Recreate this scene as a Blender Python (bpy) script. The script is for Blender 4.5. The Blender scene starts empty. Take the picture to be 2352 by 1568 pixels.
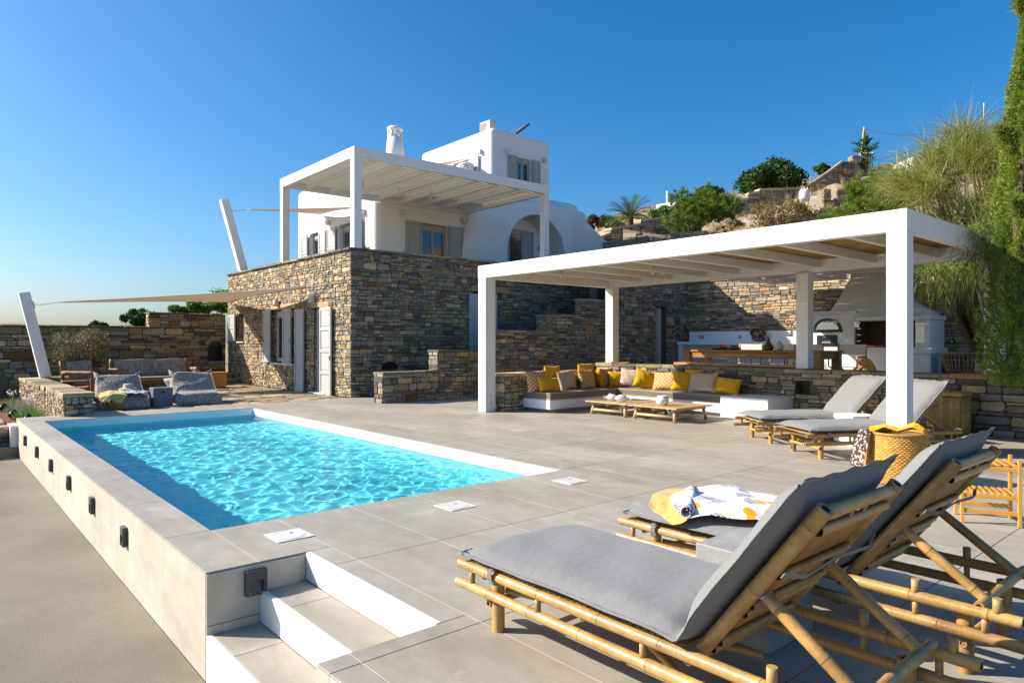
import bpy, bmesh, math, random
import numpy as np
from mathutils import Vector, Matrix
random.seed(7)
S = bpy.context.scene
col = S.collection
PI = math.pi
R = math.radians

# ---------------------------------------------------------------- camera, world, sun, exposure
H = 1.30
cam = bpy.data.cameras.new('camera'); camo = bpy.data.objects.new('camera', cam); col.objects.link(camo)
camo.location = (0, 0, H); camo.rotation_euler = (R(90), 0, R(-40.81))
cam.lens = 24.0; cam.sensor_width = 36; cam.clip_start = 0.05; cam.clip_end = 3000
S.camera = camo
SUN_EL, SUN_AZ = 31.0, 134.0        # azimuth counted from +X towards +Y
wd = bpy.data.worlds.new('World'); S.world = wd; wd.use_nodes = True
nt = wd.node_tree; nt.nodes.clear()
o_ = nt.nodes.new('ShaderNodeOutputWorld'); bg = nt.nodes.new('ShaderNodeBackground')
sk = nt.nodes.new('ShaderNodeTexSky'); sk.sky_type = 'NISHITA'; sk.sun_disc = False
sk.sun_elevation = R(SUN_EL); sk.sun_rotation = R(90 - SUN_AZ)
sk.altitude = 100; sk.air_density = 1.0; sk.dust_density = 1.9; sk.ozone_density = 6.0
hs = nt.nodes.new('ShaderNodeHueSaturation'); hs.inputs['Saturation'].default_value = 1.28; hs.inputs['Hue'].default_value = 0.495
tn = nt.nodes.new('ShaderNodeMix'); tn.data_type = 'RGBA'; tn.blend_type = 'MULTIPLY'; tn.inputs['Factor'].default_value = 1; tn.inputs['B'].default_value = (.94, .965, .98, 1)
nt.links.new(sk.outputs[0], hs.inputs['Color']); nt.links.new(hs.outputs[0], tn.inputs['A']); nt.links.new(tn.outputs['Result'], bg.inputs[0])
bg.inputs[1].default_value = 0.095; nt.links.new(bg.outputs[0], o_.inputs[0])
sl = bpy.data.lights.new('sun', 'SUN'); sl.energy = 4.7; sl.angle = R(0.53); sl.cycles.is_caustics_light = True; sl.color = (1.0, 0.92, 0.79)
so = bpy.data.objects.new('sun', sl); col.objects.link(so)
sd = Vector((math.cos(R(SUN_AZ)) * math.cos(R(SUN_EL)), math.sin(R(SUN_AZ)) * math.cos(R(SUN_EL)), math.sin(R(SUN_EL))))
so.rotation_euler = sd.to_track_quat('Z', 'Y').to_euler(); so.location = (0, 0, 30)
S.view_settings.view_transform = 'Standard'; S.view_settings.look = 'None'
S.view_settings.exposure = 0.94; S.view_settings.gamma = 1.0; S.view_settings.use_curve_mapping = False
S.cycles.max_bounces = 12; S.cycles.diffuse_bounces = 7; S.cycles.transparent_max_bounces = 24

# ---------------------------------------------------------------- helpers
A_ = R(49.19); FX, FY = math.cos(A_), math.sin(A_); RX, RY = FY, -FX
def at(px, py, t):
    """point seen at pixel (2352 x 1568 frame) at forward distance t"""
    u = (px - 1176) / 1568.; v = (783 - py) / 1568.
    return Vector(((FX + u * RX) * t, (FY + u * RY) * t, H + v * t))
def hill_t(px, py):
    u = (px - 1176) / 1568.; a = (783 - py) / 1568.
    return -4.874 / (a - .346 * (FX + u * RX))
def camdist(x, y): return x * FX + y * FY

OFF = {}
def tag(o, label=None, cat=None, group=None, kind=None):
    if label: o['label'] = label
    if cat: o['category'] = cat
    if group: o['group'] = group
    if kind: o['kind'] = kind
    return o
def thing(name, label, cat, loc=(0, 0, 0), rz=0.0, group=None, local=False):
    o = bpy.data.objects.new(name, None); col.objects.link(o)
    o.empty_display_size = .1
    o.location = loc; o.rotation_euler = (0, 0, rz)
    OFF[o.name] = Vector((0, 0, 0)) if local else Vector(loc)
    return tag(o, label, cat, group)
def copy_tree(o, parent=None):
    c = o.copy(); col.objects.link(c); OFF[c.name] = OFF.get(o.name, Vector((0, 0, 0)))
    if parent is not None: c.parent = parent
    for ch in o.children: copy_tree(ch, c)
    return c

class MB:
    def __init__(s): s.v = []; s.f = []; s.c = []; s.sm = []
    def add(s, vs, fs, c=None, sm=False):
        b = len(s.v); s.v += [tuple(p) for p in vs]
        for i, f in enumerate(fs):
            s.f.append(tuple(b + k for k in f))
            s.c.append(c[i] if isinstance(c, list) else c); s.sm.append(sm)
        return s
    def box(s, x0, y0, z0, x1, y1, z1, c=None, bev=0.0):
        if bev <= 0:
            vs = [(x0, y0, z0), (x1, y0, z0), (x1, y1, z0), (x0, y1, z0), (x0, y0, z1), (x1, y0, z1), (x1, y1, z1), (x0, y1, z1)]
            return s.add(vs, [(3, 2, 1, 0), (4, 5, 6, 7), (0, 1, 5, 4), (1, 2, 6, 5), (2, 3, 7, 6), (3, 0, 4, 7)], c)
        return s.bbox(Vector(((x0 + x1) / 2, (y0 + y1) / 2, (z0 + z1) / 2)), Vector((1, 0, 0)), Vector((0, 1, 0)), Vector((0, 0, 1)), abs(x1 - x0) / 2, abs(y1 - y0) / 2, abs(z1 - z0) / 2, bev, c)
    def bbox(s, ctr, ax, ay, az, hx, hy, hz, b=.004, c=None):
        """bevelled oriented box"""
        b = min(b, hx * .45, hy * .45, hz * .45)
        bm = bmesh.new(); bmesh.ops.create_cube(bm, size=2)
        for v in bm.verts: v.co = Vector((v.co.x * hx, v.co.y * hy, v.co.z * hz))
        if b > 0: bmesh.ops.bevel(bm, geom=bm.edges[:], offset=b, segments=1, affect='EDGES')
        bm.verts.index_update()
        s.add([ctr + ax * v.co.x + ay * v.co.y + az * v.co.z for v in bm.verts], [[v.index for v in f.verts] for f in bm.faces], c)
        bm.free(); return s
    def beam(s, p0, p1, w, h, up=Vector((0, 0, 1)), b=.004, c=None):
        p0 = Vector(p0); p1 = Vector(p1); d = (p1 - p0); L = d.length; d.normalize()
        sx = d.cross(up)
        if sx.length < 1e-4: sx = d.cross(Vector((0, 1, 0)))
        sx.normalize(); uz = sx.cross(d).normalized()
        return s.bbox((p0 + p1) / 2, d, sx, uz, L / 2, w / 2, h / 2, b, c)
    def tube(s, pts, rad, seg=8, c=None, cap=True, sm=True):
        pts = [Vector(p) for p in pts]; n = len(pts)
        if not isinstance(rad, (list, tuple)): rad = [rad] * n
        d0 = (pts[1] - pts[0]).normalized()
        a = d0.orthogonal().normalized()
        vs = []; prev = a
        for i in range(n):
            d = (pts[min(i + 1, n - 1)] - pts[max(i - 1, 0)])
            if d.length < 1e-9: d = d0
            d.normalize(); a = (prev - d * prev.dot(d))
            a = a.normalized() if a.length > 1e-6 else d.orthogonal().normalized()
            prev = a; b = d.cross(a)
            for k in range(seg):
                t = 2 * PI * k / seg
                vs.append(pts[i] + (a * math.cos(t) + b * math.sin(t)) * rad[i])
        fs = []; cs = []
        for i in range(n - 1):
            for k in range(seg):
                fs.append((i * seg + k, i * seg + (k + 1) % seg, (i + 1) * seg + (k + 1) % seg, (i + 1) * seg + k))
                cs.append(c[i] if isinstance(c, list) else c)
        s.add(vs, fs, cs, sm)
        if cap:
            c0 = c[0] if isinstance(c, list) else c
            b0 = len(s.v) - len(vs)
            s.f.append(tuple(b0 + k for k in range(seg - 1, -1, -1))); s.c.append(c0); s.sm.append(False)
            s.f.append(tuple(b0 + (n - 1) * seg + k for k in range(seg))); s.c.append(c0); s.sm.append(False)
        return s
    def lathe(s, prof, ctr=(0, 0, 0), seg=24, c=None, sm=True):
        cx, cy, cz = ctr; vs = []; fs = []
        for r, z in prof:
            for k in range(seg):
                t = 2 * PI * k / seg; vs.append((cx + r * math.cos(t), cy + r * math.sin(t), cz + z))
        for i in range(len(prof) - 1):
            for k in range(seg):
                fs.append((i * seg + k, i * seg + (k + 1) % seg, (i + 1) * seg + (k + 1) % seg, (i + 1) * seg + k))
        return s.add(vs, fs, c, sm)
    def build(s, name, mat, parent=None, kind=None, label=None, loc=None):
        off = OFF[parent.name] if parent is not None else (Vector(loc) if loc is not None else Vector((0, 0, 0)))
        me = bpy.data.meshes.new(name)
        va = np.array(s.v, dtype=np.float64).reshape(-1, 3) - np.array(off)
        me.from_pydata(va.tolist(), [], s.f)
        if any(c is not None for c in s.c):
            at_ = me.attributes.new('tint', 'FLOAT_COLOR', 'FACE')
            arr = np.array([(*c, 1.0) if c is not None else (.3, .3, .3, 1.0) for c in s.c], dtype=np.float32)
            at_.data.foreach_set('color', arr.ravel())
        if any(s.sm): me.polygons.foreach_set('use_smooth', s.sm)
        me.materials.append(mat)
        o = bpy.data.objects.new(name, me); col.objects.link(o)
        if parent is not None: o.parent = parent
        else: o.location = off
        OFF[o.name] = off
        if kind: o['kind'] = kind
        if label: o['label'] = label
        return o
def fastmesh(name, V, F, mat, parent=None, cols=None, smooth=False, loc=None):
    """V (n,3), F (m,k) arrays"""
    off = OFF[parent.name] if parent is not None else (Vector(loc) if loc is not None else Vector((0, 0, 0)))
    V = np.asarray(V, dtype=np.float32) - np.array(off, dtype=np.float32); F = np.asarray(F, dtype=np.int32); m, k = F.shape
    me = bpy.data.meshes.new(name)
    me.vertices.add(len(V)); me.vertices.foreach_set('co', V.ravel())
    me.loops.add(m * k); me.loops.foreach_set('vertex_index', F.ravel())
    me.polygons.add(m); me.polygons.foreach_set('loop_start', np.arange(0, m * k, k, dtype=np.int32))
    me.polygons.foreach_set('loop_total', np.full(m, k, dtype=np.int32))
    if smooth: me.polygons.foreach_set('use_smooth', np.ones(m, dtype=bool))
    if cols is not None:
        a = me.attributes.new('tint', 'FLOAT_COLOR', 'FACE')
        c4 = np.ones((m, 4), dtype=np.float32); c4[:, :3] = cols; a.data.foreach_set('color', c4.ravel())
    me.update(); me.validate(); me.materials.append(mat)
    o = bpy.data.objects.new(name, me); col.objects.link(o)
    if parent is not None: o.parent = parent
    else: o.location = off
    OFF[o.name] = off
    return o

# ---------------------------------------------------------------- materials
def newmat(name):
    m = bpy.data.materials.new(name); m.use_nodes = True
    n = m.node_tree; return m, n, n.nodes['Principled BSDF']
def mat(name, base, rough=.6, noise=.0, nscale=8, bump=0.0, bscale=60, attr=False, spec=.4, metal=0.0, sheen=0, dark=None, nscale2=None, stretch=None, detail=6, smudge=None):
    m, n, p = newmat(name); L = n.links.new
    p.inputs['Roughness'].default_value = rough; p.inputs['Metallic'].default_value = metal
    p.inputs['Specular IOR Level'].default_value = spec
    if sheen: p.inputs['Sheen Weight'].default_value = sheen
    tc = n.nodes.new('ShaderNodeTexCoord'); mp = n.nodes.new('ShaderNodeMapping'); L(tc.outputs['Object'], mp.inputs[0])
    if stretch: mp.inputs['Scale'].default_value = stretch
    if attr:
        a = n.nodes.new('ShaderNodeAttribute'); a.attribute_name = 'tint'; src = a.outputs['Color']
    else:
        r = n.nodes.new('ShaderNodeRGB'); r.outputs[0].default_value = (*base, 1); src = r.outputs[0]
    def layer(src, sc, amt, dk):
        nz = n.nodes.new('ShaderNodeTexNoise'); nz.inputs['Scale'].default_value = sc; nz.inputs['Detail'].default_value = detail
        nz.inputs['Roughness'].default_value = .6
        L(mp.outputs[0], nz.inputs['Vector'])
        mr = n.nodes.new('ShaderNodeMapRange'); mr.inputs[1].default_value = .36; mr.inputs[2].default_value = .68
        mr.inputs[3].default_value = 0; mr.inputs[4].default_value = amt; L(nz.outputs[0], mr.inputs[0])
        mx = n.nodes.new('ShaderNodeMix'); mx.data_type = 'RGBA'; mx.blend_type = 'MIX' if dk else 'MULTIPLY'
        L(mr.outputs[0], mx.inputs['Factor']); L(src, mx.inputs['A'])
        mx.inputs['B'].default_value = (*(dk or (.35, .33, .3)), 1)
        return mx.outputs['Result']
    if noise:
        src = layer(src, nscale, noise, dark)
        if nscale2: src = layer(src, nscale2, noise * .6, None)
    if smudge:   # pale lime smears and splash marks
        nz = n.nodes.new('ShaderNodeTexNoise'); nz.inputs['Scale'].default_value = smudge[0]; nz.inputs['Detail'].default_value = 12; nz.inputs['Roughness'].default_value = .75; nz.inputs['Distortion'].default_value = .6
        L(tc.outputs['Object'], nz.inputs['Vector']); mr = n.nodes.new('ShaderNodeMapRange'); mr.inputs[1].default_value = .58; mr.inputs[2].default_value = .72; mr.inputs[3].default_value = 0; mr.inputs[4].default_value = smudge[1]; L(nz.outputs[0], mr.inputs[0])
        mx = n.nodes.new('ShaderNodeMix'); mx.data_type = 'RGBA'; L(mr.outputs[0], mx.inputs['Factor']); L(src, mx.inputs['A']); mx.inputs['B'].default_value = (*smudge[2], 1); src = mx.outputs['Result']
    L(src, p.inputs['Base Color'])
    if bump:
        nz = n.nodes.new('ShaderNodeTexNoise'); nz.inputs['Scale'].default_value = bscale; nz.inputs['Detail'].default_value = 5
        L(mp.outputs[0], nz.inputs['Vector'])
        b = n.nodes.new('ShaderNodeBump'); b.inputs['Strength'].default_value = bump; b.inputs['Distance'].default_value = .02
        L(nz.outputs[0], b.inputs['Height']); L(b.outputs[0], p.inputs['Normal'])
    return m
M = {}
M['stone'] = mat('stone', None, .85, .55, 14, .6, 45, attr=True, spec=.25, nscale2=70)
M['mortar'] = mat('mortar', (.10, .085, .065), .95, .4, 20, .5, 60)
M['mortar_tan'] = mat('mortar_tan', (.27, .22, .16), .95, .4, 20, .5, 60)
M['tile'] = mat('tile', None, .55, .42, 1.3, .06, 40, attr=True, spec=.35, nscale2=9, stretch=(1, .45, 1), detail=9, smudge=(2.2, .75, (.58, .54, .47)))
M['grout'] = mat('grout', (.36, .32, .26), .9)
M['cement'] = mat('cement', (.30, .26, .20), .9, .5, .7, .55, 220, nscale2=160, detail=9, smudge=(1.1, .35, (.42, .38, .31)))
M['plaster'] = mat('plaster', (.80, .80, .78), .75, .08, 3, .25, 5, spec=.25)
M['white_paint'] = mat('white_paint', (.80, .79, .76), .5, .10, 12, .08, 90, spec=.3, stretch=(1, 1, .15))
M['marble'] = mat('marble', (.78, .76, .71), .45, .10, 6, .05, 80, nscale2=30)
M['pool_liner'] = mat('pool_liner', (.17, .82, .92), .4, .05, 3)
M['pool_white'] = mat('pool_white', (.82, .84, .82), .4)
M['shutter_grey'] = mat('shutter_grey', (.46, .46, .45), .45, .05, 20)
M['frame_grey'] = mat('frame_grey', (.36, .35, .34), .45)
M['door_blue'] = mat('door_blue', (.38, .42, .47), .5, .05, 10)
M['metal'] = mat('metal', (.35, .35, .36), .35, metal=.9)
M['dark_metal'] = mat('dark_metal', (.055, .058, .062), .45, spec=.4)
M['lamp_white'] = mat('lamp_white', (.62, .58, .50), .5)
M['bamboo'] = mat('bamboo', None, .36, .55, 7, .10, 70, attr=True, spec=.5, nscale2=45)
M['slat'] = mat('slat', None, .5, .4, 14, .2, 120, attr=True)
M['rattan'] = mat('rattan', (.38, .20, .07), .5, .3, 40)
M['straw'] = mat('straw', None, .6, .4, 30, .3, 150, attr=True)
M['reed'] = mat('reed', None, .6, .4, 10, .2, 80, attr=True)
M['wood'] = mat('wood', (.40, .18, .04), .45, .5, 9, .15, 60, stretch=(1, .12, 1), detail=8)
M['wood_pale'] = mat('wood_pale', (.56, .38, .20), .5, .3, 9, .12, 60, stretch=(.15, 1, 1))
M['wood_bright'] = mat('wood_bright', (.62, .30, .05), .42, .25, 9, .05, 60, stretch=(1, 1, .15))
M['driftwood'] = mat('driftwood', (.28, .13, .055), .65, .5, 12, .3, 50)
M['pot_white'] = mat('pot_white', (.66, .64, .60), .3)
M['terracotta'] = mat('terracotta', (.15, .045, .025), .5)
M['concrete'] = mat('concrete', (.36, .355, .34), .7, .4, 4, .1, 60, nscale2=22)
M['concrete_dark'] = mat('concrete_dark', (.17, .19, .22), .6, .5, 6, .1, 60, nscale2=30)
M['sail'] = mat('sail', (.72, .65, .56), .8, .08, 3)
M['rope'] = mat('rope', (.42, .40, .36), .8)
M['black'] = mat('black', (.012, .012, .013), .35)
M['red'] = mat('red', (.40, .012, .012), .5)
M['brick_dark'] = mat('brick_dark', (.17, .095, .05), .8, .5, 14)
M['steel'] = mat('steel', (.45, .47, .46), .25, metal=.8)
M['soil'] = mat('soil', (.24, .085, .03), .95, .7, 18, 1.0, 60)
M['rock_ground'] = mat('rock_ground', (.46, .37, .26), .95, .75, .8, 1.0, 5, nscale2=6, dark=(.25, .19, .12), smudge=(3.5, .6, (.52, .47, .38)))
M['dry_grass'] = mat('dry_grass', None, .9, attr=True)
M['foliage'] = mat('foliage', None, .55, attr=True, spec=.3)
M['bark'] = mat('bark', (.13, .085, .05), .9, .5, 20, .6, 40)
M['cone'] = mat('cone', (.22, .14, .08), .8, .5, 60, .6, 80)
M['citrus'] = mat('citrus', None, .5, attr=True)
M['pale_wall'] = mat('pale_wall', (.52, .42, .29), .9, .5, 3, .5, 12)
M['field'] = mat('field', (.42, .30, .14), .95, .6, .5, .6, 8, nscale2=6)
# translucent-ish leaves
for k in ('foliage', 'dry_grass'):
    n = M[k].node_tree; p = n.nodes['Principled BSDF']; out = n.nodes['Material Output']
    tr = n.nodes.new('ShaderNodeBsdfTranslucent'); mx = n.nodes.new('ShaderNodeMixShader'); mx.inputs[0].default_value = .30
    a = [q for q in n.nodes if q.type == 'ATTRIBUTE'][0]
    n.links.new(a.outputs['Color'], tr.inputs['Color']); n.links.new(p.outputs[0], mx.inputs[1]); n.links.new(tr.outputs[0], mx.inputs[2]); n.links.new(mx.outputs[0], out.inputs[0])
# sail cloth lets light through
n = M['sail'].node_tree; p = n.nodes['Principled BSDF']; out = n.nodes['Material Output']
tr = n.nodes.new('ShaderNodeBsdfTranslucent'); tr.inputs[0].default_value = (.74, .64, .52, 1); mx = n.nodes.new('ShaderNodeMixShader'); mx.inputs[0].default_value = .45
n.links.new(p.outputs[0], mx.inputs[1]); n.links.new(tr.outputs[0], mx.inputs[2]); n.links.new(mx.outputs[0], out.inputs[0])
m, n, p = newmat('roof_sheet'); tr = n.nodes.new('ShaderNodeBsdfTranslucent'); tr.inputs[0].default_value = (.80, .76, .68, 1); n.links.new(tr.outputs[0], n.nodes['Material Output'].inputs[0]); M['roof_sheet'] = m
# glass
m, n, p = newmat('glass'); p.inputs['Base Color'].default_value = (.02, .035, .05, 1); p.inputs['Roughness'].default_value = .04
p.inputs['Specular IOR Level'].default_value = .9; M['glass'] = m
m, n, p = newmat('clear_glass'); p.inputs['Base Color'].default_value = (.9, .95, .93, 1); p.inputs['Transmission Weight'].default_value = 1; p.inputs['Roughness'].default_value = .05; M['clear_glass'] = m
# fabric with fine weave
def fabric(name, base, wrink=.25, weave=900, sheen=.15, streak=None):
    m, n, p = newmat(name); L = n.links.new
    p.inputs['Roughness'].default_value = .9; p.inputs['Specular IOR Level'].default_value = .15; p.inputs['Sheen Weight'].default_value = sheen
    tc = n.nodes.new('ShaderNodeTexCoord')
    nz = n.nodes.new('ShaderNodeTexNoise'); nz.inputs['Scale'].default_value = 220; L(tc.outputs['Object'], nz.inputs['Vector'])
    if streak:
        mp = n.nodes.new('ShaderNodeMapping'); mp.inputs['Scale'].default_value = streak; L(tc.outputs['Object'], mp.inputs[0]); L(mp.outputs[0], nz.inputs['Vector']); nz.inputs['Scale'].default_value = 30
    mr = n.nodes.new('ShaderNodeMapRange'); mr.inputs[1].default_value = .3; mr.inputs[2].default_value = .7; mr.inputs[3].default_value = .90 if not streak else .55; mr.inputs[4].default_value = 1.08 if not streak else 1.3
    L(nz.outputs[0], mr.inputs[0])
    vm = n.nodes.new('ShaderNodeVectorMath'); vm.operation = 'SCALE'; vm.inputs[0].default_value = base; L(mr.outputs[0], vm.inputs['Scale'])
    L(vm.outputs[0], p.inputs['Base Color'])
    n2 = n.nodes.new('ShaderNodeTexNoise'); n2.inputs['Scale'].default_value = 17; n2.inputs['Detail'].default_value = 3; L(tc.outputs['Object'], n2.inputs['Vector'])
    b = n.nodes.new('ShaderNodeBump'); b.inputs['Strength'].default_value = wrink; b.inputs['Distance'].default_value = .03; L(n2.outputs[0], b.inputs['Height'])
    b2 = n.nodes.new('ShaderNodeBump'); b2.inputs['Strength'].default_value = .25; b2.inputs['Distance'].default_value = .002; L(nz.outputs[0], b2.inputs['Height']); L(b.outputs[0], b2.inputs['Normal'])
    L(b2.outputs[0], p.inputs['Normal']); return m
M['mattress'] = fabric('mattress', (.195, .195, .192), .2)
M['bench_cushion'] = fabric('bench_cushion', (.155, .15, .152), .12)
M['mustard'] = fabric('mustard', (.62, .33, .008), .3)
M['orange'] = fabric('orange', (.60, .22, .01), .3)
M['yellow_towel'] = fabric('yellow_towel', (.80, .40, .01), .6)
M['throw'] = fabric('throw', (.55, .42, .16), .6)
M['throw_mustard'] = fabric('throw_mustard', (.40, .25, .02), .6)
M['peach'] = fabric('peach', (.72, .36, .11), .6)
M['denim_grey'] = fabric('denim_grey', (.31, .27, .23), .45, streak=(1, 1, .12))
M['canvas'] = fabric('canvas', (.62, .56, .47), .2)
M['taupe'] = fabric('taupe', (.25, .20, .155), .3)
M['hat'] = fabric('hat', (.52, .42, .27), .1)
M['pale_blue_towel'] = fabric('pale_blue_towel', (.50, .53, .60), .7)
M['yellow_trim'] = mat('yellow_trim', (.62, .34, .01), .7)

def math_node(n, op, a, b=None, c=None):
    q = n.nodes.new('ShaderNodeMath'); q.operation = op
    for i, x in enumerate((a, b, c)):
        if x is None: continue
        if isinstance(x, (int, float)): q.inputs[i].default_value = x
        else: n.links.new(x, q.inputs[i])
    return q.outputs[0]
def pattern(name, kind, ca, cb):
    m, n, p = newmat(name); L = n.links.new; p.inputs['Roughness'].default_value = .9; p.inputs['Specular IOR Level'].default_value = .15
    tc = n.nodes.new('ShaderNodeTexCoord'); sp = n.nodes.new('ShaderNodeSeparateXYZ'); L(tc.outputs['Object'], sp.inputs[0])
    x, z = sp.outputs[0], sp.outputs[2]
    nz = n.nodes.new('ShaderNodeTexNoise'); nz.inputs['Scale'].default_value = 22; L(tc.outputs['Object'], nz.inputs['Vector'])
    w = math_node(n, 'MULTIPLY', nz.outputs[0], .02)
    if kind == 'chevron':
        tri = math_node(n, 'PINGPONG', math_node(n, 'ADD', x, w), .043)
        s = math_node(n, 'ADD', math_node(n, 'MULTIPLY', tri, 1.7), z)
        f = math_node(n, 'PINGPONG', math_node(n, 'ADD', s, w), .036)
        k = math_node(n, 'GREATER_THAN', f, .0255)
    else:
        a = math_node(n, 'PINGPONG', x, .032); b = math_node(n, 'PINGPONG', z, .040)
        s = math_node(n, 'ADD', math_node(n, 'MULTIPLY', a, 1.25), b)
        f = math_node(n, 'PINGPONG', s, .0115)
        k = math_node(n, 'GREATER_THAN', f, .0055)
    mx = n.nodes.new('ShaderNodeMix'); mx.data_type = 'RGBA'; L(k, mx.inputs['Factor'])
    mx.inputs['A'].default_value = (*ca, 1); mx.inputs['B'].default_value = (*cb, 1); L(mx.outputs['Result'], p.inputs['Base Color'])
    n2 = n.nodes.new('ShaderNodeTexNoise'); n2.inputs['Scale'].default_value = 17; L(tc.outputs['Object'], n2.inputs['Vector'])
    b = n.nodes.new('ShaderNodeBump'); b.inputs['Strength'].default_value = .3; b.inputs['Distance'].default_value = .03; L(n2.outputs[0], b.inputs['Height']); L(b.outputs[0], p.inputs['Normal'])
    return m
M['chevron'] = pattern('chevron', 'chevron', (.46, .20, .02), (.70, .62, .48))
M['diamond'] = pattern('diamond', 'diamond', (.24, .12, .07), (.66, .56, .43))
# printed beach towel
m, n, p = newmat('printed_towel'); L = n.links.new; p.inputs['Roughness'].default_value = .95; p.inputs['Specular IOR Level'].default_value = .1
tc = n.nodes.new('ShaderNodeTexCoord')
vo = n.nodes.new('ShaderNodeTexVoronoi'); vo.inputs['Scale'].default_value = 11; nz = n.nodes.new('ShaderNodeTexNoise'); nz.inputs['Scale'].default_value = 14; nz.inputs['Detail'].default_value = 3
L(tc.outputs['Object'], nz.inputs['Vector'])
mv = n.nodes.new('ShaderNodeMix'); mv.data_type = 'VECTOR'; mv.inputs['Factor'].default_value = .12; L(tc.outputs['Object'], mv.inputs['A']); L(nz.outputs['Color'], mv.inputs['B']); L(mv.outputs['Result'], vo.inputs['Vector'])
wv = n.nodes.new('ShaderNodeTexWave'); wv.inputs['Scale'].default_value = 34; wv.inputs['Distortion'].default_value = 9; wv.inputs['Detail'].default_value = 1; L(tc.outputs['Object'], wv.inputs['Vector'])
sp = n.nodes.new('ShaderNodeSeparateColor'); L(vo.outputs['Color'], sp.inputs[0])
near = math_node(n, 'LESS_THAN', vo.outputs['Distance'], .50)
leaf = math_node(n, 'MULTIPLY', near, math_node(n, 'GREATER_THAN', wv.outputs[0], .42))
navy = math_node(n, 'MULTIPLY', leaf, math_node(n, 'GREATER_THAN', sp.outputs[0], .52))
orng = math_node(n, 'MULTIPLY', near, math_node(n, 'LESS_THAN', sp.outputs[0], .12))
gold = math_node(n, 'MULTIPLY', leaf, math_node(n, 'LESS_THAN', sp.outputs[1], .35))
src = None
def mixc(f, a, b):
    q = n.nodes.new('ShaderNodeMix'); q.data_type = 'RGBA'; L(f, q.inputs['Factor'])
    if isinstance(a, tuple): q.inputs['A'].default_value = a
    else: L(a, q.inputs['A'])
    q.inputs['B'].default_value = b; return q.outputs['Result']
src = mixc(gold, (.80, .78, .82, 1), (.62, .45, .12, 1)); src = mixc(orng, src, (.85, .33, .02, 1)); src = mixc(navy, src, (.035, .03, .09, 1))
L(src, p.inputs['Base Color']); M['printed_towel'] = m
b = n.nodes.new('ShaderNodeBump'); b.inputs['Strength'].default_value = .5; b.inputs['Distance'].default_value = .02; L(nz.outputs[0], b.inputs['Height']); L(b.outputs[0], p.inputs['Normal'])
# patterned scarf
m, n, p = newmat('scarf'); L = n.links.new; p.inputs['Roughness'].default_value = .9
tc = n.nodes.new('ShaderNodeTexCoord'); vo = n.nodes.new('ShaderNodeTexVoronoi'); vo.inputs['Scale'].default_value = 38; L(tc.outputs['Object'], vo.inputs['Vector'])
k = math_node(n, 'GREATER_THAN', vo.outputs['Distance'], .42)
L(mixc(k, (.50, .36, .27, 1), (.05, .03, .04, 1)), p.inputs['Base Color']); M['scarf'] = m
# water: clear refracting surface, the ripples are in its mesh
m, n, p = newmat('water'); n.nodes.remove(p)
rf_ = n.nodes.new('ShaderNodeBsdfRefraction'); rf_.inputs['IOR'].default_value = 1.33; rf_.inputs['Roughness'].default_value = 0; rf_.inputs['Color'].default_value = (.95, 1, 1, 1)
gl = n.nodes.new('ShaderNodeBsdfGlossy'); gl.inputs['Roughness'].default_value = .02; fr = n.nodes.new('ShaderNodeFresnel'); fr.inputs['IOR'].default_value = 1.33
mx = n.nodes.new('ShaderNodeMixShader'); n.links.new(math_node(n, 'MULTIPLY', fr.outputs[0], .40), mx.inputs[0]); n.links.new(rf_.outputs[0], mx.inputs[1]); n.links.new(gl.outputs[0], mx.inputs[2])
n.links.new(mx.outputs[0], n.nodes['Material Output'].inputs[0]); M['water'] = m

# ---------------------------------------------------------------- stonework
PAL = [((.172, .162, .145), 'g'), ((.245, .225, .185), 'g'), ((.33, .295, .235), 'g'), ((.105, .10, .092), 'd'), ((.37, .285, .175), 't'), ((.47, .385, .26), 'c'),
       ((.33, .205, .095), 'o'), ((.19, .095, .05), 'r'), ((.215, .195, .12), 'v'), ((.20, .19, .175), 'g')]
W_HOUSE = [2, 4, 6, .5, 6, 5, .6, .2, 1.5, 3]
W_GREY = [5, 6, 2.5, 3, 2.2, .5, .8, .6, 2, 4]
W_BROWN = [1.5, 3, 1.5, 1.5, 4, .8, 1.6, 1, 2, 1.5]
W_PALE = [1, 3, 4, .3, 5, 5, 1, .2, 1, 1]
def stone_col(w):
    c = random.choices(PAL, w)[0][0]; k = random.uniform(.87, 1.15)
    return tuple(min(.75, x * k * random.uniform(.97, 1.03) * g) for x, g in zip(c, (1.40, 1.31, 1.17)))
Z_ = Vector((0, 0, 1))
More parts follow.
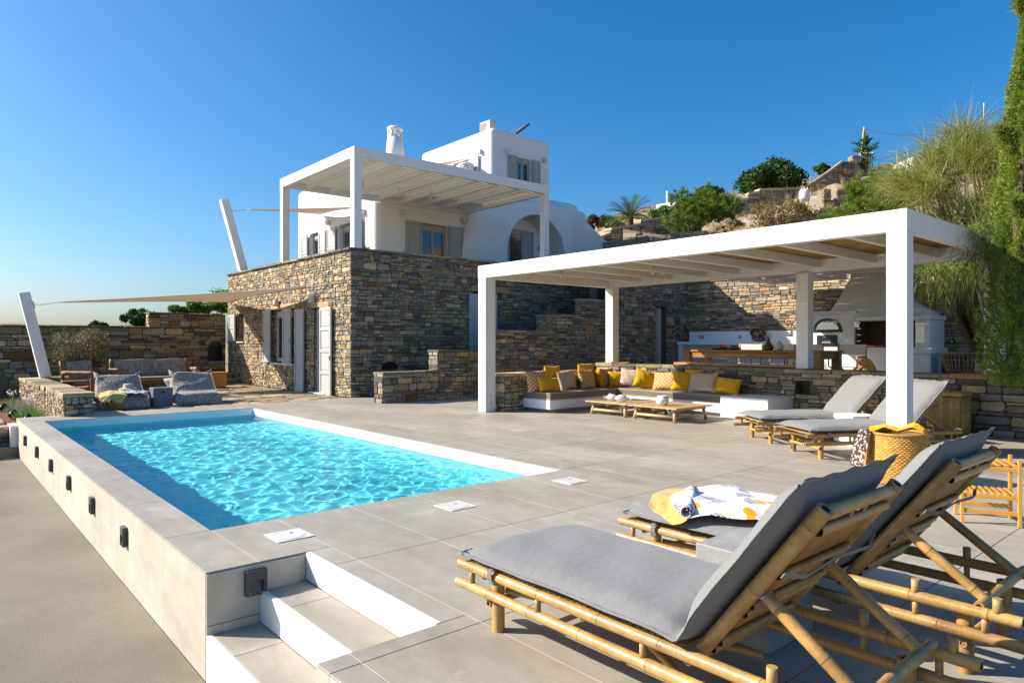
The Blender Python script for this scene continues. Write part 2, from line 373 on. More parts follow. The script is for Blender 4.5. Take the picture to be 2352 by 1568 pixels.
def layout(w, h, hmin, hmax, wmin, wmax, holes=()):
    """rubble courses: list of (u0,u1,z0,z1)"""
    out = []; z = 0.0
    while z < h - 1e-3:
        rh = random.uniform(hmin, hmax) * random.choice((.7, 1, 1, 1.25))
        if h - z - rh < hmin * .6: rh = h - z
        u = 0.0
        while u < w - 1e-3:
            rw = random.uniform(wmin, wmax) * (.6 + .6 * rh / hmax)
            if w - u - rw < wmin * .6: rw = w - u
            r = random.random()
            if r < .30 and rh > hmin * 1.2:
                k = random.uniform(.3, .7); parts = [(u, u + rw, z, z + rh * k)]
                if random.random() < .5 and rw > wmin * 1.4:
                    q = random.uniform(.35, .65); parts += [(u, u + rw * q, z + rh * k, z + rh), (u + rw * q, u + rw, z + rh * k, z + rh)]
                else: parts += [(u, u + rw, z + rh * k, z + rh)]
            elif r < .42 and rh > hmin * 1.2:
                k = random.uniform(.25, .4); parts = [(u, u + rw, z, z + rh * k), (u, u + rw, z + rh * k, z + rh * (.5 + k / 2)), (u, u + rw, z + rh * (.5 + k / 2), z + rh)]
            else: parts = [(u, u + rw, z, z + rh)]
            out += parts; u += rw
        z += rh
    res = []
    for (a, b, c, d) in out:
        ok = True
        for (ha, hb, hc, hd) in holes:
            if a < hb and b > ha and c < hd and d > hc:
                cuts = [(b - ha, 0), (hb - a, 1), (d - hc, 2), (hd - c, 3)]
                cuts.sort(); k = cuts[0][1]
                if k == 0: b = ha
                elif k == 1: a = hb
                elif k == 2: d = hc
                else: c = hd
                if b - a < .035 or d - c < .025: ok = False; break
        if ok: res.append((a, b, c, d))
    return res
def stone_shape(O, U, V, N, a, b, c, d, prot, gap=.006, jit=.006, back=.03, wt=W_HOUSE, wave=None):
    """rounded rubble face stone; returns verts, faces, colour"""
    a += gap; b -= gap; c += gap; d -= gap
    w = b - a; h = d - c; m = min(w, h); k = m * random.uniform(.14, .30); j = min(jit, m * .12)
    rj = lambda: random.uniform(-j, j)
    P = [(a + k * random.uniform(.6, 1.4), c + rj()), (b - k * random.uniform(.6, 1.4), c + rj()), (b + rj() * .5, c + k), (b + rj() * .5, d - k * random.uniform(.6, 1.4)), (b - k, d + rj()), (a + k, d + rj()), (a + rj() * .5, d - k), (a + rj() * .5, c + k)]
    cu, cv = (a + b) / 2, (c + d) / 2; ins = min(.010, m * .12)
    tu, tv = random.uniform(-.006, .006), random.uniform(-.006, .006)
    vs = []
    wv = (lambda u: wave(u)) if wave else (lambda u: 0.0)
    for ring, (dep, inn) in enumerate(((-back, 0), (prot * .55, 0), (prot, ins))):
        for (u, v) in P:
            du, dv = cu - u, cv - v; L = math.hypot(du, dv) or 1
            uu = u + du / L * inn; vv = v + dv / L * inn
            dd = dep + (tu * (uu - cu) / w * 2 + tv * (vv - cv) / h * 2 if ring else 0)
            vs.append(O + U * uu + V * (vv + wv(uu)) + N * dd)
    vs.append(O + U * (cu + rj()) + V * (cv + wv(cu)) + N * (prot + random.uniform(0, .006)))
    fs = []
    for r in (0, 8):
        for i in range(8): fs.append((r + i, r + (i + 1) % 8, r + 8 + (i + 1) % 8, r + 8 + i))
    for i in range(8): fs.append((16 + i, 16 + (i + 1) % 8, 24))
    if U.cross(V).dot(N) < 0: fs = [f[::-1] for f in fs]
    return vs, fs, stone_col(wt)
class Stones:
    """collects the stones of one thing, then writes the largest in view as parts and the rest as one"""
    def __init__(s, parent, name='stone'): s.p = parent; s.items = []; s.name = name
    def face(s, O, U, V, N, w, h, hmin=.09, hmax=.19, wmin=.14, wmax=.42, holes=(), wt=W_HOUSE, prot=(.012, .035), gap=.006, jit=.007, wavea=.012, back=.03, keep=None):
        O = Vector(O); ph = random.uniform(0, 6)
        if hmax < .22: hmin, hmax, wmin, wmax = hmin * .86, hmax * .86, wmin * .88, wmax * .88
        wave = lambda u: wavea * math.sin(u * 2.1 + ph)
        for (a, b, c, d) in layout(w, h, hmin, hmax, wmin, wmax, holes):
            if keep and not keep((a + b) / 2, (c + d) / 2): continue
            edge = (c < .02 or d > h - .02)
            it = stone_shape(O, U, V, N, a, b, c, d, random.uniform(*prot), gap, jit, back, wt, None if edge or holes else wave)
            ctr = O + U * ((a + b) / 2) + V * ((c + d) / 2)
            s.items.append((ctr, N, (b - a) * (d - c), it))
    def arch(s, O, U, N, r0, r1, n=13, wt=W_GREY):
        """voussoirs around a small arch, O = centre of the springing line"""
        for i in range(n):
            a0 = PI * i / n; a1 = PI * (i + 1) / n - .03; rr = r1 * random.uniform(.92, 1.05)
            ring = lambda dep, g: [Vector(O) + U * (-math.cos(a) * r) + Z_ * (math.sin(a) * r) + N * dep for a, r in ((a0 + g, r0), (a1 - g, r0), (a1 - g, rr), (a0 + g, rr))]
            vs = ring(-.03, 0) + ring(.03, 0) + ring(.04, .02)
            fs = [(0 + q + i_, q + (i_ + 1) % 4, q + 4 + (i_ + 1) % 4, q + 4 + i_) for q in (0, 4) for i_ in range(4)] + [(8, 9, 10, 11)]
            s.items.append((Vector(O), N, .02, (vs, fs, stone_col(wt))))
    def slabs(s, O, U, W, L, width, th, lmin=.35, lmax=.7, over=.03, wt=W_GREY):
        """coping slabs along U, spreading across W"""
        O = Vector(O); u = 0.0
        while u < L - 1e-3:
            l = random.uniform(lmin, lmax)
            if L - u - l < lmin * .6: l = L - u
            g = .006; a, b = u + g, u + l - g; j = lambda k: random.uniform(-k, k)
            o0, o1 = -over + j(.012), width + over + j(.012); t = th * random.uniform(.8, 1.1)
            n = max(3, int(l / .12)); bot = []; top = []
            pts = [(a + (b - a) * i / n, o0 + j(.010)) for i in range(n + 1)] + [(b - (b - a) * i / n, o1 + j(.010)) for i in range(n + 1)]
            cu, cw = (a + b) / 2, (o0 + o1) / 2
            N_ = len(pts)
            for (x, w) in pts: bot.append(O + U * x + W * w)
            mid = [p + Z_ * t * .75 for p in bot]
            top = [O + U * (x + (cu - x) / max(.01, abs(cu - x)) * .006) + W * (w + (.008 if w < cw else -.008)) + Z_ * t for (x, w) in pts]
            vs = bot + mid + top
            fs = [tuple(range(2 * N_, 3 * N_)), tuple(range(N_ - 1, -1, -1))]
            for q in (0, N_):
                for i in range(N_): fs.append((q + i, q + (i + 1) % N_, q + N_ + (i + 1) % N_, q + N_ + i))
            if U.cross(W).z < 0: fs = [f[::-1] for f in fs]
            s.items.append((O + U * cu + W * cw, Vector((0, 0, 1)), l * max(width * .5, .15), (vs, fs, stone_col(wt))))
            u += l
    def write(s, mat_, limit=300, tinymerge=True):
        def size(it):
            c, N, ar, _ = it; t = camdist(c.x, c.y)
            if t < .5: return 0
            px = 1176 + 1568 * (c.x * RX + c.y * RY) / t; py = 783 - 1568 * (c.z - H) / t
            if not (-60 < px < 2412 and -60 < py < 1640): return 0
            vd = (c - Vector((0, 0, H))).normalized()
            return ar * max(.03, -vd.dot(N)) / t ** 2
        it = sorted(s.items, key=size, reverse=True)
        for (c, N, ar, (vs, fs, cc)) in it[:limit]:
            MB().add(vs, fs, cc).build(s.name, mat_, s.p)
        rest = it[limit:]
        if rest:
            mb = MB()
            for (c, N, ar, (vs, fs, cc)) in rest: mb.add(vs, fs, cc)
            mb.build(s.name, mat_, s.p, kind='stuff')
def facewall(mb, O, U, V, N, w, h, holes, th):
    """flat wall face with rectangular recesses of depth th"""
    O = Vector(O); us = sorted({0, w, *[x for q in holes for x in q[:2]]}); zs = sorted({0, h, *[x for q in holes for x in q[2:]]})
    P = lambda u, z, d=0: O + U * u + V * z + N * d
    flip = U.cross(V).dot(N) < 0
    for i in range(len(us) - 1):
        for j in range(len(zs) - 1):
            um, zm = (us[i] + us[i + 1]) / 2, (zs[j] + zs[j + 1]) / 2
            if any(a < um < b and c < zm < d for a, b, c, d in holes): continue
            q = [P(us[i], zs[j]), P(us[i + 1], zs[j]), P(us[i + 1], zs[j + 1]), P(us[i], zs[j + 1])]
            mb.add(q, [(3, 2, 1, 0) if flip else (0, 1, 2, 3)])
    for a, b, c, d in holes:
        for p, q in (((a, c), (b, c)), ((b, c), (b, d)), ((b, d), (a, d)), ((a, d), (a, c))):
            mb.add([P(*p), P(*q), P(*q, -th), P(*p, -th)], [(0, 1, 2, 3)])
        mb.add([P(a, c, -th), P(b, c, -th), P(b, d, -th), P(a, d, -th)], [(0, 1, 2, 3)])
    return mb
XU, YU = Vector((1, 0, 0)), Vector((0, 1, 0))
NX, NY = Vector((-1, 0, 0)), Vector((0, -1, 0))
# ================================================================ THE SETTING
def struct(mb, name, m, loc=None):
    o = mb.build(name, m, loc=loc); o['kind'] = 'structure'; return o
struct(MB().add([(-900, -900, -2.6), (1500, -900, -2.6), (1500, 1500, -2.6), (-900, 1500, -2.6)], [(0, 1, 2, 3)]), 'ground', M['field'])
yard = struct(MB().box(-40, -15, -1.6, 1.20, 13.9, -.61), 'yard', M['cement'])
struct(MB().box(-40, 13.9, -1.6, 1.20, 23.3, -.45), 'upper_yard', M['cement'])
# terrace core (with the pool hole and the stair notch left open)
tz = -.008
PX0, PX1, PY0, PY1 = 1.505, 4.905, 4.92, 13.42
tb = MB()
for b_ in ((1.215, PY0, PX0, 14.38), (PX0, PY1, PX1, 14.38), (PX1, 4.02, 11.6, 14.38), (1.215, 4.03, PX1, PY0), (1.80, 2.605, 11.6, 4.03), (1.215, -3.0, 11.6, 2.605)):
    if b_[0] == PX1: b_ = (PX1, 4.03, 11.6, 14.38)
    tb.box(b_[0], b_[1], -1.6, b_[2], b_[3], tz)
terr = tb.build('terrace', M['grout']); terr['kind'] = 'structure'
def tilecol():
    k = random.uniform(.94, 1.05); w = random.uniform(-.008, .008)
    return (.435 * k + w, .39 * k, .325 * k - w)
def tile(x0, y0, x1, y1, z=0.0, name='tile', th=.0075, g=.0022):
    mb = MB(); b = .0012
    x0 += g; y0 += g; x1 -= g; y1 -= g
    vs = [(x0, y0, z - th), (x1, y0, z - th), (x1, y1, z - th), (x0, y1, z - th), (x0, y0, z - b), (x1, y0, z - b), (x1, y1, z - b), (x0, y1, z - b), (x0 + b, y0 + b, z), (x1 - b, y0 + b, z), (x1 - b, y1 - b, z), (x0 + b, y1 - b, z)]
    fs = [(8, 9, 10, 11)] + [(q + i, q + (i + 1) % 4, q + 4 + (i + 1) % 4, q + 4 + i) for q in (0, 4) for i in range(4)]
    mb.add(vs, fs, tilecol()); return mb.build(name, M['tile'], terr)
ys = [-2.31, -1.11, .09, 1.29, 2.49, 3.69, 4.92, 6.08, 7.28, 8.48, 9.68, 10.88, 12.08, 13.42, 14.37]
xs = [1.96 + .59 * k for k in range(17)]
for i in range(len(xs) - 1):
    for j in range(len(ys) - 1):
        a, b, c, d = xs[i], ys[j], min(xs[i + 1], 11.15), ys[j + 1]
        if c <= a + .05: continue
        if b >= PY0 - .01 and d <= PY1 + .01:
            if c <= PX1 + .03: continue
            if a < PX1: a = PX1
            if c - a < .05: continue
        tile(a, b, c, d)
tile(1.205, 4.03, 1.505, 4.92); tile(1.505, 4.03, 1.96, 4.92); tile(1.80, 3.69, 1.96, 4.03); tile(1.80, 2.605, 1.96, 3.69)
tile(1.205, 2.49, 1.345, 2.605); tile(1.345, 2.49, 1.96, 2.605)
for j in range(4): tile(1.205, ys[j], 1.345, ys[j + 1]); tile(1.345, ys[j], 1.96, ys[j + 1])
cy_ = [4.92, 6.08, 7.28, 8.48, 9.13, 9.76, 10.98, 12.17, 13.42, 14.0]
for j in range(len(cy_) - 1): tile(1.205, cy_[j], 1.505, cy_[j + 1])
tile(1.505, 13.42, 1.96, 14.0)
MB().box(5.192, 3.70, -.002, 5.203, 13.9, .0015).build('drain_strip', M['grout'], terr)
# cladding panels on the outer face
def panel(O, U, V, N, w, h):
    g = .002; mb = MB(); O = Vector(O)
    q = [O + U * a + V * b for a, b in ((g, g), (w - g, g), (w - g, h - g), (g, h - g))]
    vs = q + [p + N * .011 for p in q]; fs = [(4, 5, 6, 7)] + [(i, (i + 1) % 4, 4 + (i + 1) % 4, 4 + i) for i in range(4)]
    if U.cross(V).dot(N) < 0: fs = [f[::-1] for f in fs]
    k = random.uniform(.97, 1.06)
    mb.add(vs, fs, (.62 * k, .555 * k, .45 * k)); mb.build('cladding_panel', M['tile'], terr)
py_ = [4.03, 4.92, 6.08, 7.28, 8.02, 8.48, 9.13, 9.76, 10.98, 12.17, 13.42, 13.95]
for j in range(len(py_) - 1): panel((1.215, py_[j + 1], -.612), Vector((0, -1, 0)), Z_, NX, py_[j + 1] - py_[j], .603)
panel((1.205, 4.03, -.30), XU, Z_, NY, .585, .291); panel((1.205, 4.03, -.612), XU, Z_, NY, .585, .311)
for j in range(4): panel((1.215, ys[j + 1] if j < 3 else 2.49, -.612), Vector((0, -1, 0)), Z_, NX, 1.2, .603)
panel((1.215, 2.605, -.612), Vector((0, -1, 0)), Z_, NX, .115, .603)
panel((1.80, 2.605, -.612), Vector((-1, 0, 0)), Z_, Vector((0, 1, 0)), .585, .603)
# steps: marble risers, tile treads
steps = thing('steps', None, None, (1.5, 3.3, -.61)); steps['kind'] = 'structure'
sb = MB(); sb.box(1.24, 2.607, -1.2, 1.54, 4.018, -.358); sb.box(1.54, 2.607, -1.2, 1.80, 4.018, -.178); sb.build('step_core', M['grout'], steps)
for x, z0, z1 in ((1.788, -.167, .0005), (1.505, -.35, -.164), (1.202, -.66, -.347)):
    MB().box(x, 2.608, z0, x + .034, 4.016, z1, bev=.004).build('riser', M['marble'], steps)
tp_ = terr; terr = steps
for x0, x1, z in ((1.539, 1.788, -.168), (1.236, 1.505, -.35)):
    tile(x0, 2.61, x1, 3.66, z); tile(x0, 3.66, x1, 4.016, z)
terr = tp_
# pool basin and water
pb = MB(); D_ = -.68
BX0, BX1, BY0, BY1 = PX0, PX1, PY0, PY1; PX0 += .004; PX1 -= .004; PY0 += .004; PY1 -= .004
pb.add([(PX0, PY0, D_), (PX1, PY0, D_), (PX1, PY1, D_), (PX0, PY1, D_)], [(0, 1, 2, 3)])
for p, q in (((PX0, PY0), (PX0, PY1)), ((PX0, PY1), (PX1, PY1)), ((PX1, PY1), (PX1, PY0)), ((PX1, PY0), (PX0, PY0))):
    pb.add([(*p, -.012), (*q, -.012), (*q, D_), (*p, D_)], [(0, 1, 2, 3)])
pool = pb.build('pool_basin', M['pool_liner']); pool['kind'] = 'structure'
rb = MB(); rb.box(PX1 - .012, PY0 + .001, -.16, PX1 - .001, PY1 - .001, -.010); rb.box(PX0 + .001, PY1 - .012, -.13, PX1 - .013, PY1 - .001, -.010)
rb.build('pool_rim', M['pool_white'], pool)
wx = np.linspace(PX0 + .002, PX1 - .002, 180); wy = np.linspace(PY0 + .002, PY1 - .002, 440); X_, Y_ = np.meshgrid(wx, wy)
rng = np.random.default_rng(3); Zw = np.full_like(X_, -.135)
for _ in range(44):
    a = rng.uniform(0, 6.28); L_ = rng.uniform(.085, .42); k = 2 * PI / L_
    Zw += .0018 * L_ ** 1.0 * np.sin(k * (X_ * math.cos(a) + Y_ * math.sin(a)) + rng.uniform(0, 6.28))
gi = np.arange(180 * 440).reshape(440, 180)
F_ = np.stack([gi[:-1, :-1], gi[:-1, 1:], gi[1:, 1:], gi[1:, :-1]], -1).reshape(-1, 4)
w_ = fastmesh('water', np.stack([X_, Y_, Zw], -1).reshape(-1, 3), F_, M['water'], smooth=True); w_['kind'] = 'structure'; w_.cycles.is_caustics_caster = True; pool.cycles.is_caustics_receiver = True
# flagstone patio on the left
patio = struct(MB().box(2.2, 14.38, -.9, 7.5, 23.0, -.03), 'patio', M['mortar_tan'])
st = Stones(patio, 'flagstone')
st.face((2.25, 14.39, -.012), XU, YU, Z_, 5.2, 7.4, .35, .6, .35, .8, wt=W_PALE, prot=(.006, .012), gap=.012, jit=.04, wavea=.03)
st.write(M['stone'], 200)
pl = struct(MB().box(5.6, 21.6, -.02, 7.45, 22.98, .12).box(6.2, 22.2, .12, 7.45, 22.98, .26), 'patio_steps', M['mortar_tan'])
st = Stones(pl); st.face((5.6, 21.6, -.02), XU, Z_, NY, 1.9, .13, .06, .07, .15, .4, wt=W_PALE); st.slabs((5.6, 21.6, .12), XU, YU, 1.86, .6, .03, wt=W_PALE)
st.face((6.2, 22.2, .14), XU, Z_, NY, 1.25, .11, .05, .07, .15, .4, wt=W_PALE); st.slabs((6.2, 22.2, .26), XU, YU, 1.25, .7, .03, wt=W_PALE); st.write(M['stone'])
# kitchen terrace floor
struct(MB().box(11.6, 1.0, -.9, 18.6, 12.6, .38), 'kitchen_floor', M['concrete'])
struct(MB().box(11.6, 12.6, -.9, 18.6, 14.4, .0), 'stair_well_floor', M['concrete'])

# hillside
def hz(x, y):
    s = max(0.0, min(1.0, (46 - y) / 9)); s = s * s * (3 - 2 * s)
    e = max(0.0, min(1.0, (x - 18.6) / 3)); b = 3.0 + (min(x, 45) - 19) * .346 + max(0, min(x, 60) - 45) * .05
    n = .10 * math.sin(x * .9 + y * .5) + .08 * math.sin(y * 1.3 - x * .4) + .12 * math.sin(x * 4.7 + 2 * math.sin(y)) * math.sin(y * 4.2 + x)
    ter = (b * .8) % 1.0
    b2 = b + .35 * (ter ** 3 - .3) + n
    k = min(1, max(0, (x - 18.6) / 2))
    return (2.9 * (1 - k) + b2 * k) * s + (-2.7) * (1 - s)
gx = np.concatenate([np.linspace(18.62, 50, 110), np.linspace(52, 140, 20)]); gy = np.linspace(-40, 60, 200)
V_ = [(x, y, hz(x, y)) for y in gy for x in gx]; nx_ = len(gx)
F_ = [(j * nx_ + i, j * nx_ + i + 1, (j + 1) * nx_ + i + 1, (j + 1) * nx_ + i) for j in range(len(gy) - 1) for i in range(nx_ - 1)]
h_ = fastmesh('hillside', V_, F_, M['rock_ground'], smooth=True); h_['kind'] = 'structure'
# raised field behind the far wall
gx = np.linspace(-60, 6.9, 60); gy = np.concatenate([np.linspace(23.35, 45, 40), np.linspace(47, 160, 30)])
def fz(x, y): return 1.45 + .55 * min(1, max(0, (y - 24) / 14)) * (1 if y < 70 else max(0, 1 - (y - 70) / 60)) + .10 * math.sin(x * .7 + y * .3) + .06 * math.sin(y * 1.1 - x)
V_ = [(x, y, fz(x, y)) for y in gy for x in gx]; nx_ = len(gx)
F_ = [(j * nx_ + i, j * nx_ + i + 1, (j + 1) * nx_ + i + 1, (j + 1) * nx_ + i) for j in range(len(gy) - 1) for i in range(nx_ - 1)]
h_ = fastmesh('field', V_, F_, M['field'], smooth=True); h_['kind'] = 'structure'

# ================================================================ HOUSE, LOWER STONE STOREY
HX, HY = 7.5, 14.4
house = thing('stone_base', 'rough stone lower storey of the house with grey shuttered openings beside the pool', 'building', (HX, HY, 0))
hl = [(1.22, 1.98, .02, 2.14), (3.22, 4.64, .73, 2.17), (6.93, 7.50, 1.30, 2.14)]     # u from the corner along +Y
hr = [(3.60, 4.45, 0.9, 2.62)]
mb = MB()
facewall(mb, (HX + .03, HY + .03, -.3), YU, Z_, NX, 8.4, 3.72, [(a - .03, b - .03, c + .3, d + .3) for a, b, c, d in hl], .32)
facewall(mb, (HX + .03, HY + .03, -.3), XU, Z_, NY, 13.2, 3.72, [(a - .03, b - .03, c + .3, d + .3) for a, b, c, d in hr], .32)
mb.add([(HX + .03, HY + .03, 3.42), (20.7, HY + .03, 3.42), (20.7, 22.83, 3.42), (HX + .03, 22.83, 3.42)], [(0, 1, 2, 3)])
mb.add([(HX + .03, 22.83, -.3), (20.7, 22.83, -.3), (20.7, 22.83, 3.42), (HX + .03, 22.83, 3.42)], [(0, 1, 2, 3)])
mb.build('wall_core', M['mortar'], house)
st = Stones(house)
st.face((HX + .03, HY + .02, 0), YU, Z_, NX, 8.4, 3.42, .06, .14, .08, .26, hl, W_HOUSE, jit=.012, gap=.005)
st.face((HX, HY + .03, 0), XU, Z_, NY, 8.0, 3.42, .065, .145, .12, .36, hr, W_GREY, jit=.008)
st.face((HX + 8.0, HY + .03, 1.9), XU, Z_, NY, 4.6, 1.55, .07, .16, .13, .40, (), W_GREY, jit=.008)
st.slabs((HX - .02, HY - .02, 3.43), YU, XU, 8.45, .42, .055, wt=W_GREY)
st.slabs((HX + .42, HY - .02, 3.43), XU, YU, 12.0, .40, .055, wt=W_GREY)
# reveals of the deep openings are stone too
for a, b, c, d in hl:
    st.face((HX + .04, HY + b, c), XU, Z_, NY, .26, d - c, .07, .15, .08, .2, prot=(.004, .012))
# lintels
for a, b, c, d in hl[:2]:
    it = stone_shape(Vector((HX + .03, HY, 0)), YU, Z_, NX, a - .12, b + .12, d + .01, d + .15, .045, wt=[0, 0, 0, 0, 4, 4, 0, 0, 0, 0]); st.items.append((Vector((HX, HY + a, d)), NX, .3, it))
it = stone_shape(Vector((HX, HY + .03, 0)), XU, Z_, NY, 3.5, 4.85, 2.63, 2.80, .045, wt=[0, 0, 0, 0, 4, 0, 1, 0, 2, 0]); st.items.append((Vector((HX + 4, HY, 2.7)), NY, .3, it))
# little blind arch (dog house) at the foot of the shaded wall
st.arch((HX + .55 + .47, HY, .62), XU, NY, .24, .38)
st.write(M['stone'], 300)
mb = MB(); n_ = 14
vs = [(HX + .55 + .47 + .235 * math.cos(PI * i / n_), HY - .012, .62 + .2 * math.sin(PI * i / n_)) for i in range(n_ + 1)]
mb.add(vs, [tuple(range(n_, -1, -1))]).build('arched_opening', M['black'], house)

def shutter(parent, P0, U, N, w, h, rows, m=None, off=.02, mirror=False, th=.045, name='shutter', keeper=True):
    """louvre-less panelled shutter leaf standing off a wall: stiles, rails and raised panels"""
    P0 = Vector(P0) + N * off; m = m or M['shutter_grey']; s = min(.065, w * .16)
    V = Z_
    def bar(mb, u0, u1, z0, z1, d0, d1, b=.003):
        c = P0 + U * (u0 + u1) / 2 + V * (z0 + z1) / 2 + N * (d0 + d1) / 2
        mb.bbox(c, U, V, N, (u1 - u0) / 2, (z1 - z0) / 2, (d1 - d0) / 2, b)
    mb = MB(); bar(mb, 0, s, 0, h, 0, th); bar(mb, w - s, w, 0, h, 0, th)
    zs = [0] + [h * sum(rows[:i + 1]) / sum(rows) for i in range(len(rows))]
    for i, z in enumerate(zs):
        a = max(0, z - s * .55); b = min(h, z + s * .55)
        if i == 0: a, b = 0, s * 1.2
        if i == len(zs) - 1: a, b = h - s * 1.2, h
        bar(mb, s, w - s, a, b, .001, th - .001)
    o = mb.build(name, m, parent)
    for i in range(len(rows)):
        a, b = zs[i] + s * .8, zs[i + 1] - s * .8
        p = MB(); bar(p, s * .9, w - s * .9, a - .02, b + .02, .008, th - .022, 0); bar(p, s + .025, w - s - .025, a + .02, b - .02, .01, th - .010, .006); p.build('panel', m, o)
    if keeper:
        k = MB(); c = P0 + U * (s * .5 if mirror else w - s * .5) + V * h * .42 + N * (th + .008); k.bbox(c, U, V, N, .008, .05, .008, .002); k.bbox(c + N * .012 + V * .02, U, V, N, .022, .008, .006, .002); k.build('latch', M['metal'], o)
    return o
def window(parent, P0, U, N, w, h, depth=.16, leaves=2, m=None, kick=0.0, pm=None, box=True):
    """window set back in its opening: frame, sash leaves, panes"""
    P0 = Vector(P0) - N * depth; m = m or M['frame_grey']; V = Z_
    def bar(mb, u0, u1, z0, z1, d0, d1, b=.003): mb.bbox(P0 + U * (u0 + u1) / 2 + V * (z0 + z1) / 2 + N * (d0 + d1) / 2, U, V, N, (u1 - u0) / 2, (z1 - z0) / 2, (d1 - d0) / 2, b)
    mb = MB(); f = .05
    bar(mb, 0, f, 0, h, 0, .07); bar(mb, w - f, w, 0, h, 0, .07); bar(mb, f, w - f, h - f - (.10 if box else 0), h, .001, .08); bar(mb, f, w - f, 0, f * .8, .001, .069)
    o = mb.build('window', m, parent)
    H_ = h - f - (.10 if box else 0); lw = (w - 2 * f) / leaves
    for i in range(leaves):
        s = MB(); a = f + i * lw; b = a + lw; q = .045
        bar(s, a + .001, a + q, f * .8, H_, .012, .055); bar(s, b - q, b - .001, f * .8, H_, .012, .055); bar(s, a + q, b - q, H_ - q, H_ - .001, .013, .054); bar(s, a + q, b - q, f * .8, f * .8 + q + kick, .013, .054)
        s.build('sash', m, o)
        g = MB(); bar(g, a + q, b - q, f * .8 + q + kick, H_ - q, .028, .036, 0); g.build('pane', pm or M['glass'], o)
    return o
U_ = YU
# door (u .85..): leaves are folded back on the wall either side
window(house, (HX + .03, HY + 1.24, .0), YU, NX, .72, 2.12, .12, 1, M['shutter_grey'], kick=.45)
shutter(house, (HX - .01, HY + .85, .0), YU, NX, .60, 2.14, (1, 1, 1, 1), mirror=True, off=.04)
shutter(house, (HX - .01, HY + 2.42, .0), YU, NX, .53, 2.14, (1, 1, 1, 1), off=.04)
window(house, (HX + .03, HY + 3.26, .75), YU, NX, 1.30, 1.40, .12, 2, M['shutter_grey'])
shutter(house, (HX - .01, HY + 3.22, .71), YU, NX, .54, 1.47, (1.1, 1, 1), mirror=True, off=.04)
shutter(house, (HX - .01, HY + 4.64, .71), YU, NX, .53, 1.47, (1.1, 1, 1), off=.04)
window(house, (HX + .03, HY + 6.95, 1.32), YU, NX, .5, .80, .20, 1, M['shutter_grey'])
shutter(house, (HX - .01, HY + 7.52, 1.31), YU, NX, .55, .84, (1, 1), off=.04)
MB().box(HX - .06, HY + 3.15, .66, HX + .3, HY + 4.7, .70, bev=.004).build('window_sill', M['marble'], house)
MB().box(HX - .05, HY + 6.9, 1.26, HX + .3, HY + 7.52, 1.295, bev=.004).build('window_sill', M['marble'], house)
MB().box(HX - .12, HY + 1.15, .001, HX + .3, HY + 2.05, .03, bev=.004).build('door_sill', M['marble'], house)
# recess door on the shaded wall, and the boarded leaf standing beside it
dm = MB(); dm.box(HX + 3.64, HY + .12, 1.0, HX + 4.40, HY + .17, 2.58, bev=.004); d_ = dm.build('door', M['door_blue'], house)
MB().box(HX + 3.74, HY + .10, 1.1, HX + 4.28, HY + .119, 2.45, bev=.01).build('panel', M['door_blue'], d_)
MB().tube([(HX + 3.80, HY + .06, 1.72), (HX + 3.92, HY + .06, 1.72)], .012).build('handle', M['dark_metal'], d_)
MB().box(HX + 4.33, HY + .04, 1.0, HX + 4.44, HY + .11, 2.60, bev=.004).build('door_frame', M['shutter_grey'], house)
for i in range(9):
    z = 1.0 + i * .175; MB().box(HX + 3.42, HY - .045, z, HX + 3.72, HY - .015, z + .168, bev=.004).build('board', M['door_blue'], house)
# vertical hose pipe on the sunlit wall
hp = MB(); hp.tube([(HX - .03, HY + 5.05, .05), (HX - .035, HY + 5.05, .4), (HX - .04, HY + 5.04, .62), (HX - .03, HY + 5.0, .70)], .012).build('pipe', M['metal'], house)

def wall_lamp(P, N, U, label, group, m=None, s=1.0):
    P = Vector(P); t = thing('wall_lamp', label, 'wall lamp', P, group=group)
    m = m or M['lamp_white']
    MB().bbox(P + N * .07, U, Z_, N, .055 * s, .085 * s, .065, .012).build('shade', m, t)
    MB().bbox(P + N * .01, U, Z_, N, .045, .06, .01, .002).build('wall_plate', M['metal'], t)
    return t
wall_lamp((HX - .0, HY + 4.22, 2.36), NX, YU, 'cream cube lamp on the sunlit stone wall above the grey shuttered window', 'cream cube wall lamps')
wall_lamp((HX - .0, HY + 1.94, 2.36), NX, YU, 'cream cube lamp on the sunlit stone wall above the grey shuttered door', 'cream cube wall lamps')

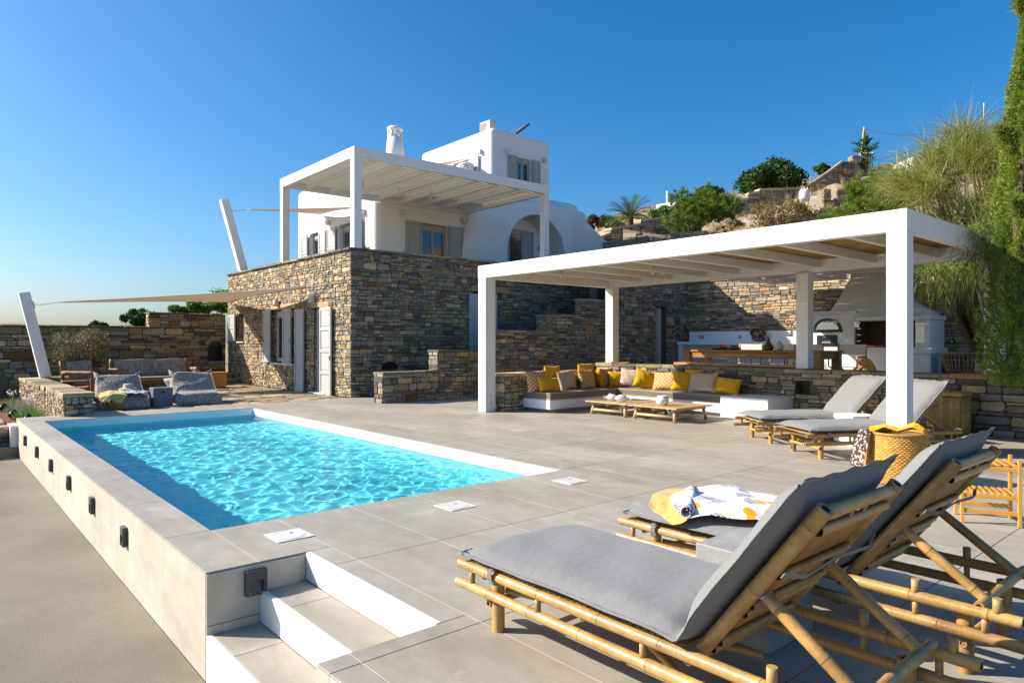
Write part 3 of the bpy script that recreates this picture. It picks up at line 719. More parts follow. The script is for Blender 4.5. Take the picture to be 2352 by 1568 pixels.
# ================================================================ UPPER WHITE HOUSE
def cut(obj, cutters):
    for c in cutters:
        md = obj.modifiers.new('b', 'BOOLEAN'); md.operation = 'DIFFERENCE'; md.object = c; md.solver = 'EXACT'
    bpy.context.view_layer.update(); dg = bpy.context.evaluated_depsgraph_get(); me = bpy.data.meshes.new_from_object(obj.evaluated_get(dg))
    obj.modifiers.clear(); old = obj.data; obj.data = me; bpy.data.meshes.remove(old)
    for c in cutters: d = c.data; bpy.data.objects.remove(c); bpy.data.meshes.remove(d)
def rounded(name, x0, y0, z0, x1, y1, z1, m, parent, bev=.14, taper=0.0, wob=.012, topround=None):
    """soft-edged plaster block with slightly uneven faces"""
    bm = bmesh.new(); bmesh.ops.create_cube(bm, size=1)
    for v in bm.verts:
        v.co = Vector(((x0 + x1) / 2 + v.co.x * (x1 - x0), (y0 + y1) / 2 + v.co.y * (y1 - y0), (z0 + z1) / 2 + v.co.z * (z1 - z0)))
    es = [e for e in bm.edges if (e.verts[0].co.z + e.verts[1].co.z) / 2 > z0 + .01]
    bmesh.ops.bevel(bm, geom=es, offset=bev, segments=6, profile=.5, affect='EDGES')
    for f in bm.faces: f.smooth = True
    me = bpy.data.meshes.new(name); off = OFF[parent.name] if parent else Vector((0, 0, 0))
    for v in bm.verts:
        if taper: 
            k = (z1 - v.co.z) / (z1 - z0); cx, cy = (x0 + x1) / 2, (y0 + y1) / 2
            v.co.x += (v.co.x - cx) / (x1 - x0) * 2 * taper * k; v.co.y += (v.co.y - cy) / (y1 - y0) * 2 * taper * k
        v.co -= off
    bm.to_mesh(me); bm.free(); me.materials.append(m)
    try: me.set_sharp_from_angle(angle=R(40))
    except Exception: pass
    o = bpy.data.objects.new(name, me); col.objects.link(o); o.parent = parent; OFF[o.name] = off; return o
def boxcut(x0, y0, z0, x1, y1, z1, off, bev=.05):
    bm = bmesh.new(); bmesh.ops.create_cube(bm, size=1)
    for v in bm.verts: v.co = Vector(((x0 + x1) / 2 + v.co.x * (x1 - x0), (y0 + y1) / 2 + v.co.y * (y1 - y0), (z0 + z1) / 2 + v.co.z * (z1 - z0))) - off
    if bev: bmesh.ops.bevel(bm, geom=bm.edges[:], offset=bev, segments=3, affect='EDGES')
    me = bpy.data.meshes.new('c'); bm.to_mesh(me); bm.free(); o = bpy.data.objects.new('c', me); col.objects.link(o); o.location = off; return o
WX, WY = 10.5, 18.55
white = thing('white_house', 'whitewashed upper house with rounded corners and arch standing on the stone storey', 'building', (WX, WY, 2.6)); wo = OFF[white.name]
white_lo = rounded('lower_block', WX, WY, 2.6, 15.6, 24.4, 6.85, M['plaster'], white, .24)
white_lo.data.materials.clear(); white_lo.data.materials.append(M['plaster'])
cut(white_lo, [boxcut(WX - .3, 19.9, 2.7, WX + .26, 21.0, 5.16, wo), boxcut(WX - .3, 22.35, 3.2, WX + .26, 23.25, 5.14, wo), boxcut(12.13, WY - .3, 2.7, 13.18, WY + .24, 5.12, wo, .04)])
for o in (white_lo,): o.parent = white
archb = rounded('arch_block', 13.95, 18.2, 2.6, 18.9, 23.5, 6.43, M['plaster'], white, .22)
# arch cutter
bm = bmesh.new(); cs = []; n_ = 28; cx_, r_ = 16.93, 1.42
pr = [(cx_ - r_, 2.7), (cx_ + r_, 2.7)] + [(cx_ + r_ * math.cos(PI * i / n_), 4.50 + 1.40 * math.sin(PI * i / n_)) for i in range(n_ + 1)]
v0 = [bm.verts.new(Vector((x, 17.9, z)) - wo) for x, z in pr]; v1 = [bm.verts.new(Vector((x, 19.2, z)) - wo) for x, z in pr]
bm.faces.new(v0); bm.faces.new(v1[::-1])
for i in range(len(pr)): bm.faces.new((v0[(i + 1) % len(pr)], v0[i], v1[i], v1[(i + 1) % len(pr)]))
bmesh.ops.recalc_face_normals(bm, faces=bm.faces[:]); me = bpy.data.meshes.new('c'); bm.to_mesh(me); bm.free(); ac = bpy.data.objects.new('c', me); col.objects.link(ac); ac.location = wo
cut(archb, [ac])
# battered flare joining the two blocks
fl = MB(); prof = [(2.6, .95), (3.4, .82), (4.2, .66), (5.0, .48), (5.8, .30), (6.5, .16)]
for i in range(len(prof) - 1):
    (za, wa), (zb, wb) = prof[i], prof[i + 1]
    q = [(14.3 - wa, 18.53, za), (14.0, 18.18, za), (14.4, 18.18, za), (14.4, 18.6, za), (14.3 - wb, 18.53, zb), (14.0, 18.18, zb), (14.4, 18.18, zb), (14.4, 18.6, zb)]
    fl.add(q, [(0, 1, 5, 4), (1, 2, 6, 5)], sm=True)
fl.build('buttress', M['plaster'], white)
tower = rounded('tower_block', 15.15, 18.62, 6.2, 18.05, 23.2, 8.87, M['plaster'], white, .20)
cut(tower, [boxcut(16.28, 18.3, 6.9, 17.0, 18.86, 7.98, wo, .04), boxcut(14.9, 19.85, 6.9, 15.4, 21.0, 8.0, wo)])
rounded('rear_block', 17.4, 19.4, 2.6, 20.5, 24, 6.95, M['plaster'], white, .3)
rounded('rear_block', 20.2, 19.35, 2.6, 20.9, 23, 6.68, M['plaster'], white, .25)
# raking outside stair wall at the right
rk = MB(); P_ = [(18.7, 2.6), (18.7, 6.40), (20.15, 6.40), (20.3, 6.1), (21.9, 5.25), (26.0, 3.0), (26.0, 2.6)]
vs = [(x, 18.9, z) for x, z in P_] + [(x, 19.34, z) for x, z in P_]; k = len(P_)
rk.add(vs, [tuple(range(k - 1, -1, -1)), tuple(range(k, 2 * k))] + [(i, (i + 1) % k, k + (i + 1) % k, k + i) for i in range(k)]).build('raking_wall', M['plaster'], white)
# windows and shutters, sunlit face
window(white, (WX, 19.92, 3.0), YU, NX, 1.06, 2.10, .20, 2, M['frame_grey'])
shutter(white, (WX, 19.28, 3.0), YU, NX, .62, 2.13, (1, 1, 1), off=.06, mirror=True); shutter(white, (WX, 21.08, 3.0), YU, NX, .60, 2.13, (1, 1, 1), off=.06)
window(white, (WX, 22.38, 3.2), YU, NX, .85, 1.88, .20, 2, M['frame_grey'])
shutter(white, (WX, 21.82, 3.2), YU, NX, .52, 1.90, (1, 1, 1), off=.06, mirror=True); shutter(white, (WX, 23.27, 3.2), YU, NX, .50, 1.90, (1, 1, 1), off=.06)
# window under the pergola
window(white, (12.14, WY, 2.8), XU, NY, 1.03, 2.27, .16, 2, M['taupe'] if False else M['frame_grey'])
shutter(white, (11.56, WY, 2.8), XU, NY, .57, 2.32, (1, 1, 1, 1), M['frame_grey'], off=.06); shutter(white, (13.19, WY, 2.8), XU, NY, .58, 2.32, (1, 1, 1, 1), M['frame_grey'], off=.06, mirror=True)
# inside the arch
window(white, (16.25, 19.10, 2.7), XU, NY, .75, 2.75, .0, 1, M['frame_grey'])
shutter(white, (17.02, 19.19, 2.7), XU, NY, .55, 2.75, (1, 1, 1, 1), M['frame_grey'], off=.06)
wall_lamp((17.95, 19.19, 4.9), NY, XU, 'cream cube lamp inside the arch right of the shuttered door', 'cream cube wall lamps')
# tower
window(white, (16.29, 18.62, 6.9), XU, NY, .70, 1.08, .16, 2, M['frame_grey'])
shutter(white, (15.89, 18.62, 6.85), XU, NY, .38, 1.13, (1, 1, 1), M['frame_grey'], off=.06); shutter(white, (17.02, 18.62, 6.85), XU, NY, .37, 1.13, (1, 1, 1), M['frame_grey'], off=.06, mirror=True)
window(white, (15.15, 19.88, 6.9), YU, NX, 1.10, 1.10, .16, 2, M['frame_grey'])
shutter(white, (15.15, 19.30, 6.85), YU, NX, .55, 1.15, (1, 1), off=.05, mirror=True); shutter(white, (15.15, 21.02, 6.85), YU, NX, .5, 1.15, (1, 1), off=.05)
L1 = 'cream cube wall lamps'
wall_lamp((WX, 21.66, 5.33), NX, YU, 'cream cube lamp on the sunlit white wall between the two shuttered windows', L1)
wall_lamp((WX, 19.22, 5.35), NX, YU, 'cream cube lamp on the white wall right of the corner window, in sail shadow', L1)
wall_lamp((11.42, WY, 5.36), NY, XU, 'cream cube lamp left of the shuttered window under the upper pergola', L1)
wall_lamp((13.80, WY - .02, 5.38), NY, XU, 'cream cube lamp right of the shuttered window under the upper pergola', L1)
wall_lamp((15.79, 18.62, 8.07), NY, XU, 'cream cube lamp above the left shutter on the shaded tower face', L1)
wall_lamp((17.63, 18.62, 8.07), NY, XU, 'cream cube lamp right of the window on the shaded tower face', L1)
wall_lamp((15.15, 19.2, 8.07), NX, YU, 'cream cube lamp on the sunlit tower face near its corner', L1)
wall_lamp((15.15, 21.35, 8.05), NX, YU, 'cream cube lamp on the sunlit tower face just over the pergola beam', L1)
# chimneys on the roof
def chimney(x, y, z0, z1, r, label):
    t = thing('chimney', label, 'chimney', (x, y, z0)); h = z1 - z0
    MB().lathe([(r * 1.75, 0), (r * 1.25, h * .60), (r * 1.02, h * .84), (r * .85, h * .845), (0.001, h * .85)], (x, y, z0), 24).build('shaft', M['plaster'], t)
    c = MB().lathe([(.001, h * .935), (r * 1.0, h * .935), (r * 1.08, h * .945), (r * 1.08, h * .985), (r * .95, h), (.001, h)], (x, y, z0), 24); c.build('cap', M['plaster'], t)
    for i in range(6):
        a = 2 * PI * i / 6 + .5; MB().tube([(x + r * .80 * math.cos(a), y + r * .80 * math.sin(a), z0 + h * .835), (x + r * .80 * math.cos(a), y + r * .80 * math.sin(a), z0 + h * .937)], [r * .26, r * .2], 10).build('pier', M['plaster'], t)
chimney(12.6, 20.9, 6.6, 8.83, .255, 'tall round white chimney with open cap rising behind the upper pergola')
chimney(14.75, 19.6, 6.3, 7.66, .26, 'short round white chimney with open cap in front of the tower window')
# air conditioner and solar panel
ac_ = thing('air_conditioner', 'beige air conditioner unit on the tower roof edge', 'air conditioner', (15.55, 19.35, 8.86))
MB().box(15.40, 19.05, 8.862, 15.70, 19.65, 9.26, bev=.02).build('casing', M['lamp_white'], ac_)
for i in range(6): MB().box(15.385, 19.25, 8.93 + i * .05, 15.398, 19.62, 8.95 + i * .05).build('grille_bar', M['taupe'], ac_)
sp_ = thing('solar_collector', 'tilted glass solar water panel on the tower roof', 'solar panel', (17.4, 20.2, 8.87))
a, b, c, d = Vector((17.0, 19.6, 9.05)), Vector((17.75, 19.5, 9.66)), Vector((17.9, 20.9, 9.66)), Vector((17.1, 20.9, 9.05))
for q in ((17.1, 19.8), (17.8, 20.7)): MB().tube([(q[0], q[1], 8.80), (q[0], q[1], 9.05 + (q[0] - 17.0) * .8)], .02, 6).build('strut', M['dark_metal'], sp_)
nrm = (b - a).cross(d - a).normalized()
MB().add([a, b, c, d] + [q + nrm * .07 for q in (a, b, c, d)], [(0, 1, 2, 3), (7, 6, 5, 4), (0, 4, 5, 1), (1, 5, 6, 2), (2, 6, 7, 3), (3, 7, 4, 0)]).build('frame', M['dark_metal'], sp_)
MB().add([q + nrm * .075 for q in (a.lerp(c, .05), b.lerp(d, .05), c.lerp(a, .05), d.lerp(b, .05))], [(0, 1, 2, 3)]).build('panel', M['steel'], sp_)
# aerial bracket on the white wall
ae = thing('hook_bracket', 'small forked cream bracket on the white wall left of a cube lamp', 'bracket', (WX, 21.95, 5.1))
MB().tube([(WX - .04, 21.95, 5.0), (WX - .04, 21.95, 5.42)], .02, 6).tube([(WX - .04, 21.95, 5.4), (WX - .05, 22.3, 5.75)], .006, 5).tube([(WX - .04, 21.95, 5.4), (WX - .05, 21.97, 5.75)], .006, 5).tube([(WX - .04, 21.95, 5.4), (WX - .05, 21.7, 5.58)], .006, 5).build('bracket_arm', M['lamp_white'], ae)

# ================================================================ UPPER PERGOLA
up = thing('upper_pergola', 'white slatted pergola on the upper terrace over the stone storey', 'pergola', (7.58, 14.38, 3.48))
X0, X1, Y0, Y1, ZT, ZB = 7.58, 13.90, 14.38, 18.53, 5.84, 5.59
for x, y in ((X0, Y0), (X0, Y1), (X1 - .24, Y0)):
    MB().box(x + .003, y + .003, 3.48, x + .20, y + .20, ZB, bev=.006).build('post', M['white_paint'], up)
    m_ = MB()
    for dz in (.16, .30): m_.tube([(x - .004, y + .1, 3.48 + dz), (x + .004, y + .1, 3.48 + dz)], .012, 8)
    m_.build('bolt', M['dark_metal'], up)
MB().box(X0, Y0, ZB, X0 + .12, Y1 + .2, ZT, bev=.005).build('beam', M['white_paint'], up)
MB().box(X1 - .12, Y0, ZB, X1, Y1, ZT, bev=.005).build('beam', M['white_paint'], up)
MB().box(X0 + .12, Y0, ZB, X1 - .12, Y0 + .12, ZT - .001, bev=.005).build('beam', M['white_paint'], up)
MB().box(X0 + .12, Y1 + .0, ZB, 10.45, Y1 + .12, ZT - .001, bev=.005).build('beam', M['white_paint'], up)
MB().box(10.45, WY - .10, ZB, X1 - .12, WY - .01, ZT - .001, bev=.005).build('wall_plate', M['white_paint'], up)
for x in (8.25, 8.98, 9.76, 10.54, 11.32, 12.05, 12.80): MB().box(x - .035, Y0 + .12, ZB + .02, x + .035, Y1 - .08, ZB + .15, bev=.004).build('rafter', M['white_paint'], up)
y = Y0 + .18; i = 0
slat0 = None
while y < Y1 - .05:
    if slat0 is None:
        slat0 = MB().box(X0 + .13, -.074, 0, X1 - .13, .074, .010).build('slat', M['white_paint'], up); s_ = slat0
    else: s_ = slat0.copy(); col.objects.link(s_); s_.parent = up
    s_.location = Vector((0, 0, ZB + .152)) + Vector((0, y, 0)) - Vector((0, 0, 0))
    y += .19
slat0.data.update()
MB().box(X0 + .13, Y0 + .13, ZB + .168, X1 - .13, Y1 - .02, ZB + .170).build('roof_sheet', M['roof_sheet'], up)
def spot(P, label, group, m=None):
    P = Vector(P); t = thing('spotlight', label, 'spotlight', P, group=group)
    MB().lathe([(.03, 0), (.03, -.05), (.001, -.05)], P, 12).build('base', M['lamp_white'], t)
    for q in (-.035, .028): MB().box(P.x + q, P.y - .006, P.z - .10, P.x + q + .007, P.y + .006, P.z - .02).build('bracket', M['lamp_white'], t)
    MB().lathe([(.001, -.06), (.033, -.07), (.033, -.19), (.025, -.20), (.001, -.185)], P, 12).build('head', M['lamp_white'], t)
for (x, w) in ((9.0, 'leftmost'), (10.15, 'second from the left'), (11.2, 'third from the left'), (12.2, 'rightmost')):
    spot((x, 16.6, ZB + .04), f'small white spotlight under the upper pergola, {w} of four', 'upper pergola spotlights')
# ================================================================ SAILS AND LEANING POLES
def leanpole(P0, P1, w, label, zs=.33):
    P0 = Vector(P0); P1 = Vector(P1); t = thing('sail_post', label, 'post', P0, group='leaning white sail posts')
    k = P0.lerp(P1, zs)
    MB().beam(P0, k, w * 1.02, w * 1.02, Vector((0, 1, 0)), .006).build('lower_section', M['white_paint'], t)
    MB().beam(k, P1, w, w, Vector((0, 1, 0)), .006).build('upper_section', M['white_paint'], t)
    c = P0.lerp(P1, .86) + Vector((w * .5, 0, 0)); ax = (P1 - P0).normalized()
    MB().bbox(c + Vector((.02, 0, 0)), ax, YU, ax.cross(YU), .09, .05, .012, .002).build('plate', M['metal'], t)
    return c + Vector((.03, 0, 0))
def chain(P0, P1, label, sag=.02):
    P0, P1 = Vector(P0), Vector(P1); L = (P1 - P0).length; n = max(4, int(L / .055)); mb = MB()
    for i in range(n):
        a, b = P0.lerp(P1, i / n), P0.lerp(P1, (i + 1.35) / n); z = -sag * math.sin(PI * i / n)
        d = (b - a).normalized(); s = d.cross(Z_).normalized() * .011 if i % 2 else Vector((0, 0, .011))
        a.z += z; b.z += z
        mb.tube([a - s, a + s, b + s, b - s, a - s], .0035, 4, cap=False)
    o = mb.build('chain', M['metal'], loc=P0); return tag(o, label, 'chain', 'chains of the shade sails')
def sail(A, B, C, name, label, sag=.10, dip=.0):
    A, B, C = Vector(A), Vector(B), Vector(C); n = 26; V = []; F = []; idx = {}
    G = (A + B + C) / 3
    for i in range(n + 1):
        for j in range(n + 1 - i):
            k = n - i - j; a, b, c = i / n, j / n, k / n
            p = A * a + B * b + C * c
            e = 4 * (a * b * (1 - c) + b * c * (1 - a) + c * a * (1 - b))
            # concave edges: pull points near each edge inwards
            pull = 4 * a * b * max(0, 1 - 3 * c) ** 2 + 4 * b * c * max(0, 1 - 3 * a) ** 2 + 4 * c * a * max(0, 1 - 3 * b) ** 2
            p = p + (G - p) * sag * pull; p.z -= dip * 27 * a * b * c
            idx[(i, j)] = len(V); V.append(p)
    for i in range(n):
        for j in range(n - i):
            F.append((idx[(i, j)], idx[(i + 1, j)], idx[(i, j + 1)]))
            if j < n - i - 1: F.append((idx[(i + 1, j)], idx[(i + 1, j + 1)], idx[(i, j + 1)]))
    t = thing('shade_sail', label, 'shade sail', A, group='triangular beige shade sails')
    mb = MB(); mb.add(V, F, sm=True); o = mb.build('cloth', M['sail'], t)
    md = o.modifiers.new('s', 'SOLIDIFY'); md.thickness = .006; md.offset = 0
    e = MB()
    for (f, g) in ((lambda q: (q, 0), 0), (lambda q: (0, q), 0), (lambda q: (q, n - q), 0)):
        e.tube([V[idx[f(q)]] for q in range(n + 1)], .013, 5)
    e.build('hem', M['sail'], t); return t
# lower sail
LWT = .40
c1 = leanpole((2.33, 20.55, LWT + .0), (1.88, 20.48, 2.50), .23, 'leaning white post on the low stone planter wall at the far left')
A1 = Vector((2.48, 20.44, 2.275)); chain(c1, A1, 'short chain from the leaning post on the planter wall to the lower sail')
B1 = Vector((7.30, 16.3, 2.66)); chain(B1, (7.47, 15.5, 2.745), 'short chain fixing the lower sail to the sunlit stone wall')
sail(A1, B1, (7.42, 22.35, 2.56), 's', 'beige shade sail stretched low from the left leaning post to the stone wall', .20, .05)
# upper sail
c2 = leanpole((7.78, 22.15, 3.50), (7.18, 22.19, 5.76), .24, 'leaning white post standing on the parapet of the stone storey', .30)
A2 = Vector((7.86, 22.1, 5.52)); chain(c2, A2, 'short chain from the parapet post to the upper sail')
B2 = Vector((10.35, 19.3, 5.50)); chain(B2, (10.49, 18.8, 5.55), 'short chain fixing the upper sail near the white house corner')
sail(A2, B2, (10.42, 22.2, 5.70), 's', 'beige shade sail crossing behind the posts of the upper pergola', .16, .04)
B3 = Vector((15.05, 20.1, 7.98)); chain(B3, (15.13, 19.1, 8.24), 'thin chain fixing the topmost sail to the tower')
sail((12.4, 23.2, 7.55), B3, (15.12, 22.75, 8.0), 's', 'beige shade sail fixed to the sunlit face of the white tower', .14, .03)

# ================================================================ MAIN PERGOLA
pg = thing('pool_pergola', 'large white pergola roofed with reed over the lounge bench by the pool', 'pergola', (7.82, 2.71, 0))
X0, X1, Y0, Y1, ZT, ZB = 7.82, 11.50, 2.71, 10.03, 2.70, 2.47
def post(x0, y0, x1, y1, z0, z1, par, bolts=True):
    MB().box(x0, y0, z0 + .003, x1, y1, z1 - .002, bev=.006).build('post', M['white_paint'], par)
    if bolts:
        m_ = MB()
        for dz in (.16, .30): m_.tube([((x0 + x1) / 2, y0 - .003, z0 + dz), ((x0 + x1) / 2, y0 + .01, z0 + dz)], .012, 8)
        m_.build('bolt', M['dark_metal'], par)
post(X0 + .002, 9.80, X0 + .24, 10.02, 0, ZB, pg); post(X0 + .002, Y0 + .002, X0 + .18, 2.92, 0, ZB, pg)
for y in (9.75, 5.45): post(11.30, y, 11.50, y + .21, .835, ZB, pg)
post(11.30, 2.72, 11.50, 2.93, .835, ZB, pg)
MB().box(X0, Y0, ZB, X0 + .12, Y1, ZT, bev=.005).build('beam', M['white_paint'], pg)
MB().box(X1 - .16, Y0, ZB + .002, X1, Y1, ZT, bev=.005).build('beam', M['white_paint'], pg)
MB().box(X0 + .12, Y0, ZB, X1 - .16, Y0 + .12, ZT - .001, bev=.005).build('beam', M['white_paint'], pg)
MB().box(X0 + .12, Y1 - .12, ZB, X1 - .16, Y1, ZT - .001, bev=.005).build('beam', M['white_paint'], pg)
for y in (9.05, 8.26, 7.49, 6.79, 6.13, 5.27, 4.40, 3.53): MB().box(X0 + .12, y - .035, 2.53, X1 - .16, y + .035, 2.665, bev=.004).build('rafter', M['white_paint'], pg)
def reeds(x0, x1, y0, y1, z, par, n=2, seg=3, gap=.02, step=.0125):
    """two crossed layers of thin reed stems lying on the rafters, built as one mat"""
    V = []; F = []; C = []
    x = x0
    while x < x1:
        for s in range(seg):
            if random.random() < gap: continue
            a = y0 + (y1 - y0) * s / seg + random.uniform(-.05, .05); b = y0 + (y1 - y0) * (s + 1) / seg + random.uniform(-.02, .08)
            a = max(a, y0); b = min(b, y1); r = random.uniform(.0066, .0086); zz = z + random.uniform(0, .006); dx = random.uniform(-.008, .008); q = len(V)
            for (yy, xx) in ((a, x), (b, x + dx)): V += [(xx - r, yy, zz), (xx, yy, zz - r), (xx + r, yy, zz), (xx, yy, zz + r)]
            F += [(q + i, q + (i + 1) % 4, q + 4 + (i + 1) % 4, q + 4 + i) for i in range(4)]
            k = random.uniform(.7, 1.25); C += [(.44 * k, .27 * k, .085 * k)] * 4
        x += step
    return fastmesh('reed_mat', V, F, M['reed'], par, cols=np.array(C))
r_ = reeds(X0 + .13, X1 - .17, Y0 + .13, Y1 - .13, 2.674, pg, step=.0118, gap=.02); r_['kind'] = 'stuff'
r_ = reeds(X0 + .13, X1 - .17, Y0 + .13, Y1 - .13, 2.687, pg, seg=5, step=.0122, gap=.06); r_['kind'] = 'stuff'
for P, lab in (((8.6, 8.62, ZB + .16), 'white spotlight hanging under the pool pergola, second from its left end'), ((9.3, 7.15, ZB + .16), 'white spotlight hanging under the middle of the pool pergola')):
    spot(P, lab, 'pool pergola spotlights')
def downlight(P, label):
    P = Vector(P); t = thing('downlight', label, 'downlight', P, group='white cylinder downlights under the pool pergola')
    MB().lathe([(.045, 0), (.045, -.11), (.036, -.115), (.036, -.10), (.001, -.10)], P, 16).build('housing', M['lamp_white'], t)
downlight((8.25, 9.45, ZB + .20), 'white cylinder downlight nearest the left front post of the pool pergola')
downlight((8.5, 3.95, ZB + .20), 'white cylinder downlight left of the right front post of the pool pergola')
downlight((10.9, 9.4, ZB + .20), 'white cylinder downlight close to the back left post of the pool pergola')
downlight((10.6, 7.9, ZB + .20), 'white cylinder downlight between the back left and middle posts of the pool pergola')
downlight((10.9, 3.15, ZB + .20), 'white cylinder downlight at the right end of the pool pergola')

# ================================================================ GARDEN WALLS
def wall(name, label, x0, y0, x1, y1, z0, z1, faces, wt=W_GREY, cap=True, sz=(.065, .15, .12, .38), core=None, limit=300, holes=(), capth=.05, cat='wall', jit=.008, openholes=()):
    t = thing(name, label, cat, (x0, y0, z0)); th = capth if cap else 0
    mb = MB()
    if holes: 
        facewall(mb, (x0, y0, z0), YU, Z_, NX, y1 - y0, z1 - th - z0, holes, .2)
        mb.box(x0 + .201, y0, z0, x1, y1, z1 - th); mb.add([(x0, y0, z1 - th), (x0 + .2, y0, z1 - th), (x0 + .2, y1, z1 - th), (x0, y1, z1 - th)], [(0, 1, 2, 3)])
    else: mb.box(x0, y0, z0, x1, y1, z1 - th)
    mb.build('wall_core', core or M['mortar'], t); st = Stones(t); h = z1 - th - z0
    if 'w' in faces: st.face((x0, y0, z0), YU, Z_, NX, y1 - y0, h, *sz, holes=holes, wt=wt, jit=jit)
    if 's' in faces: st.face((x0, y0, z0), XU, Z_, NY, x1 - x0, h, *sz, wt=wt, jit=jit)
    if 'n' in faces: st.face((x0, y1, z0), XU, Z_, Vector((0, 1, 0)), x1 - x0, h, *sz, wt=wt, jit=jit)
    if 'e' in faces: st.face((x1, y0, z0), YU, Z_, XU, y1 - y0, h, *sz, wt=wt, jit=jit)
    if cap:
        if (x1 - x0) > (y1 - y0): st.slabs((x0 - .02, y0, z1 - th), XU, YU, x1 - x0 + .04, y1 - y0, th, wt=wt)
        else: st.slabs((x0, y0 - .02, z1 - th), YU, XU, y1 - y0 + .04, x1 - x0, th, wt=wt)
    return t, st
# stepped parapet of the outside stair
t, st = wall('stair_wall', 'stepped stone parapet wall climbing in front of the shaded house wall', 7.32, 12.61, 8.72, 12.98, 0, .655, 'ws', sz=(.08, .16, .14, .36))
for (xa, xb, zt) in ((8.72, 10.28, 1.11), (10.28, 12.05, 1.57), (12.05, 13.50, 2.0), (13.50, 14.30, 2.45)):
    MB().box(xa, 12.61, 0, xb, 12.98, zt - .05).build('wall_core', M['mortar'], t)
    st.face((xa, 12.61, 0), XU, Z_, NY, xb - xa, zt - .05, .065, .15, .12, .38, wt=W_GREY)
    st.face((xa, 12.61, zt - .5), YU, Z_, NX, .37, .45, .08, .17, .12, .3, wt=W_GREY)
    st.slabs((xa - .03, 12.61, zt - .05), XU, YU, xb - xa + .06, .37, .05)
st.write(M['stone'], 300)
# tall wall with the grey door, joining the kitchen's back wall
t = thing('courtyard_wall', 'tall shaded stone wall with a narrow grey door behind the pergola', 'wall', (14.3, 12.61, 0))
mb = MB(); hd = [(2.26, 2.76, .38, 2.33)]
facewall(mb, (14.3, 12.62, 0), XU, Z_, NY, 4.0, 3.85, hd, .3).box(14.3, 12.93, 0, 18.3, 13.2, 3.85); mb.build('wall_core', M['mortar'], t)
st = Stones(t); st.face((14.3, 12.62, 0), XU, Z_, NY, 3.95, 3.82, .065, .15, .12, .38, hd, W_GREY)
it = stone_shape(Vector((14.3, 12.62, 0)), XU, Z_, NY, 2.1, 2.95, 2.34, 2.52, .06, wt=[0, 1, 0, 1, 0, 0, 0, 0, 0, 0]); st.items.append((Vector((16.8, 12.6, 2.4)), NY, .5, it)); st.write(M['stone'], 250)
d_ = MB().box(16.57, 12.78, .39, 17.05, 12.84, 2.32, bev=.004).build('door', M['shutter_grey'], t)
MB().box(16.82, 12.74, .39, 16.85, 12.779, 2.30, bev=.003).build('post', M['frame_grey'], d_)
# kitchen back wall (catches the sun)
t = thing('kitchen_wall', 'long stone wall behind the outdoor kitchen with a diagonal patch of sun', 'wall', (18.2, 2.4, .38))
MB().box(18.22, 2.4, 0, 18.6, 12.9, 3.12).build('wall_core', M['mortar'], t)
st = Stones(t); st.face((18.22, 2.4, .3), YU, Z_, NX, 10.22, 2.8, .055, .13, .14, .42, wt=W_HOUSE); st.slabs((18.2, 2.4, 3.12), YU, XU, 10.4, .42, .05); st.write(M['stone'], 300)
# low retaining wall behind the bench and loungers, with a niche
t, st = wall('retaining_wall', 'low stone wall with flat capping behind the bench and far loungers', 11.13, .6, 11.60, 10.05, 0, .835, 'wn', sz=(.07, .17, .16, .48), holes=[(4.73, 4.98, .42, .64)], capth=.06)
st.write(M['stone'], 300)
t, st = wall('bench_end_wall', 'short low stone wall behind the left arm of the built-in bench', 8.17, 9.66, 11.12, 10.04, 0, .70, 'wsn', wt=W_HOUSE, sz=(.07, .20, .12, .30), capth=.05)
st.write(M['stone'], 200)
# planter wall on the left
t, st = wall('planter_wall', 'broad low stone planter wall beside the flower bed at the far left', 1.86, 13.95, 2.27, 20.95, -.45, .40, 'ws', wt=W_HOUSE, sz=(.06, .13, .08, .22), capth=.07)
st.write(M['stone'], 300)
t, st = wall('patio_back_wall', 'low stone wall behind the armchair on the patio', 2.28, 20.5, 6.0, 20.95, -.05, .40, 's', wt=W_GREY, limit=150); st.write(M['stone'], 150)
# boundary wall
t = thing('boundary_wall', 'long brown stone boundary wall closing the left side of the patio', 'wall', (-6, 23.0, -.45))
MB().box(-6, 23.03, -1, 5.25, 23.4, 1.72).box(5.25, 23.03, -1, 7.5, 23.4, 2.17).build('wall_core', M['mortar'], t)
st = Stones(t); hb = [(12.95, 13.4, .66 + .45, 1.33 + .45)]
st.face((-6, 23.03, -.45), XU, Z_, NY, 13.5, 2.15, .09, .20, .2, .62, hb, W_BROWN, prot=(.012, .045), jit=.014)
st.face((5.25, 23.03, 1.72), XU, Z_, NY, 2.25, .43, .10, .20, .2, .5, (), W_BROWN); st.slabs((-6, 23.0, 1.72), XU, YU, 11.2, .4, .04, wt=W_BROWN); st.slabs((5.22, 23.0, 2.16), XU, YU, 2.2, .4, .04, wt=W_BROWN)
st.face((5.25, 23.03, 1.74), YU, Z_, NX, .36, .4, .10, .20, .12, .25, (), W_HOUSE)
st.arch((7.17, 23.0, .66 + .67 - .22 + .0), XU, NY, .22, .34, 9, W_BROWN); st.write(M['stone'], 300)
MB().box(6.95, 22.97, .60, 7.42, 23.1, .66, bev=.008).build('niche_shelf', M['concrete'], t)
MB().box(6.96, 23.018, .67, 7.38, 23.028, 1.16).build('niche', M['black'], t)
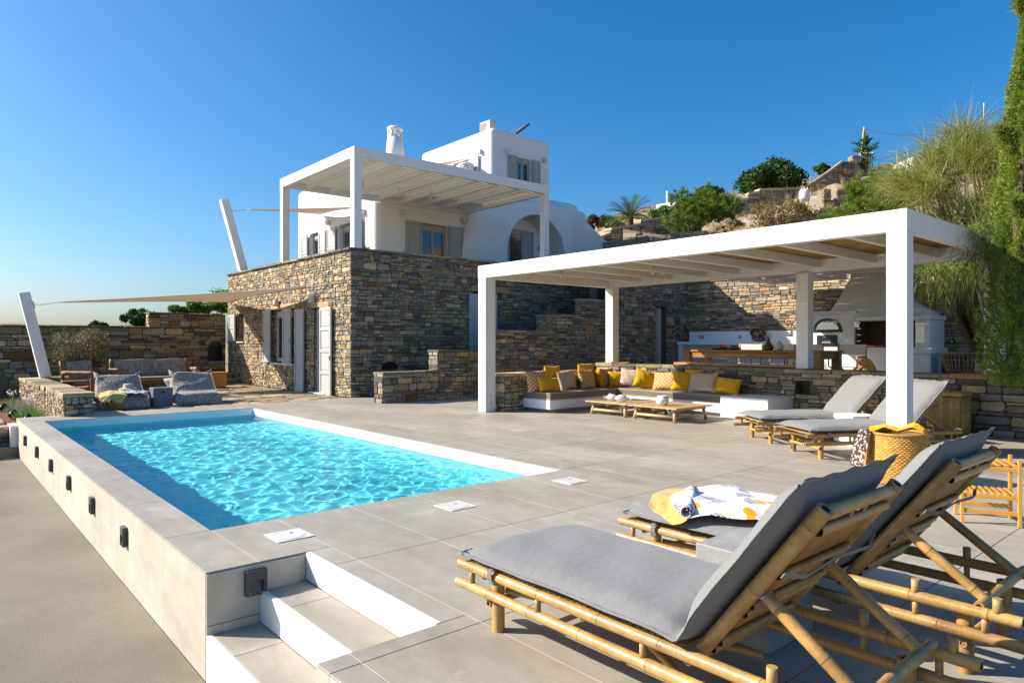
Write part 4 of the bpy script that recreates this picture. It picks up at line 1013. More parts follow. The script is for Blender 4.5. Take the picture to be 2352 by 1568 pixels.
# pale stone path beside the flower bed
t = thing('path_wall', 'low flat-topped stone walkway at the left edge beside the flower bed', 'wall', (.3, 14.2, -.45))
MB().box(.30, 14.2, -.6, 1.10, 22.9, -.14).build('wall_core', M['mortar'], t)
st = Stones(t); st.face((.30, 14.2, -.45), YU, Z_, NX, 8.7, .31, .06, .12, .1, .3, wt=W_PALE); st.face((.30, 14.2, -.45), XU, Z_, NY, .8, .31, .06, .12, .1, .3, wt=W_GREY)
st.face((.30, 14.2, -.14), XU, YU, Z_, .82, 8.7, .25, .5, .2, .45, wt=W_PALE, prot=(.006, .012), jit=.03, gap=.008); st.write(M['stone'], 200)
MB().box(1.10, 13.96, -.6, 1.22, 14.5, -.10, bev=.01).build('end_block', M['marble'], t)
struct(MB().box(1.11, 14.5, -.7, 1.85, 22.9, -.17), 'flower_bed', M['soil'])
struct(MB().box(1.22, 13.96, -.7, 1.86, 14.5, -.19), 'flower_bed', M['soil'])

# ================================================================ LAMPS AND FITTINGS ON THE POOL EDGE
def step_light(P, U, N, label, w=.085, h=.20):
    P = Vector(P); t = thing('step_light', label, 'step light', P, group='dark grey step lights on the pool wall')
    d = .036
    def bar(mb, u0, u1, z0, z1, d0, d1, b=.0018): mb.bbox(P + U * (u0 + u1) / 2 + Z_ * (z0 + z1) / 2 + N * (d0 + d1) / 2, U, Z_, N, (u1 - u0) / 2, (z1 - z0) / 2, (d1 - d0) / 2, b)
    mb = MB(); bar(mb, -w, w, h * .08, h / 2, .002, d); bar(mb, -w, -w * .62, -h / 2, h * .08, .002, d); bar(mb, w * .62, w, -h / 2, h * .08, .002, d); mb.build('housing', M['dark_metal'], t)
    # sloping recess under the hood
    q = [P + U * a + Z_ * b + N * c for a, b, c in ((-w * .62, h * .08, .012), (w * .62, h * .08, .012), (w * .50, -h / 2, .034), (-w * .50, -h / 2, .034))]
    MB().add(q, [(3, 2, 1, 0)] if U.cross(Z_).dot(N) < 0 else [(0, 1, 2, 3)]).build('recess', M['dark_metal'], t)
    MB().add([q[0] - N * .002 + Z_ * .0, q[1] - N * .002, q[1] - N * .01 - Z_ * .03, q[0] - N * .01 - Z_ * .03], [(0, 1, 2, 3)]).build('lens', M['black'], t)
nth = ['nearest the camera', 'second from the near end', 'third from the near end', 'third from the far end', 'second from the far end', 'farthest from the camera']
for i, y in enumerate((6.0, 7.33, 8.66, 10.01, 11.36, 12.77)):
    step_light((1.204, y, -.215), Vector((0, -1, 0)), NX, 'dark grey step light on the long outer pool wall, ' + nth[i], .050, .150)
step_light((1.475, 4.018, -.105), XU, NY, 'wide dark grey step light on the shaded end face above the steps', .062, .145)
for i, (x, y, w) in enumerate(((1.86, 4.44, 'nearest the steps'), (3.19, 4.38, 'in the middle of the three'), (4.57, 4.46, 'nearest the pool right corner'))):
    t = thing('skimmer_lid', 'square white skimmer cover in the paving, ' + w, 'skimmer cover', (x, y, 0), group='square skimmer covers along the pool edge')
    MB().box(x - .125, y - .125, .0005, x + .125, y + .125, .0055, bev=.001).build('frame', M['pot_white'], t)
    MB().lathe([(.108, .0062), (.107, .0072), (.100, .0072), (.099, .0062), (.097, .0062), (.096, .0074), (.0, .0074)], (x, y, 0), 40, sm=False).build('lid', M['pot_white'], t)
    MB().lathe([(.014, .0075), (.014, .0082), (.0, .0082)], (x + .03, y + .035, 0), 14, sm=False).build('finger_hole', M['concrete_dark'], t)

# ================================================================ BUILT-IN BENCH
bn = thing('built_in_bench', 'white masonry corner bench with grey cushions piped in yellow', 'bench', (8.6, 8.9, 0))
MB().box(8.60, 8.90, .06, 10.42, 9.64, .235, bev=.012).box(10.42, 6.50, .06, 11.10, 9.64, .2345, bev=.012).build('seat_block', M['plaster'], bn)
MB().box(8.72, 8.99, .001, 11.0, 9.64, .07).box(10.50, 6.5, .001, 11.1, 9.0, .07).build('plinth', M['concrete'], bn)
MB().box(10.30, 5.62, .001, 11.12, 6.495, .372, bev=.012).build('end_block', M['plaster'], bn)
def cushion(par, x0, y0, x1, y1, z0, z1, name='seat_cushion', m=None):
    bm = bmesh.new(); bmesh.ops.create_cube(bm, size=1)
    for v in bm.verts: v.co = Vector(((x0 + x1) / 2 + v.co.x * (x1 - x0), (y0 + y1) / 2 + v.co.y * (y1 - y0), (z0 + z1) / 2 + v.co.z * (z1 - z0)))
    bmesh.ops.subdivide_edges(bm, edges=bm.edges[:], cuts=7, use_grid_fill=True)
    for v in bm.verts:
        fx = min(1, (v.co.x - x0) * (x1 - v.co.x) * 60); fy = min(1, (v.co.y - y0) * (y1 - v.co.y) * 60)
        if v.co.z > z1 - .001: v.co.z += .012 * min(fx, fy) + random.uniform(-.002, .002)
    mb = MB(); bm.verts.index_update(); mb.add([v.co for v in bm.verts], [[v.index for v in f.verts] for f in bm.faces], sm=False); bm.free()
    o = mb.build(name, m or M['bench_cushion'], par)
    p = MB(); r = .007
    for z in (z0 + r, z1 - .002): p.tube([(x0, y0, z), (x1, y0, z), (x1, y1, z), (x0, y1, z), (x0, y0, z)], r, 6, cap=False)
    p.build('piping', M['yellow_trim'], o)
cushion(bn, 8.60, 8.90, 10.46, 9.63, .238, .36); cushion(bn, 10.47, 8.10, 11.10, 9.60, .238, .36); cushion(bn, 10.43, 6.51, 11.10, 8.08, .238, .36)

def pillow(P, w, h, m, label, yaw, tilt, roll=0, thick=.17, group='scatter cushions on the corner bench'):
    """square cushion with pinched corners, local x across, z up, leaning back by tilt"""
    n = 14; V = []; F = []; w *= 1.10; h *= 1.06
    ph = [random.uniform(0, 6) for _ in range(6)]
    for side in (1, -1):
        for i in range(n + 1):
            for j in range(n + 1):
                a, b = 2 * i / n - 1, 2 * j / n - 1
                k = (1 - abs(a) ** 2.6) * (1 - abs(b) ** 2.6); k = max(0, k) ** .55
                pin = 1 - .07 * (1 - a * a) * abs(b) ** 3; pin2 = 1 - .07 * (1 - b * b) * abs(a) ** 3
                y = side * thick / 2 * k * (1 + .10 * math.sin(3 * a + ph[0]) * math.sin(3 * b + ph[1])) + .004 * math.sin(11 * a + ph[2] + 5 * b) * k
                V.append((a * w / 2 * pin2 * (1.0 + .03 * abs(b)), y, b * h / 2 * pin * (1 + .03 * abs(a)) + .006 * math.sin(2.5 * a + ph[3])))
    q = n + 1
    for s in range(2):
        for i in range(n):
            for j in range(n):
                f = [s * q * q + i * q + j, s * q * q + (i + 1) * q + j, s * q * q + (i + 1) * q + j + 1, s * q * q + i * q + j + 1]
                F.append(tuple(f if s else f[::-1]))
    P = Vector(P)
    t = MB().add(V, F, sm=True).build('cushion', m, loc=(0, 0, 0)); OFF[t.name] = Vector((0, 0, 0))
    t.location = P; t.rotation_euler = (R(-tilt), R(roll), R(yaw)); t.rotation_mode = 'XYZ'
    bm = bmesh.new(); bm.from_mesh(t.data); bmesh.ops.remove_doubles(bm, verts=bm.verts[:], dist=.0005); bm.to_mesh(t.data); bm.free()
    md = t.modifiers.new('s', 'SUBSURF'); md.levels = 1; md.render_levels = 1
    return tag(t, label, 'cushion', group)
def px_y(px, y0):   # X on the plane y = y0 for an image column
    u = (px - 1176) / 1568.; return y0 * (FX + u * RX) / (FY + u * RY)
def px_x(px, x0):
    u = (px - 1176) / 1568.; return x0 * (FY + u * RY) / (FX + u * RX)
cz = .365
def pc(x): return (1880 + x / 3.36) / 1.7415
def pd(x): return (2500 + x / 2.94) / 1.7415
def pl1(cx_, w, h, m, lab, dy=9.42, yaw=0, tilt=14, roll=0, up=0): pillow((px_y(cx_, dy), dy, cz + h / 2 * math.cos(R(tilt)) + up), w, h, M[m], lab, yaw, tilt, roll)
def pl2(cx_, w, h, m, lab, dx=10.92, yaw=-90, tilt=14, roll=0, up=0): pillow((dx, px_x(cx_, dx), cz + h / 2 * math.cos(R(tilt)) + up), w, h, M[m], lab, yaw, tilt, roll)
pl1(pc(905), .44, .40, 'chevron', 'zigzag cushion at the far left end of the corner bench', 9.36, -12, 16)
pl1(pc(1105), .42, .33, 'mustard', 'plain mustard cushion behind the zigzag one at the left of the bench', 9.55, 4, 4, 0, .13)
pl1(pc(1060), .44, .29, 'mustard', 'small mustard cushion lying forward at the left end of the bench', 9.17, -10, 26, 3)
pl1(pc(1300), .46, .38, 'diamond', 'large diamond patterned cushion between the mustard and zigzag ones, left arm of the bench', 9.30, 8, 16, -4)
pl1(pc(1345), .40, .32, 'chevron', 'zigzag cushion mostly hidden behind the large diamond one', 9.53, 0, 4, 0, .05)
pl1(pc(1560), .44, .34, 'mustard', 'mustard cushion peeping over the back in the middle of the left arm', 9.56, 0, 3, 0, .14)
pl1(pc(1570), .44, .38, 'chevron', 'zigzag cushion in the middle of the left arm of the bench', 9.33, 6, 14)
pl1(pc(1715), .42, .38, 'orange', 'deep orange cushion wedged edge-on between two zigzag ones', 9.42, 62, 8)
pl1(pc(1850), .46, .39, 'chevron', 'zigzag cushion near the inner corner of the bench', 9.45, 8, 12, -4)
pl1(pc(2015), .47, .33, 'mustard', 'wide mustard cushion standing forward in the inner corner of the bench', 9.18, -32, 18, 2)
pl1(pc(2020), .46, .34, 'mustard', 'mustard cushion highest in the inner corner against the capping', 9.58, -20, 4, 3, .16)
pl2(pd(80), .46, .38, 'diamond', 'diamond patterned cushion at the inner corner of the right arm', 10.93, -62, 16, 5)
pl2(pd(240), .42, .38, 'mustard', 'bright yellow cushion slumped between the diamond and big zigzag ones', 10.80, -40, 20, 18)
pl2(pd(475), .50, .36, 'chevron', 'big zigzag cushion in full sun on the right arm of the bench', 10.86, -84, 20, -3)
pl2(pd(700), .42, .38, 'mustard', 'bright yellow cushion half in shade right of the big zigzag one', 10.86, -55, 18, 8)
pl2(pd(810), .40, .36, 'mustard', 'mustard cushion showing only its top corner behind the right diamond one', 11.0, -90, 6, 0, .05)
pl2(pd(920), .56, .38, 'diamond', 'large diamond patterned cushion near the right end of the bench', 10.84, -90, 22, -4)
pl2(pd(1205), .50, .30, 'mustard', 'mustard cushion at the right end of the bench beside the bare white block', 10.80, -96, 20, 2)
# coffee tables
def coffee_table(x0, y0, x1, y1, label, ztop=.24, rz=0):
    t = thing('coffee_table', label, 'coffee table', (x0, y0, 0), group='low wooden coffee tables')
    n = 9
    for i in range(n):
        a = y0 + (y1 - y0) * i / n; b = y0 + (y1 - y0) * (i + 1) / n - .003
        MB().box(x0, a, ztop - .022, x1, b, ztop + random.uniform(-.001, .001), bev=.002).build('plank', M['wood_pale'], t)
    ins = .12
    for x in (x0 + ins, x1 - ins):
        for y in (y0 + ins, y1 - ins):
            sx, sy = (-1 if x < (x0 + x1) / 2 else 1), (-1 if y < (y0 + y1) / 2 else 1)
            MB().tube([(x + sx * .035, y + sy * .035, .002), (x, y, ztop - .04)], [.030, .027], 12).build('leg', M['wood_pale'], t)
    for y in (y0 + ins, y1 - ins): MB().tube([(x0 + ins - .06, y, ztop - .045), (x1 - ins + .06, y, ztop - .045)], .024, 12).build('bearer', M['wood_pale'], t)
    MB().tube([(x0 + .05, (y0 + y1) / 2, ztop - .045), (x1 - .05, (y0 + y1) / 2, ztop - .045)], .024, 12).build('bearer', M['wood_pale'], t)
    for y in (y0 + ins - .02, y1 - ins + .02): MB().tube([(x0 + ins, y, .085), (x1 - ins, y, .085)], .022, 10).build('stretcher', M['wood_pale'], t)
    for x in (x0 + ins - .02, x1 - ins + .02): MB().tube([(x, y0 + ins, .085), (x, y1 - ins, .085)], .022, 10).build('stretcher', M['wood_pale'], t)
coffee_table(9.02, 7.49, 10.02, 8.44, 'low square wooden coffee table carrying two white fish, the left one')
coffee_table(9.00, 6.46, 10.04, 7.45, 'low square wooden coffee table carrying the round white pot, the right one')
# round white pot
P = Vector((9.30, 6.95, .241)); k = .105
MB().lathe([(.001, 0), (k * .62, .0), (k * .95, k * .45), (k * 1.05, k * .85), (k * .92, k * 1.25), (k * .72, k * 1.38), (k * .78, k * 1.52), (k * .68, k * 1.52), (k * .60, k * 1.36), (.001, k * .9)], P, 32).build('round_pot', M['pot_white'], loc=P)
tag(bpy.data.objects['round_pot'], 'round white ceramic pot on the right coffee table', 'pot')
def fish(P, rz, L, label):
    P = Vector(P); n = 16; mb = MB(); prof = []
    c, s = math.cos(rz), math.sin(rz); V = []; F = []; seg = 12
    for i in range(n + 1):
        q = i / n; x = (q - .5) * L
        r = L * .23 * math.sin(PI * min(1, q * 1.15)) ** .8 if q < .86 else L * (.05 + .9 * (q - .86))
        if i == 0: r = .003
        w = r * (.72 if q < .8 else .25)
        for j in range(seg):
            a = 2 * PI * j / seg; yy = w * math.cos(a); zz = r * math.sin(a) + L * .23 * .92
            V.append(P + Vector((x * c - yy * s, x * s + yy * c, max(0.001, zz))))
    for i in range(n):
        for j in range(seg): F.append((i * seg + j, i * seg + (j + 1) % seg, (i + 1) * seg + (j + 1) % seg, (i + 1) * seg + j))
    t = thing('fish_ornament', label, 'ornament', P, group='white ceramic fish on the coffee table')
    MB().add(V, F, sm=True).build('body', M['pot_white'], t)
    fx = [P + Vector((x * c, x * s, z)) for x, z in ((-L * .05, L * .38), (L * .22, L * .36), (L * .12, L * .50), (-.0, L * .47))]
    nn = Vector((-s, c, 0)) * .008
    MB().add([q + nn for q in fx] + [q - nn for q in fx], [(0, 1, 2, 3), (7, 6, 5, 4), (0, 4, 5, 1), (1, 5, 6, 2), (2, 6, 7, 3), (3, 7, 4, 0)]).build('fin', M['pot_white'], t)
fish((9.34, 8.10, .241), R(120), .27, 'white ceramic fish behind, tail to the left, on the left coffee table')
fish((9.30, 7.80, .241), R(-52), .29, 'white ceramic fish in front, tail to the right, on the left coffee table')
# ================================================================ BAMBOO LOUNGERS
def bamboo(mb, p0, p1, r, gap=.33, seg=10, cap=True):
    p0, p1 = Vector(p0), Vector(p1); d = p1 - p0; L = d.length; pts = []; rad = []; cols = []
    base = random.uniform(.80, 1.12)
    def c(k=1.0): k *= base; return (.58 * k, .335 * k, .105 * k)
    s = random.uniform(.05, gap); pos = [0.0]; cur = s
    st_ = [(0.0, r * .96, c())]
    while cur < L - .03:
        k = random.uniform(.84, 1.1); rr = r * random.uniform(.96, 1.04)
        st_ += [(cur - .018, rr * .985, c(k)), (cur - .006, rr * 1.03, c(k * 1.05)), (cur - .0012, rr * 1.035, (.24, .12, .045)), (cur + .0015, rr * 1.0, c(.85)), (cur + .008, rr * 1.02, c(k * .9)), (cur + .022, rr * .985, c(k))]
        cur += gap * random.uniform(.8, 1.2)
    st_ = [q for q in st_ if 0 <= q[0] <= L]; st_.append((L, r * .97, c()))
    st_.sort(key=lambda q: q[0])
    pts = [p0 + d * (q[0] / L) for q in st_]; rad = [q[1] for q in st_]; cl = [q[2] for q in st_]
    mb.tube(pts, rad, seg, cl[:-1] + [cl[-1]], cap=False)
    if cap:   # cut ends: pale ring round a recessed dark bore
        dn = d.normalized(); a = dn.orthogonal().normalized(); b = dn.cross(a)
        for P, s in ((p0, -1), (p1, 1)):
            vs = []
            for rr, dd in ((r * .97, 0), (r * .55, 0), (r * .5, -.012)):
                vs += [P + dn * s * dd + (a * math.cos(2 * PI * k / seg) + b * math.sin(2 * PI * k / seg)) * rr for k in range(seg)]
            fs = []; cc = []
            for k in range(seg):
                q = (k, (k + 1) % seg, seg + (k + 1) % seg, seg + k); fs.append(q if s < 0 else q[::-1]); cc.append((.40, .26, .12))
                q = (seg + k, seg + (k + 1) % seg, 2 * seg + (k + 1) % seg, 2 * seg + k); fs.append(q if s < 0 else q[::-1]); cc.append((.10, .06, .03))
            q = tuple(range(2 * seg, 3 * seg)); fs.append(q if s < 0 else q[::-1]); cc.append((.22, .14, .07))
            mb.add(vs, fs, cc)
    return mb
def mattress_path():
    """side profile of the seat and raised back: list of (u, z, nu, nz)"""
    seatz = .292; pts = []
    u = -.17
    while u < 1.03: pts.append((u, seatz)); u += .05
    # crease, then along the front of the back panel
    pts = pts[:-1] if pts[-1][0] > 1.0 else pts
    pts += [(1.02, seatz + .003), (1.045, seatz + .016)]
    for i in range(1, 16):
        q = .02 + .70 * i / 15; pts.append((1.036 + math.cos(BACK_A) * q, .291 + math.sin(BACK_A) * q))
    return pts
BACK_A = R(53)
def make_lounger(name, label, group, loc, rz, seed, pillowed=True):
    """local frame: x = across, y = towards the foot end (foot legs at y=0, head legs at y=-1.5)"""
    random.seed(seed)
    t = thing(name, label, 'sun lounger', loc, rz, group, local=True)
    G = .325; Lg = .27
    for s in (-1, 1):
        bamboo(MB(), (s * G, .21, .265), (s * G, -1.70, .265), .0235).build('rail', M['bamboo'], t)
        bamboo(MB(), (s * G, .23, .175), (s * G, -1.76, .175), .0235).build('rail', M['bamboo'], t)
        for y in (0, -1.5): bamboo(MB(), (s * Lg, y, .0), (s * Lg, y, .235), .031, .14).build('leg', M['bamboo'], t)
        for y in (.12, -.32, -.86, -1.34, -1.58): MB().tube([(s * G, y, .185), (s * G, y, .255)], .013, 8, (.50, .32, .12)).build('spacer', M['bamboo'], t)
        for y in (-1.34, -1.62): MB().tube([(s * G, y, .27), (s * G, y, .335)], .017, 8, (.50, .32, .12)).build('peg', M['bamboo'], t)
        # back pole
        bamboo(MB(), (s * (G - .06), -1.06, .272), (s * (G - .06), -1.06 - math.cos(BACK_A) * .685, .272 + math.sin(BACK_A) * .685), .026).build('back_pole', M['bamboo'], t)
        bamboo(MB(), (s * (G - .10), -1.06 - math.cos(BACK_A) * .33, .272 + math.sin(BACK_A) * .33 - .03), (s * (G - .10), -1.56, .285), .021, .2).build('prop', M['bamboo'], t)
        MB().tube([(s * (G - .13), -1.06 - math.cos(BACK_A) * .34, .272 + math.sin(BACK_A) * .34 - .04), (s * (G - .07), -1.06 - math.cos(BACK_A) * .34, .272 + math.sin(BACK_A) * .34 - .04)], .009, 8, (.35, .33, .30)).build('bolt', M['metal'], t)
    for y, z in ((.06, .235), (-.55, .235), (-1.03, .235), (.03, .12), (-1.5, .12)):
        bamboo(MB(), (-G + .02, y, z), (G - .02, y, z), .017).build('cross_bar', M['bamboo'], t)
    bamboo(MB(), (-G, -1.56, .285), (G, -1.56, .285), .020, .2).build('prop_bar', M['bamboo'], t)
    for s in (-1, 1):
        bamboo(MB(), (s * (Lg - .03), -.02, .16 - .02 * s), (-s * (Lg - .03), -1.0, .10 + .02 * s), .015).build('brace', M['bamboo'], t)
    # seat slats
    for i in range(38):
        y = .15 - i * .0315; MB().box(-G + .01, y - .011, .284, G - .01, y + .011, .290, (.44, .28, .10)).build('slat', M['slat'], t)
    # back: cross rods and thin split slats running up the panel
    c, s_ = math.cos(BACK_A), math.sin(BACK_A)
    def bp(q, n=0.0): return (-1.06 - c * q - s_ * n, .272 + s_ * q - c * n * 1.0)   # along the back, n = behind
    for q, r in ((.02, .013), (.06, .014), (.21, .013), (.25, .012), (.40, .013), (.605, .017)):
        y, z = bp(q, .020); bamboo(MB(), (-G + .08, y, z), (G - .08, y, z), r, .3, cap=False).build('back_rod', M['bamboo'], t)
    y, z = bp(.655, .0); bamboo(MB(), (-G + .08, y, z), (G - .08, y, z), .022, .3).build('back_rod', M['bamboo'], t)
    for x in (-.05, .05): MB().tube([(x, bp(.60, .02)[0], bp(.60, .02)[1]), (x, bp(.65, .01)[0], bp(.65, .01)[1])], .008, 6, (.45, .28, .1)).build('spacer', M['bamboo'], t)
    n = 34
    for i in range(n):
        x = -G + .09 + (2 * G - .18) * i / (n - 1); w = .0068
        mb = MB(); k = random.uniform(.8, 1.2)
        y0, z0 = bp(.04, .004); y1, z1 = bp(.59, .004); mb.beam((x, y0, z0), (x, y1, z1), w * 2, .006, Vector((1, 0, 0)) if False else Vector((0, -s_, -c)), .001, (.46 * k, .245 * k, .065 * k)); mb.build('slat', M['slat'], t)
    # mattress
    P = mattress_path(); n = len(P); W = .355; nv = 22; V = []; F = []; nrm = []
    for i in range(n):
        a = P[max(0, i - 1)]; b = P[min(n - 1, i + 1)]; du, dz = b[0] - a[0], b[1] - a[1]; l = math.hypot(du, dz); nrm.append((-dz / l, du / l))
    fold = 1.04
    tot = n - 1; ph = [random.uniform(0, 6) for _ in range(8)]
    edge = {-1: [], 1: []}; ends = {0: [], tot: []}
    for side in (1, 0):
        for i in range(n):
            u, z = P[i]; nu, nz = nrm[i]
            ex = min(1, (i + .0) / 2.0) if i < 3 else 1; ex = ex * (min(1, (tot - i) / 2.0)); ex = max(0, ex) ** .5
            pinch = 1 - .45 * math.exp(-((u - fold) / .05) ** 2) if P[i][1] < .40 else 1
            isback = u > fold + .05
            T = (.088 if not isback else .100) * pinch
            for j in range(nv + 1):
                v = -1 + 2 * j / nv
                e = (1 - abs(v) ** 5) ** .5 * ex
                wr = .0035 * math.sin(17 * u + 3 * v + ph[0]) + .003 * math.sin(9 * v + 5 * u + ph[1]) + .004 * math.sin(31 * u * 1.0 + 7 * v + ph[2]) * abs(v) ** 3
                if side: h = T * (.42 + .58 * e) + wr * e
                else: h = T * .42 * (1 - e * .93)
                wv = W * (1 + .012 * math.sin(9 * u + ph[3]) * (1 if v > 0 else -1)) - (0 if ex > .4 else .01)
                V.append((v * wv, -(u + nu * h), z + nz * h))
                if side and (j == 0 or j == nv): edge[-1 if j == 0 else 1].append(V[-1])
                if side and i in (0, tot): ends[i].append(V[-1])
    q = nv + 1
    for s in range(2):
        for i in range(n - 1):
            for j in range(nv):
                f = [s * n * q + i * q + j, s * n * q + i * q + j + 1, s * n * q + (i + 1) * q + j + 1, s * n * q + (i + 1) * q + j]
                F.append(tuple(f[::-1] if s == 0 else f))
    for s, j in ((-1, 0), (1, nv)):
        for i in range(n - 1):
            f = [i * q + j, (i + 1) * q + j, n * q + (i + 1) * q + j, n * q + i * q + j]; F.append(tuple(f if s < 0 else f[::-1]))
    for i in (0, n - 1):
        for j in range(nv):
            f = [i * q + j, i * q + j + 1, n * q + i * q + j + 1, n * q + i * q + j]; F.append(tuple(f[::-1] if i == 0 else f))
    V = [(x, y, z) for x, y, z in V]
    mo = MB().add(V, F, sm=True).build('mattress', M['mattress'], t)
    bm = bmesh.new(); bm.from_mesh(mo.data); bmesh.ops.recalc_face_normals(bm, faces=bm.faces[:]); bm.to_mesh(mo.data); bm.free()
    md = mo.modifiers.new('s', 'SUBSURF'); md.levels = 1; md.render_levels = 1
    # flanged seam with ears at the corners
    def fin(path, out, w, nm='piping'):
        vs = []; fs = []
        for i, p in enumerate(path):
            p = Vector(p); o = out(i, len(path)); ww = w * (1 + .18 * math.sin(i * .9 + ph[4])) 
            vs += [p - o * .01 + Vector((0, 0, .004)), p + o * ww + Vector((0, 0, .004 * math.sin(i * 1.3))), p + o * ww - Vector((0, 0, .004)), p - o * .01 - Vector((0, 0, .004))]
        for i in range(len(path) - 1):
            for k in range(4): fs.append((i * 4 + k, i * 4 + (k + 1) % 4, i * 4 + 4 + (k + 1) % 4, i * 4 + 4 + k))
        fs += [(0, 1, 2, 3), tuple(len(vs) - 4 + k for k in (3, 2, 1, 0))]
        MB().add(vs, fs, sm=True).build(nm, M['mattress'], mo)
    for s in (-1, 1): fin(edge[s], lambda i, n, s=s: Vector((s, 0, 0)), .013)
    ex = Vector((0, 1, -.1)).normalized(); fin(ends[0], lambda i, n: ex + Vector(((2 * i / (n - 1) - 1) * .3, 0, 0)), .012)
    bx = Vector((0, -math.cos(BACK_A), math.sin(BACK_A))); fin(ends[tot], lambda i, n: bx * (1 + .9 * abs(2 * i / (n - 1) - 1) ** 6), .014)
    for s in (-1, 1):
        p = Vector(ends[0][0 if s < 0 else -1]); d = Vector((s * .7, .7, 0))
        MB().add([p + Vector((0, -.05, .006)), p + Vector((-s * .05, 0, .006)), p + d * .045 + Vector((0, 0, -.015)), p + Vector((0, -.05, -.008)), p + Vector((-s * .05, 0, -.008))], [(0, 1, 2), (4, 3, 2), (0, 3, 4, 1), (0, 2, 3), (1, 4, 2)], sm=True).build('corner_ear', M['mattress'], mo)
    # straps round the rails and the back
    for s in (-1, 1):
        vs = []
        loop = [(s * (G - .005), .302), (s * (G + .032), .298), (s * (G + .030), .262), (s * (G + .018), .236), (s * (G - .02), .238)]
        m_ = MB()
        for a, b in zip(loop, loop[1:]):
            m_.add([(a[0], -.03, a[1]), (a[0], -.058, a[1]), (b[0], -.058, b[1]), (b[0], -.03, b[1])], [(0, 1, 2, 3)])
        o = m_.build('strap', M['mattress'], t); md = o.modifiers.new('s', 'SOLIDIFY'); md.thickness = .003
    m_ = MB(); y0, z0 = bp(.47, -.045); y1, z1 = bp(.47, .055)
    dq = Vector((0, -c, s_)) * .011
    loop = [Vector((-G - .0, y1 + .015, z1 - .0)), Vector((-G + .10, y1 - .008, z1 - .018)), Vector((0, y1, z1 - .008)), Vector((G - .10, y1 - .008, z1 - .018)), Vector((G + .0, y1 + .015, z1))]
    for a, b in zip(loop, loop[1:]): m_.add([a - dq, a + dq, b + dq, b - dq], [(0, 1, 2, 3)])
    o = m_.build('strap', M['mattress'], t); md = o.modifiers.new('s', 'SOLIDIFY'); md.thickness = .003
    return t
GL = 'bamboo sun loungers with grey mattresses'
lo = make_lounger('sun_lounger', 'bamboo sun lounger nearest the camera with bare grey mattress', GL, (2.235, 2.37, 0), 0, 11)
make_lounger('sun_lounger', 'bamboo sun lounger at the right edge with printed towels on its foot end', GL, (3.385, 2.37, 0), 0, 12)
BACK_A = R(46)   # the far pair lie back further
def far(loc, ax, label, seed):
    """ax = unit vector pointing from foot to head"""
    rz = math.atan2(-ax[1], -ax[0]) - PI / 2
    make_lounger('sun_lounger', label, GL, (loc[0], loc[1], 0), rz, seed)
far((8.36, 4.66), (.81, -.58), 'bamboo sun lounger farthest back, just right of the white bench block', 13)
far((7.68, 3.72), (.85, -.53), 'bamboo sun lounger behind the right front post of the pergola', 14)
random.seed(21)
# concrete blocks used as side tables
def block(x0, y0, w, d, h, rz, label, m, name='side_block'):
    t = MB().bbox(Vector((0, 0, h / 2)), XU, YU, Z_, w / 2, d / 2, h / 2 - .001, .006).build(name, m, loc=(0, 0, 0)); t.location = (x0, y0, .001); t.rotation_euler = (0, 0, rz)
    return tag(t, label, 'side table', 'cube side tables')
block(2.845, 1.62, .385, .36, .39, 0, 'grey concrete block table between the two near loungers', M['concrete'])
block(8.88, 3.66, .38, .38, .385, math.atan2(-.53, .85), 'white block table between the two far loungers', M['plaster'])

# towels on the second lounger
def cloth(name, pts, m, label, cat, grp=None, nu=26, nv=18, amp=.012, seed=1, thick=.006, parent=None):
    """quilted drape from a grid of control points (rows of 3D points), bicubic-ish smoothing by subsurf"""
    rr = random.Random(seed); nr, nc = len(pts), len(pts[0]); V = []; F = []
    G_ = np.array(pts, dtype=float)
    def samp(a, b):
        x = a * (nr - 1); y = b * (nc - 1); i = min(int(x), nr - 2); j = min(int(y), nc - 2); fx, fy = x - i, y - j
        fx = fx * fx * (3 - 2 * fx) * .5 + fx * .5; fy = fy * fy * (3 - 2 * fy) * .5 + fy * .5
        return (G_[i, j] * (1 - fx) * (1 - fy) + G_[i + 1, j] * fx * (1 - fy) + G_[i, j + 1] * (1 - fx) * fy + G_[i + 1, j + 1] * fx * fy)
    ph = [rr.uniform(0, 6) for _ in range(6)]
    for i in range(nu + 1):
        for j in range(nv + 1):
            a, b = i / nu, j / nv; p = samp(a, b)
            w = amp * (math.sin(9 * a + 4 * b + ph[0]) * math.sin(7 * b - 3 * a + ph[1]) + .5 * math.sin(17 * a + 11 * b + ph[2]))
            V.append((p[0] + w * .3, p[1] + w * .2, p[2] + w))
    for i in range(nu):
        for j in range(nv): F.append((i * (nv + 1) + j, (i + 1) * (nv + 1) + j, (i + 1) * (nv + 1) + j + 1, i * (nv + 1) + j + 1))
    c0 = G_.reshape(-1, 3).mean(0) if parent is None else None
    o = MB().add(V, F, sm=True).build(name, m, parent, loc=c0)
    md = o.modifiers.new('s', 'SOLIDIFY'); md.thickness = thick; md.offset = 0; md = o.modifiers.new('q', 'SUBSURF'); md.levels = 1; md.render_levels = 1
    if parent is None: tag(o, label, cat, grp)
    return o
ZM = .402
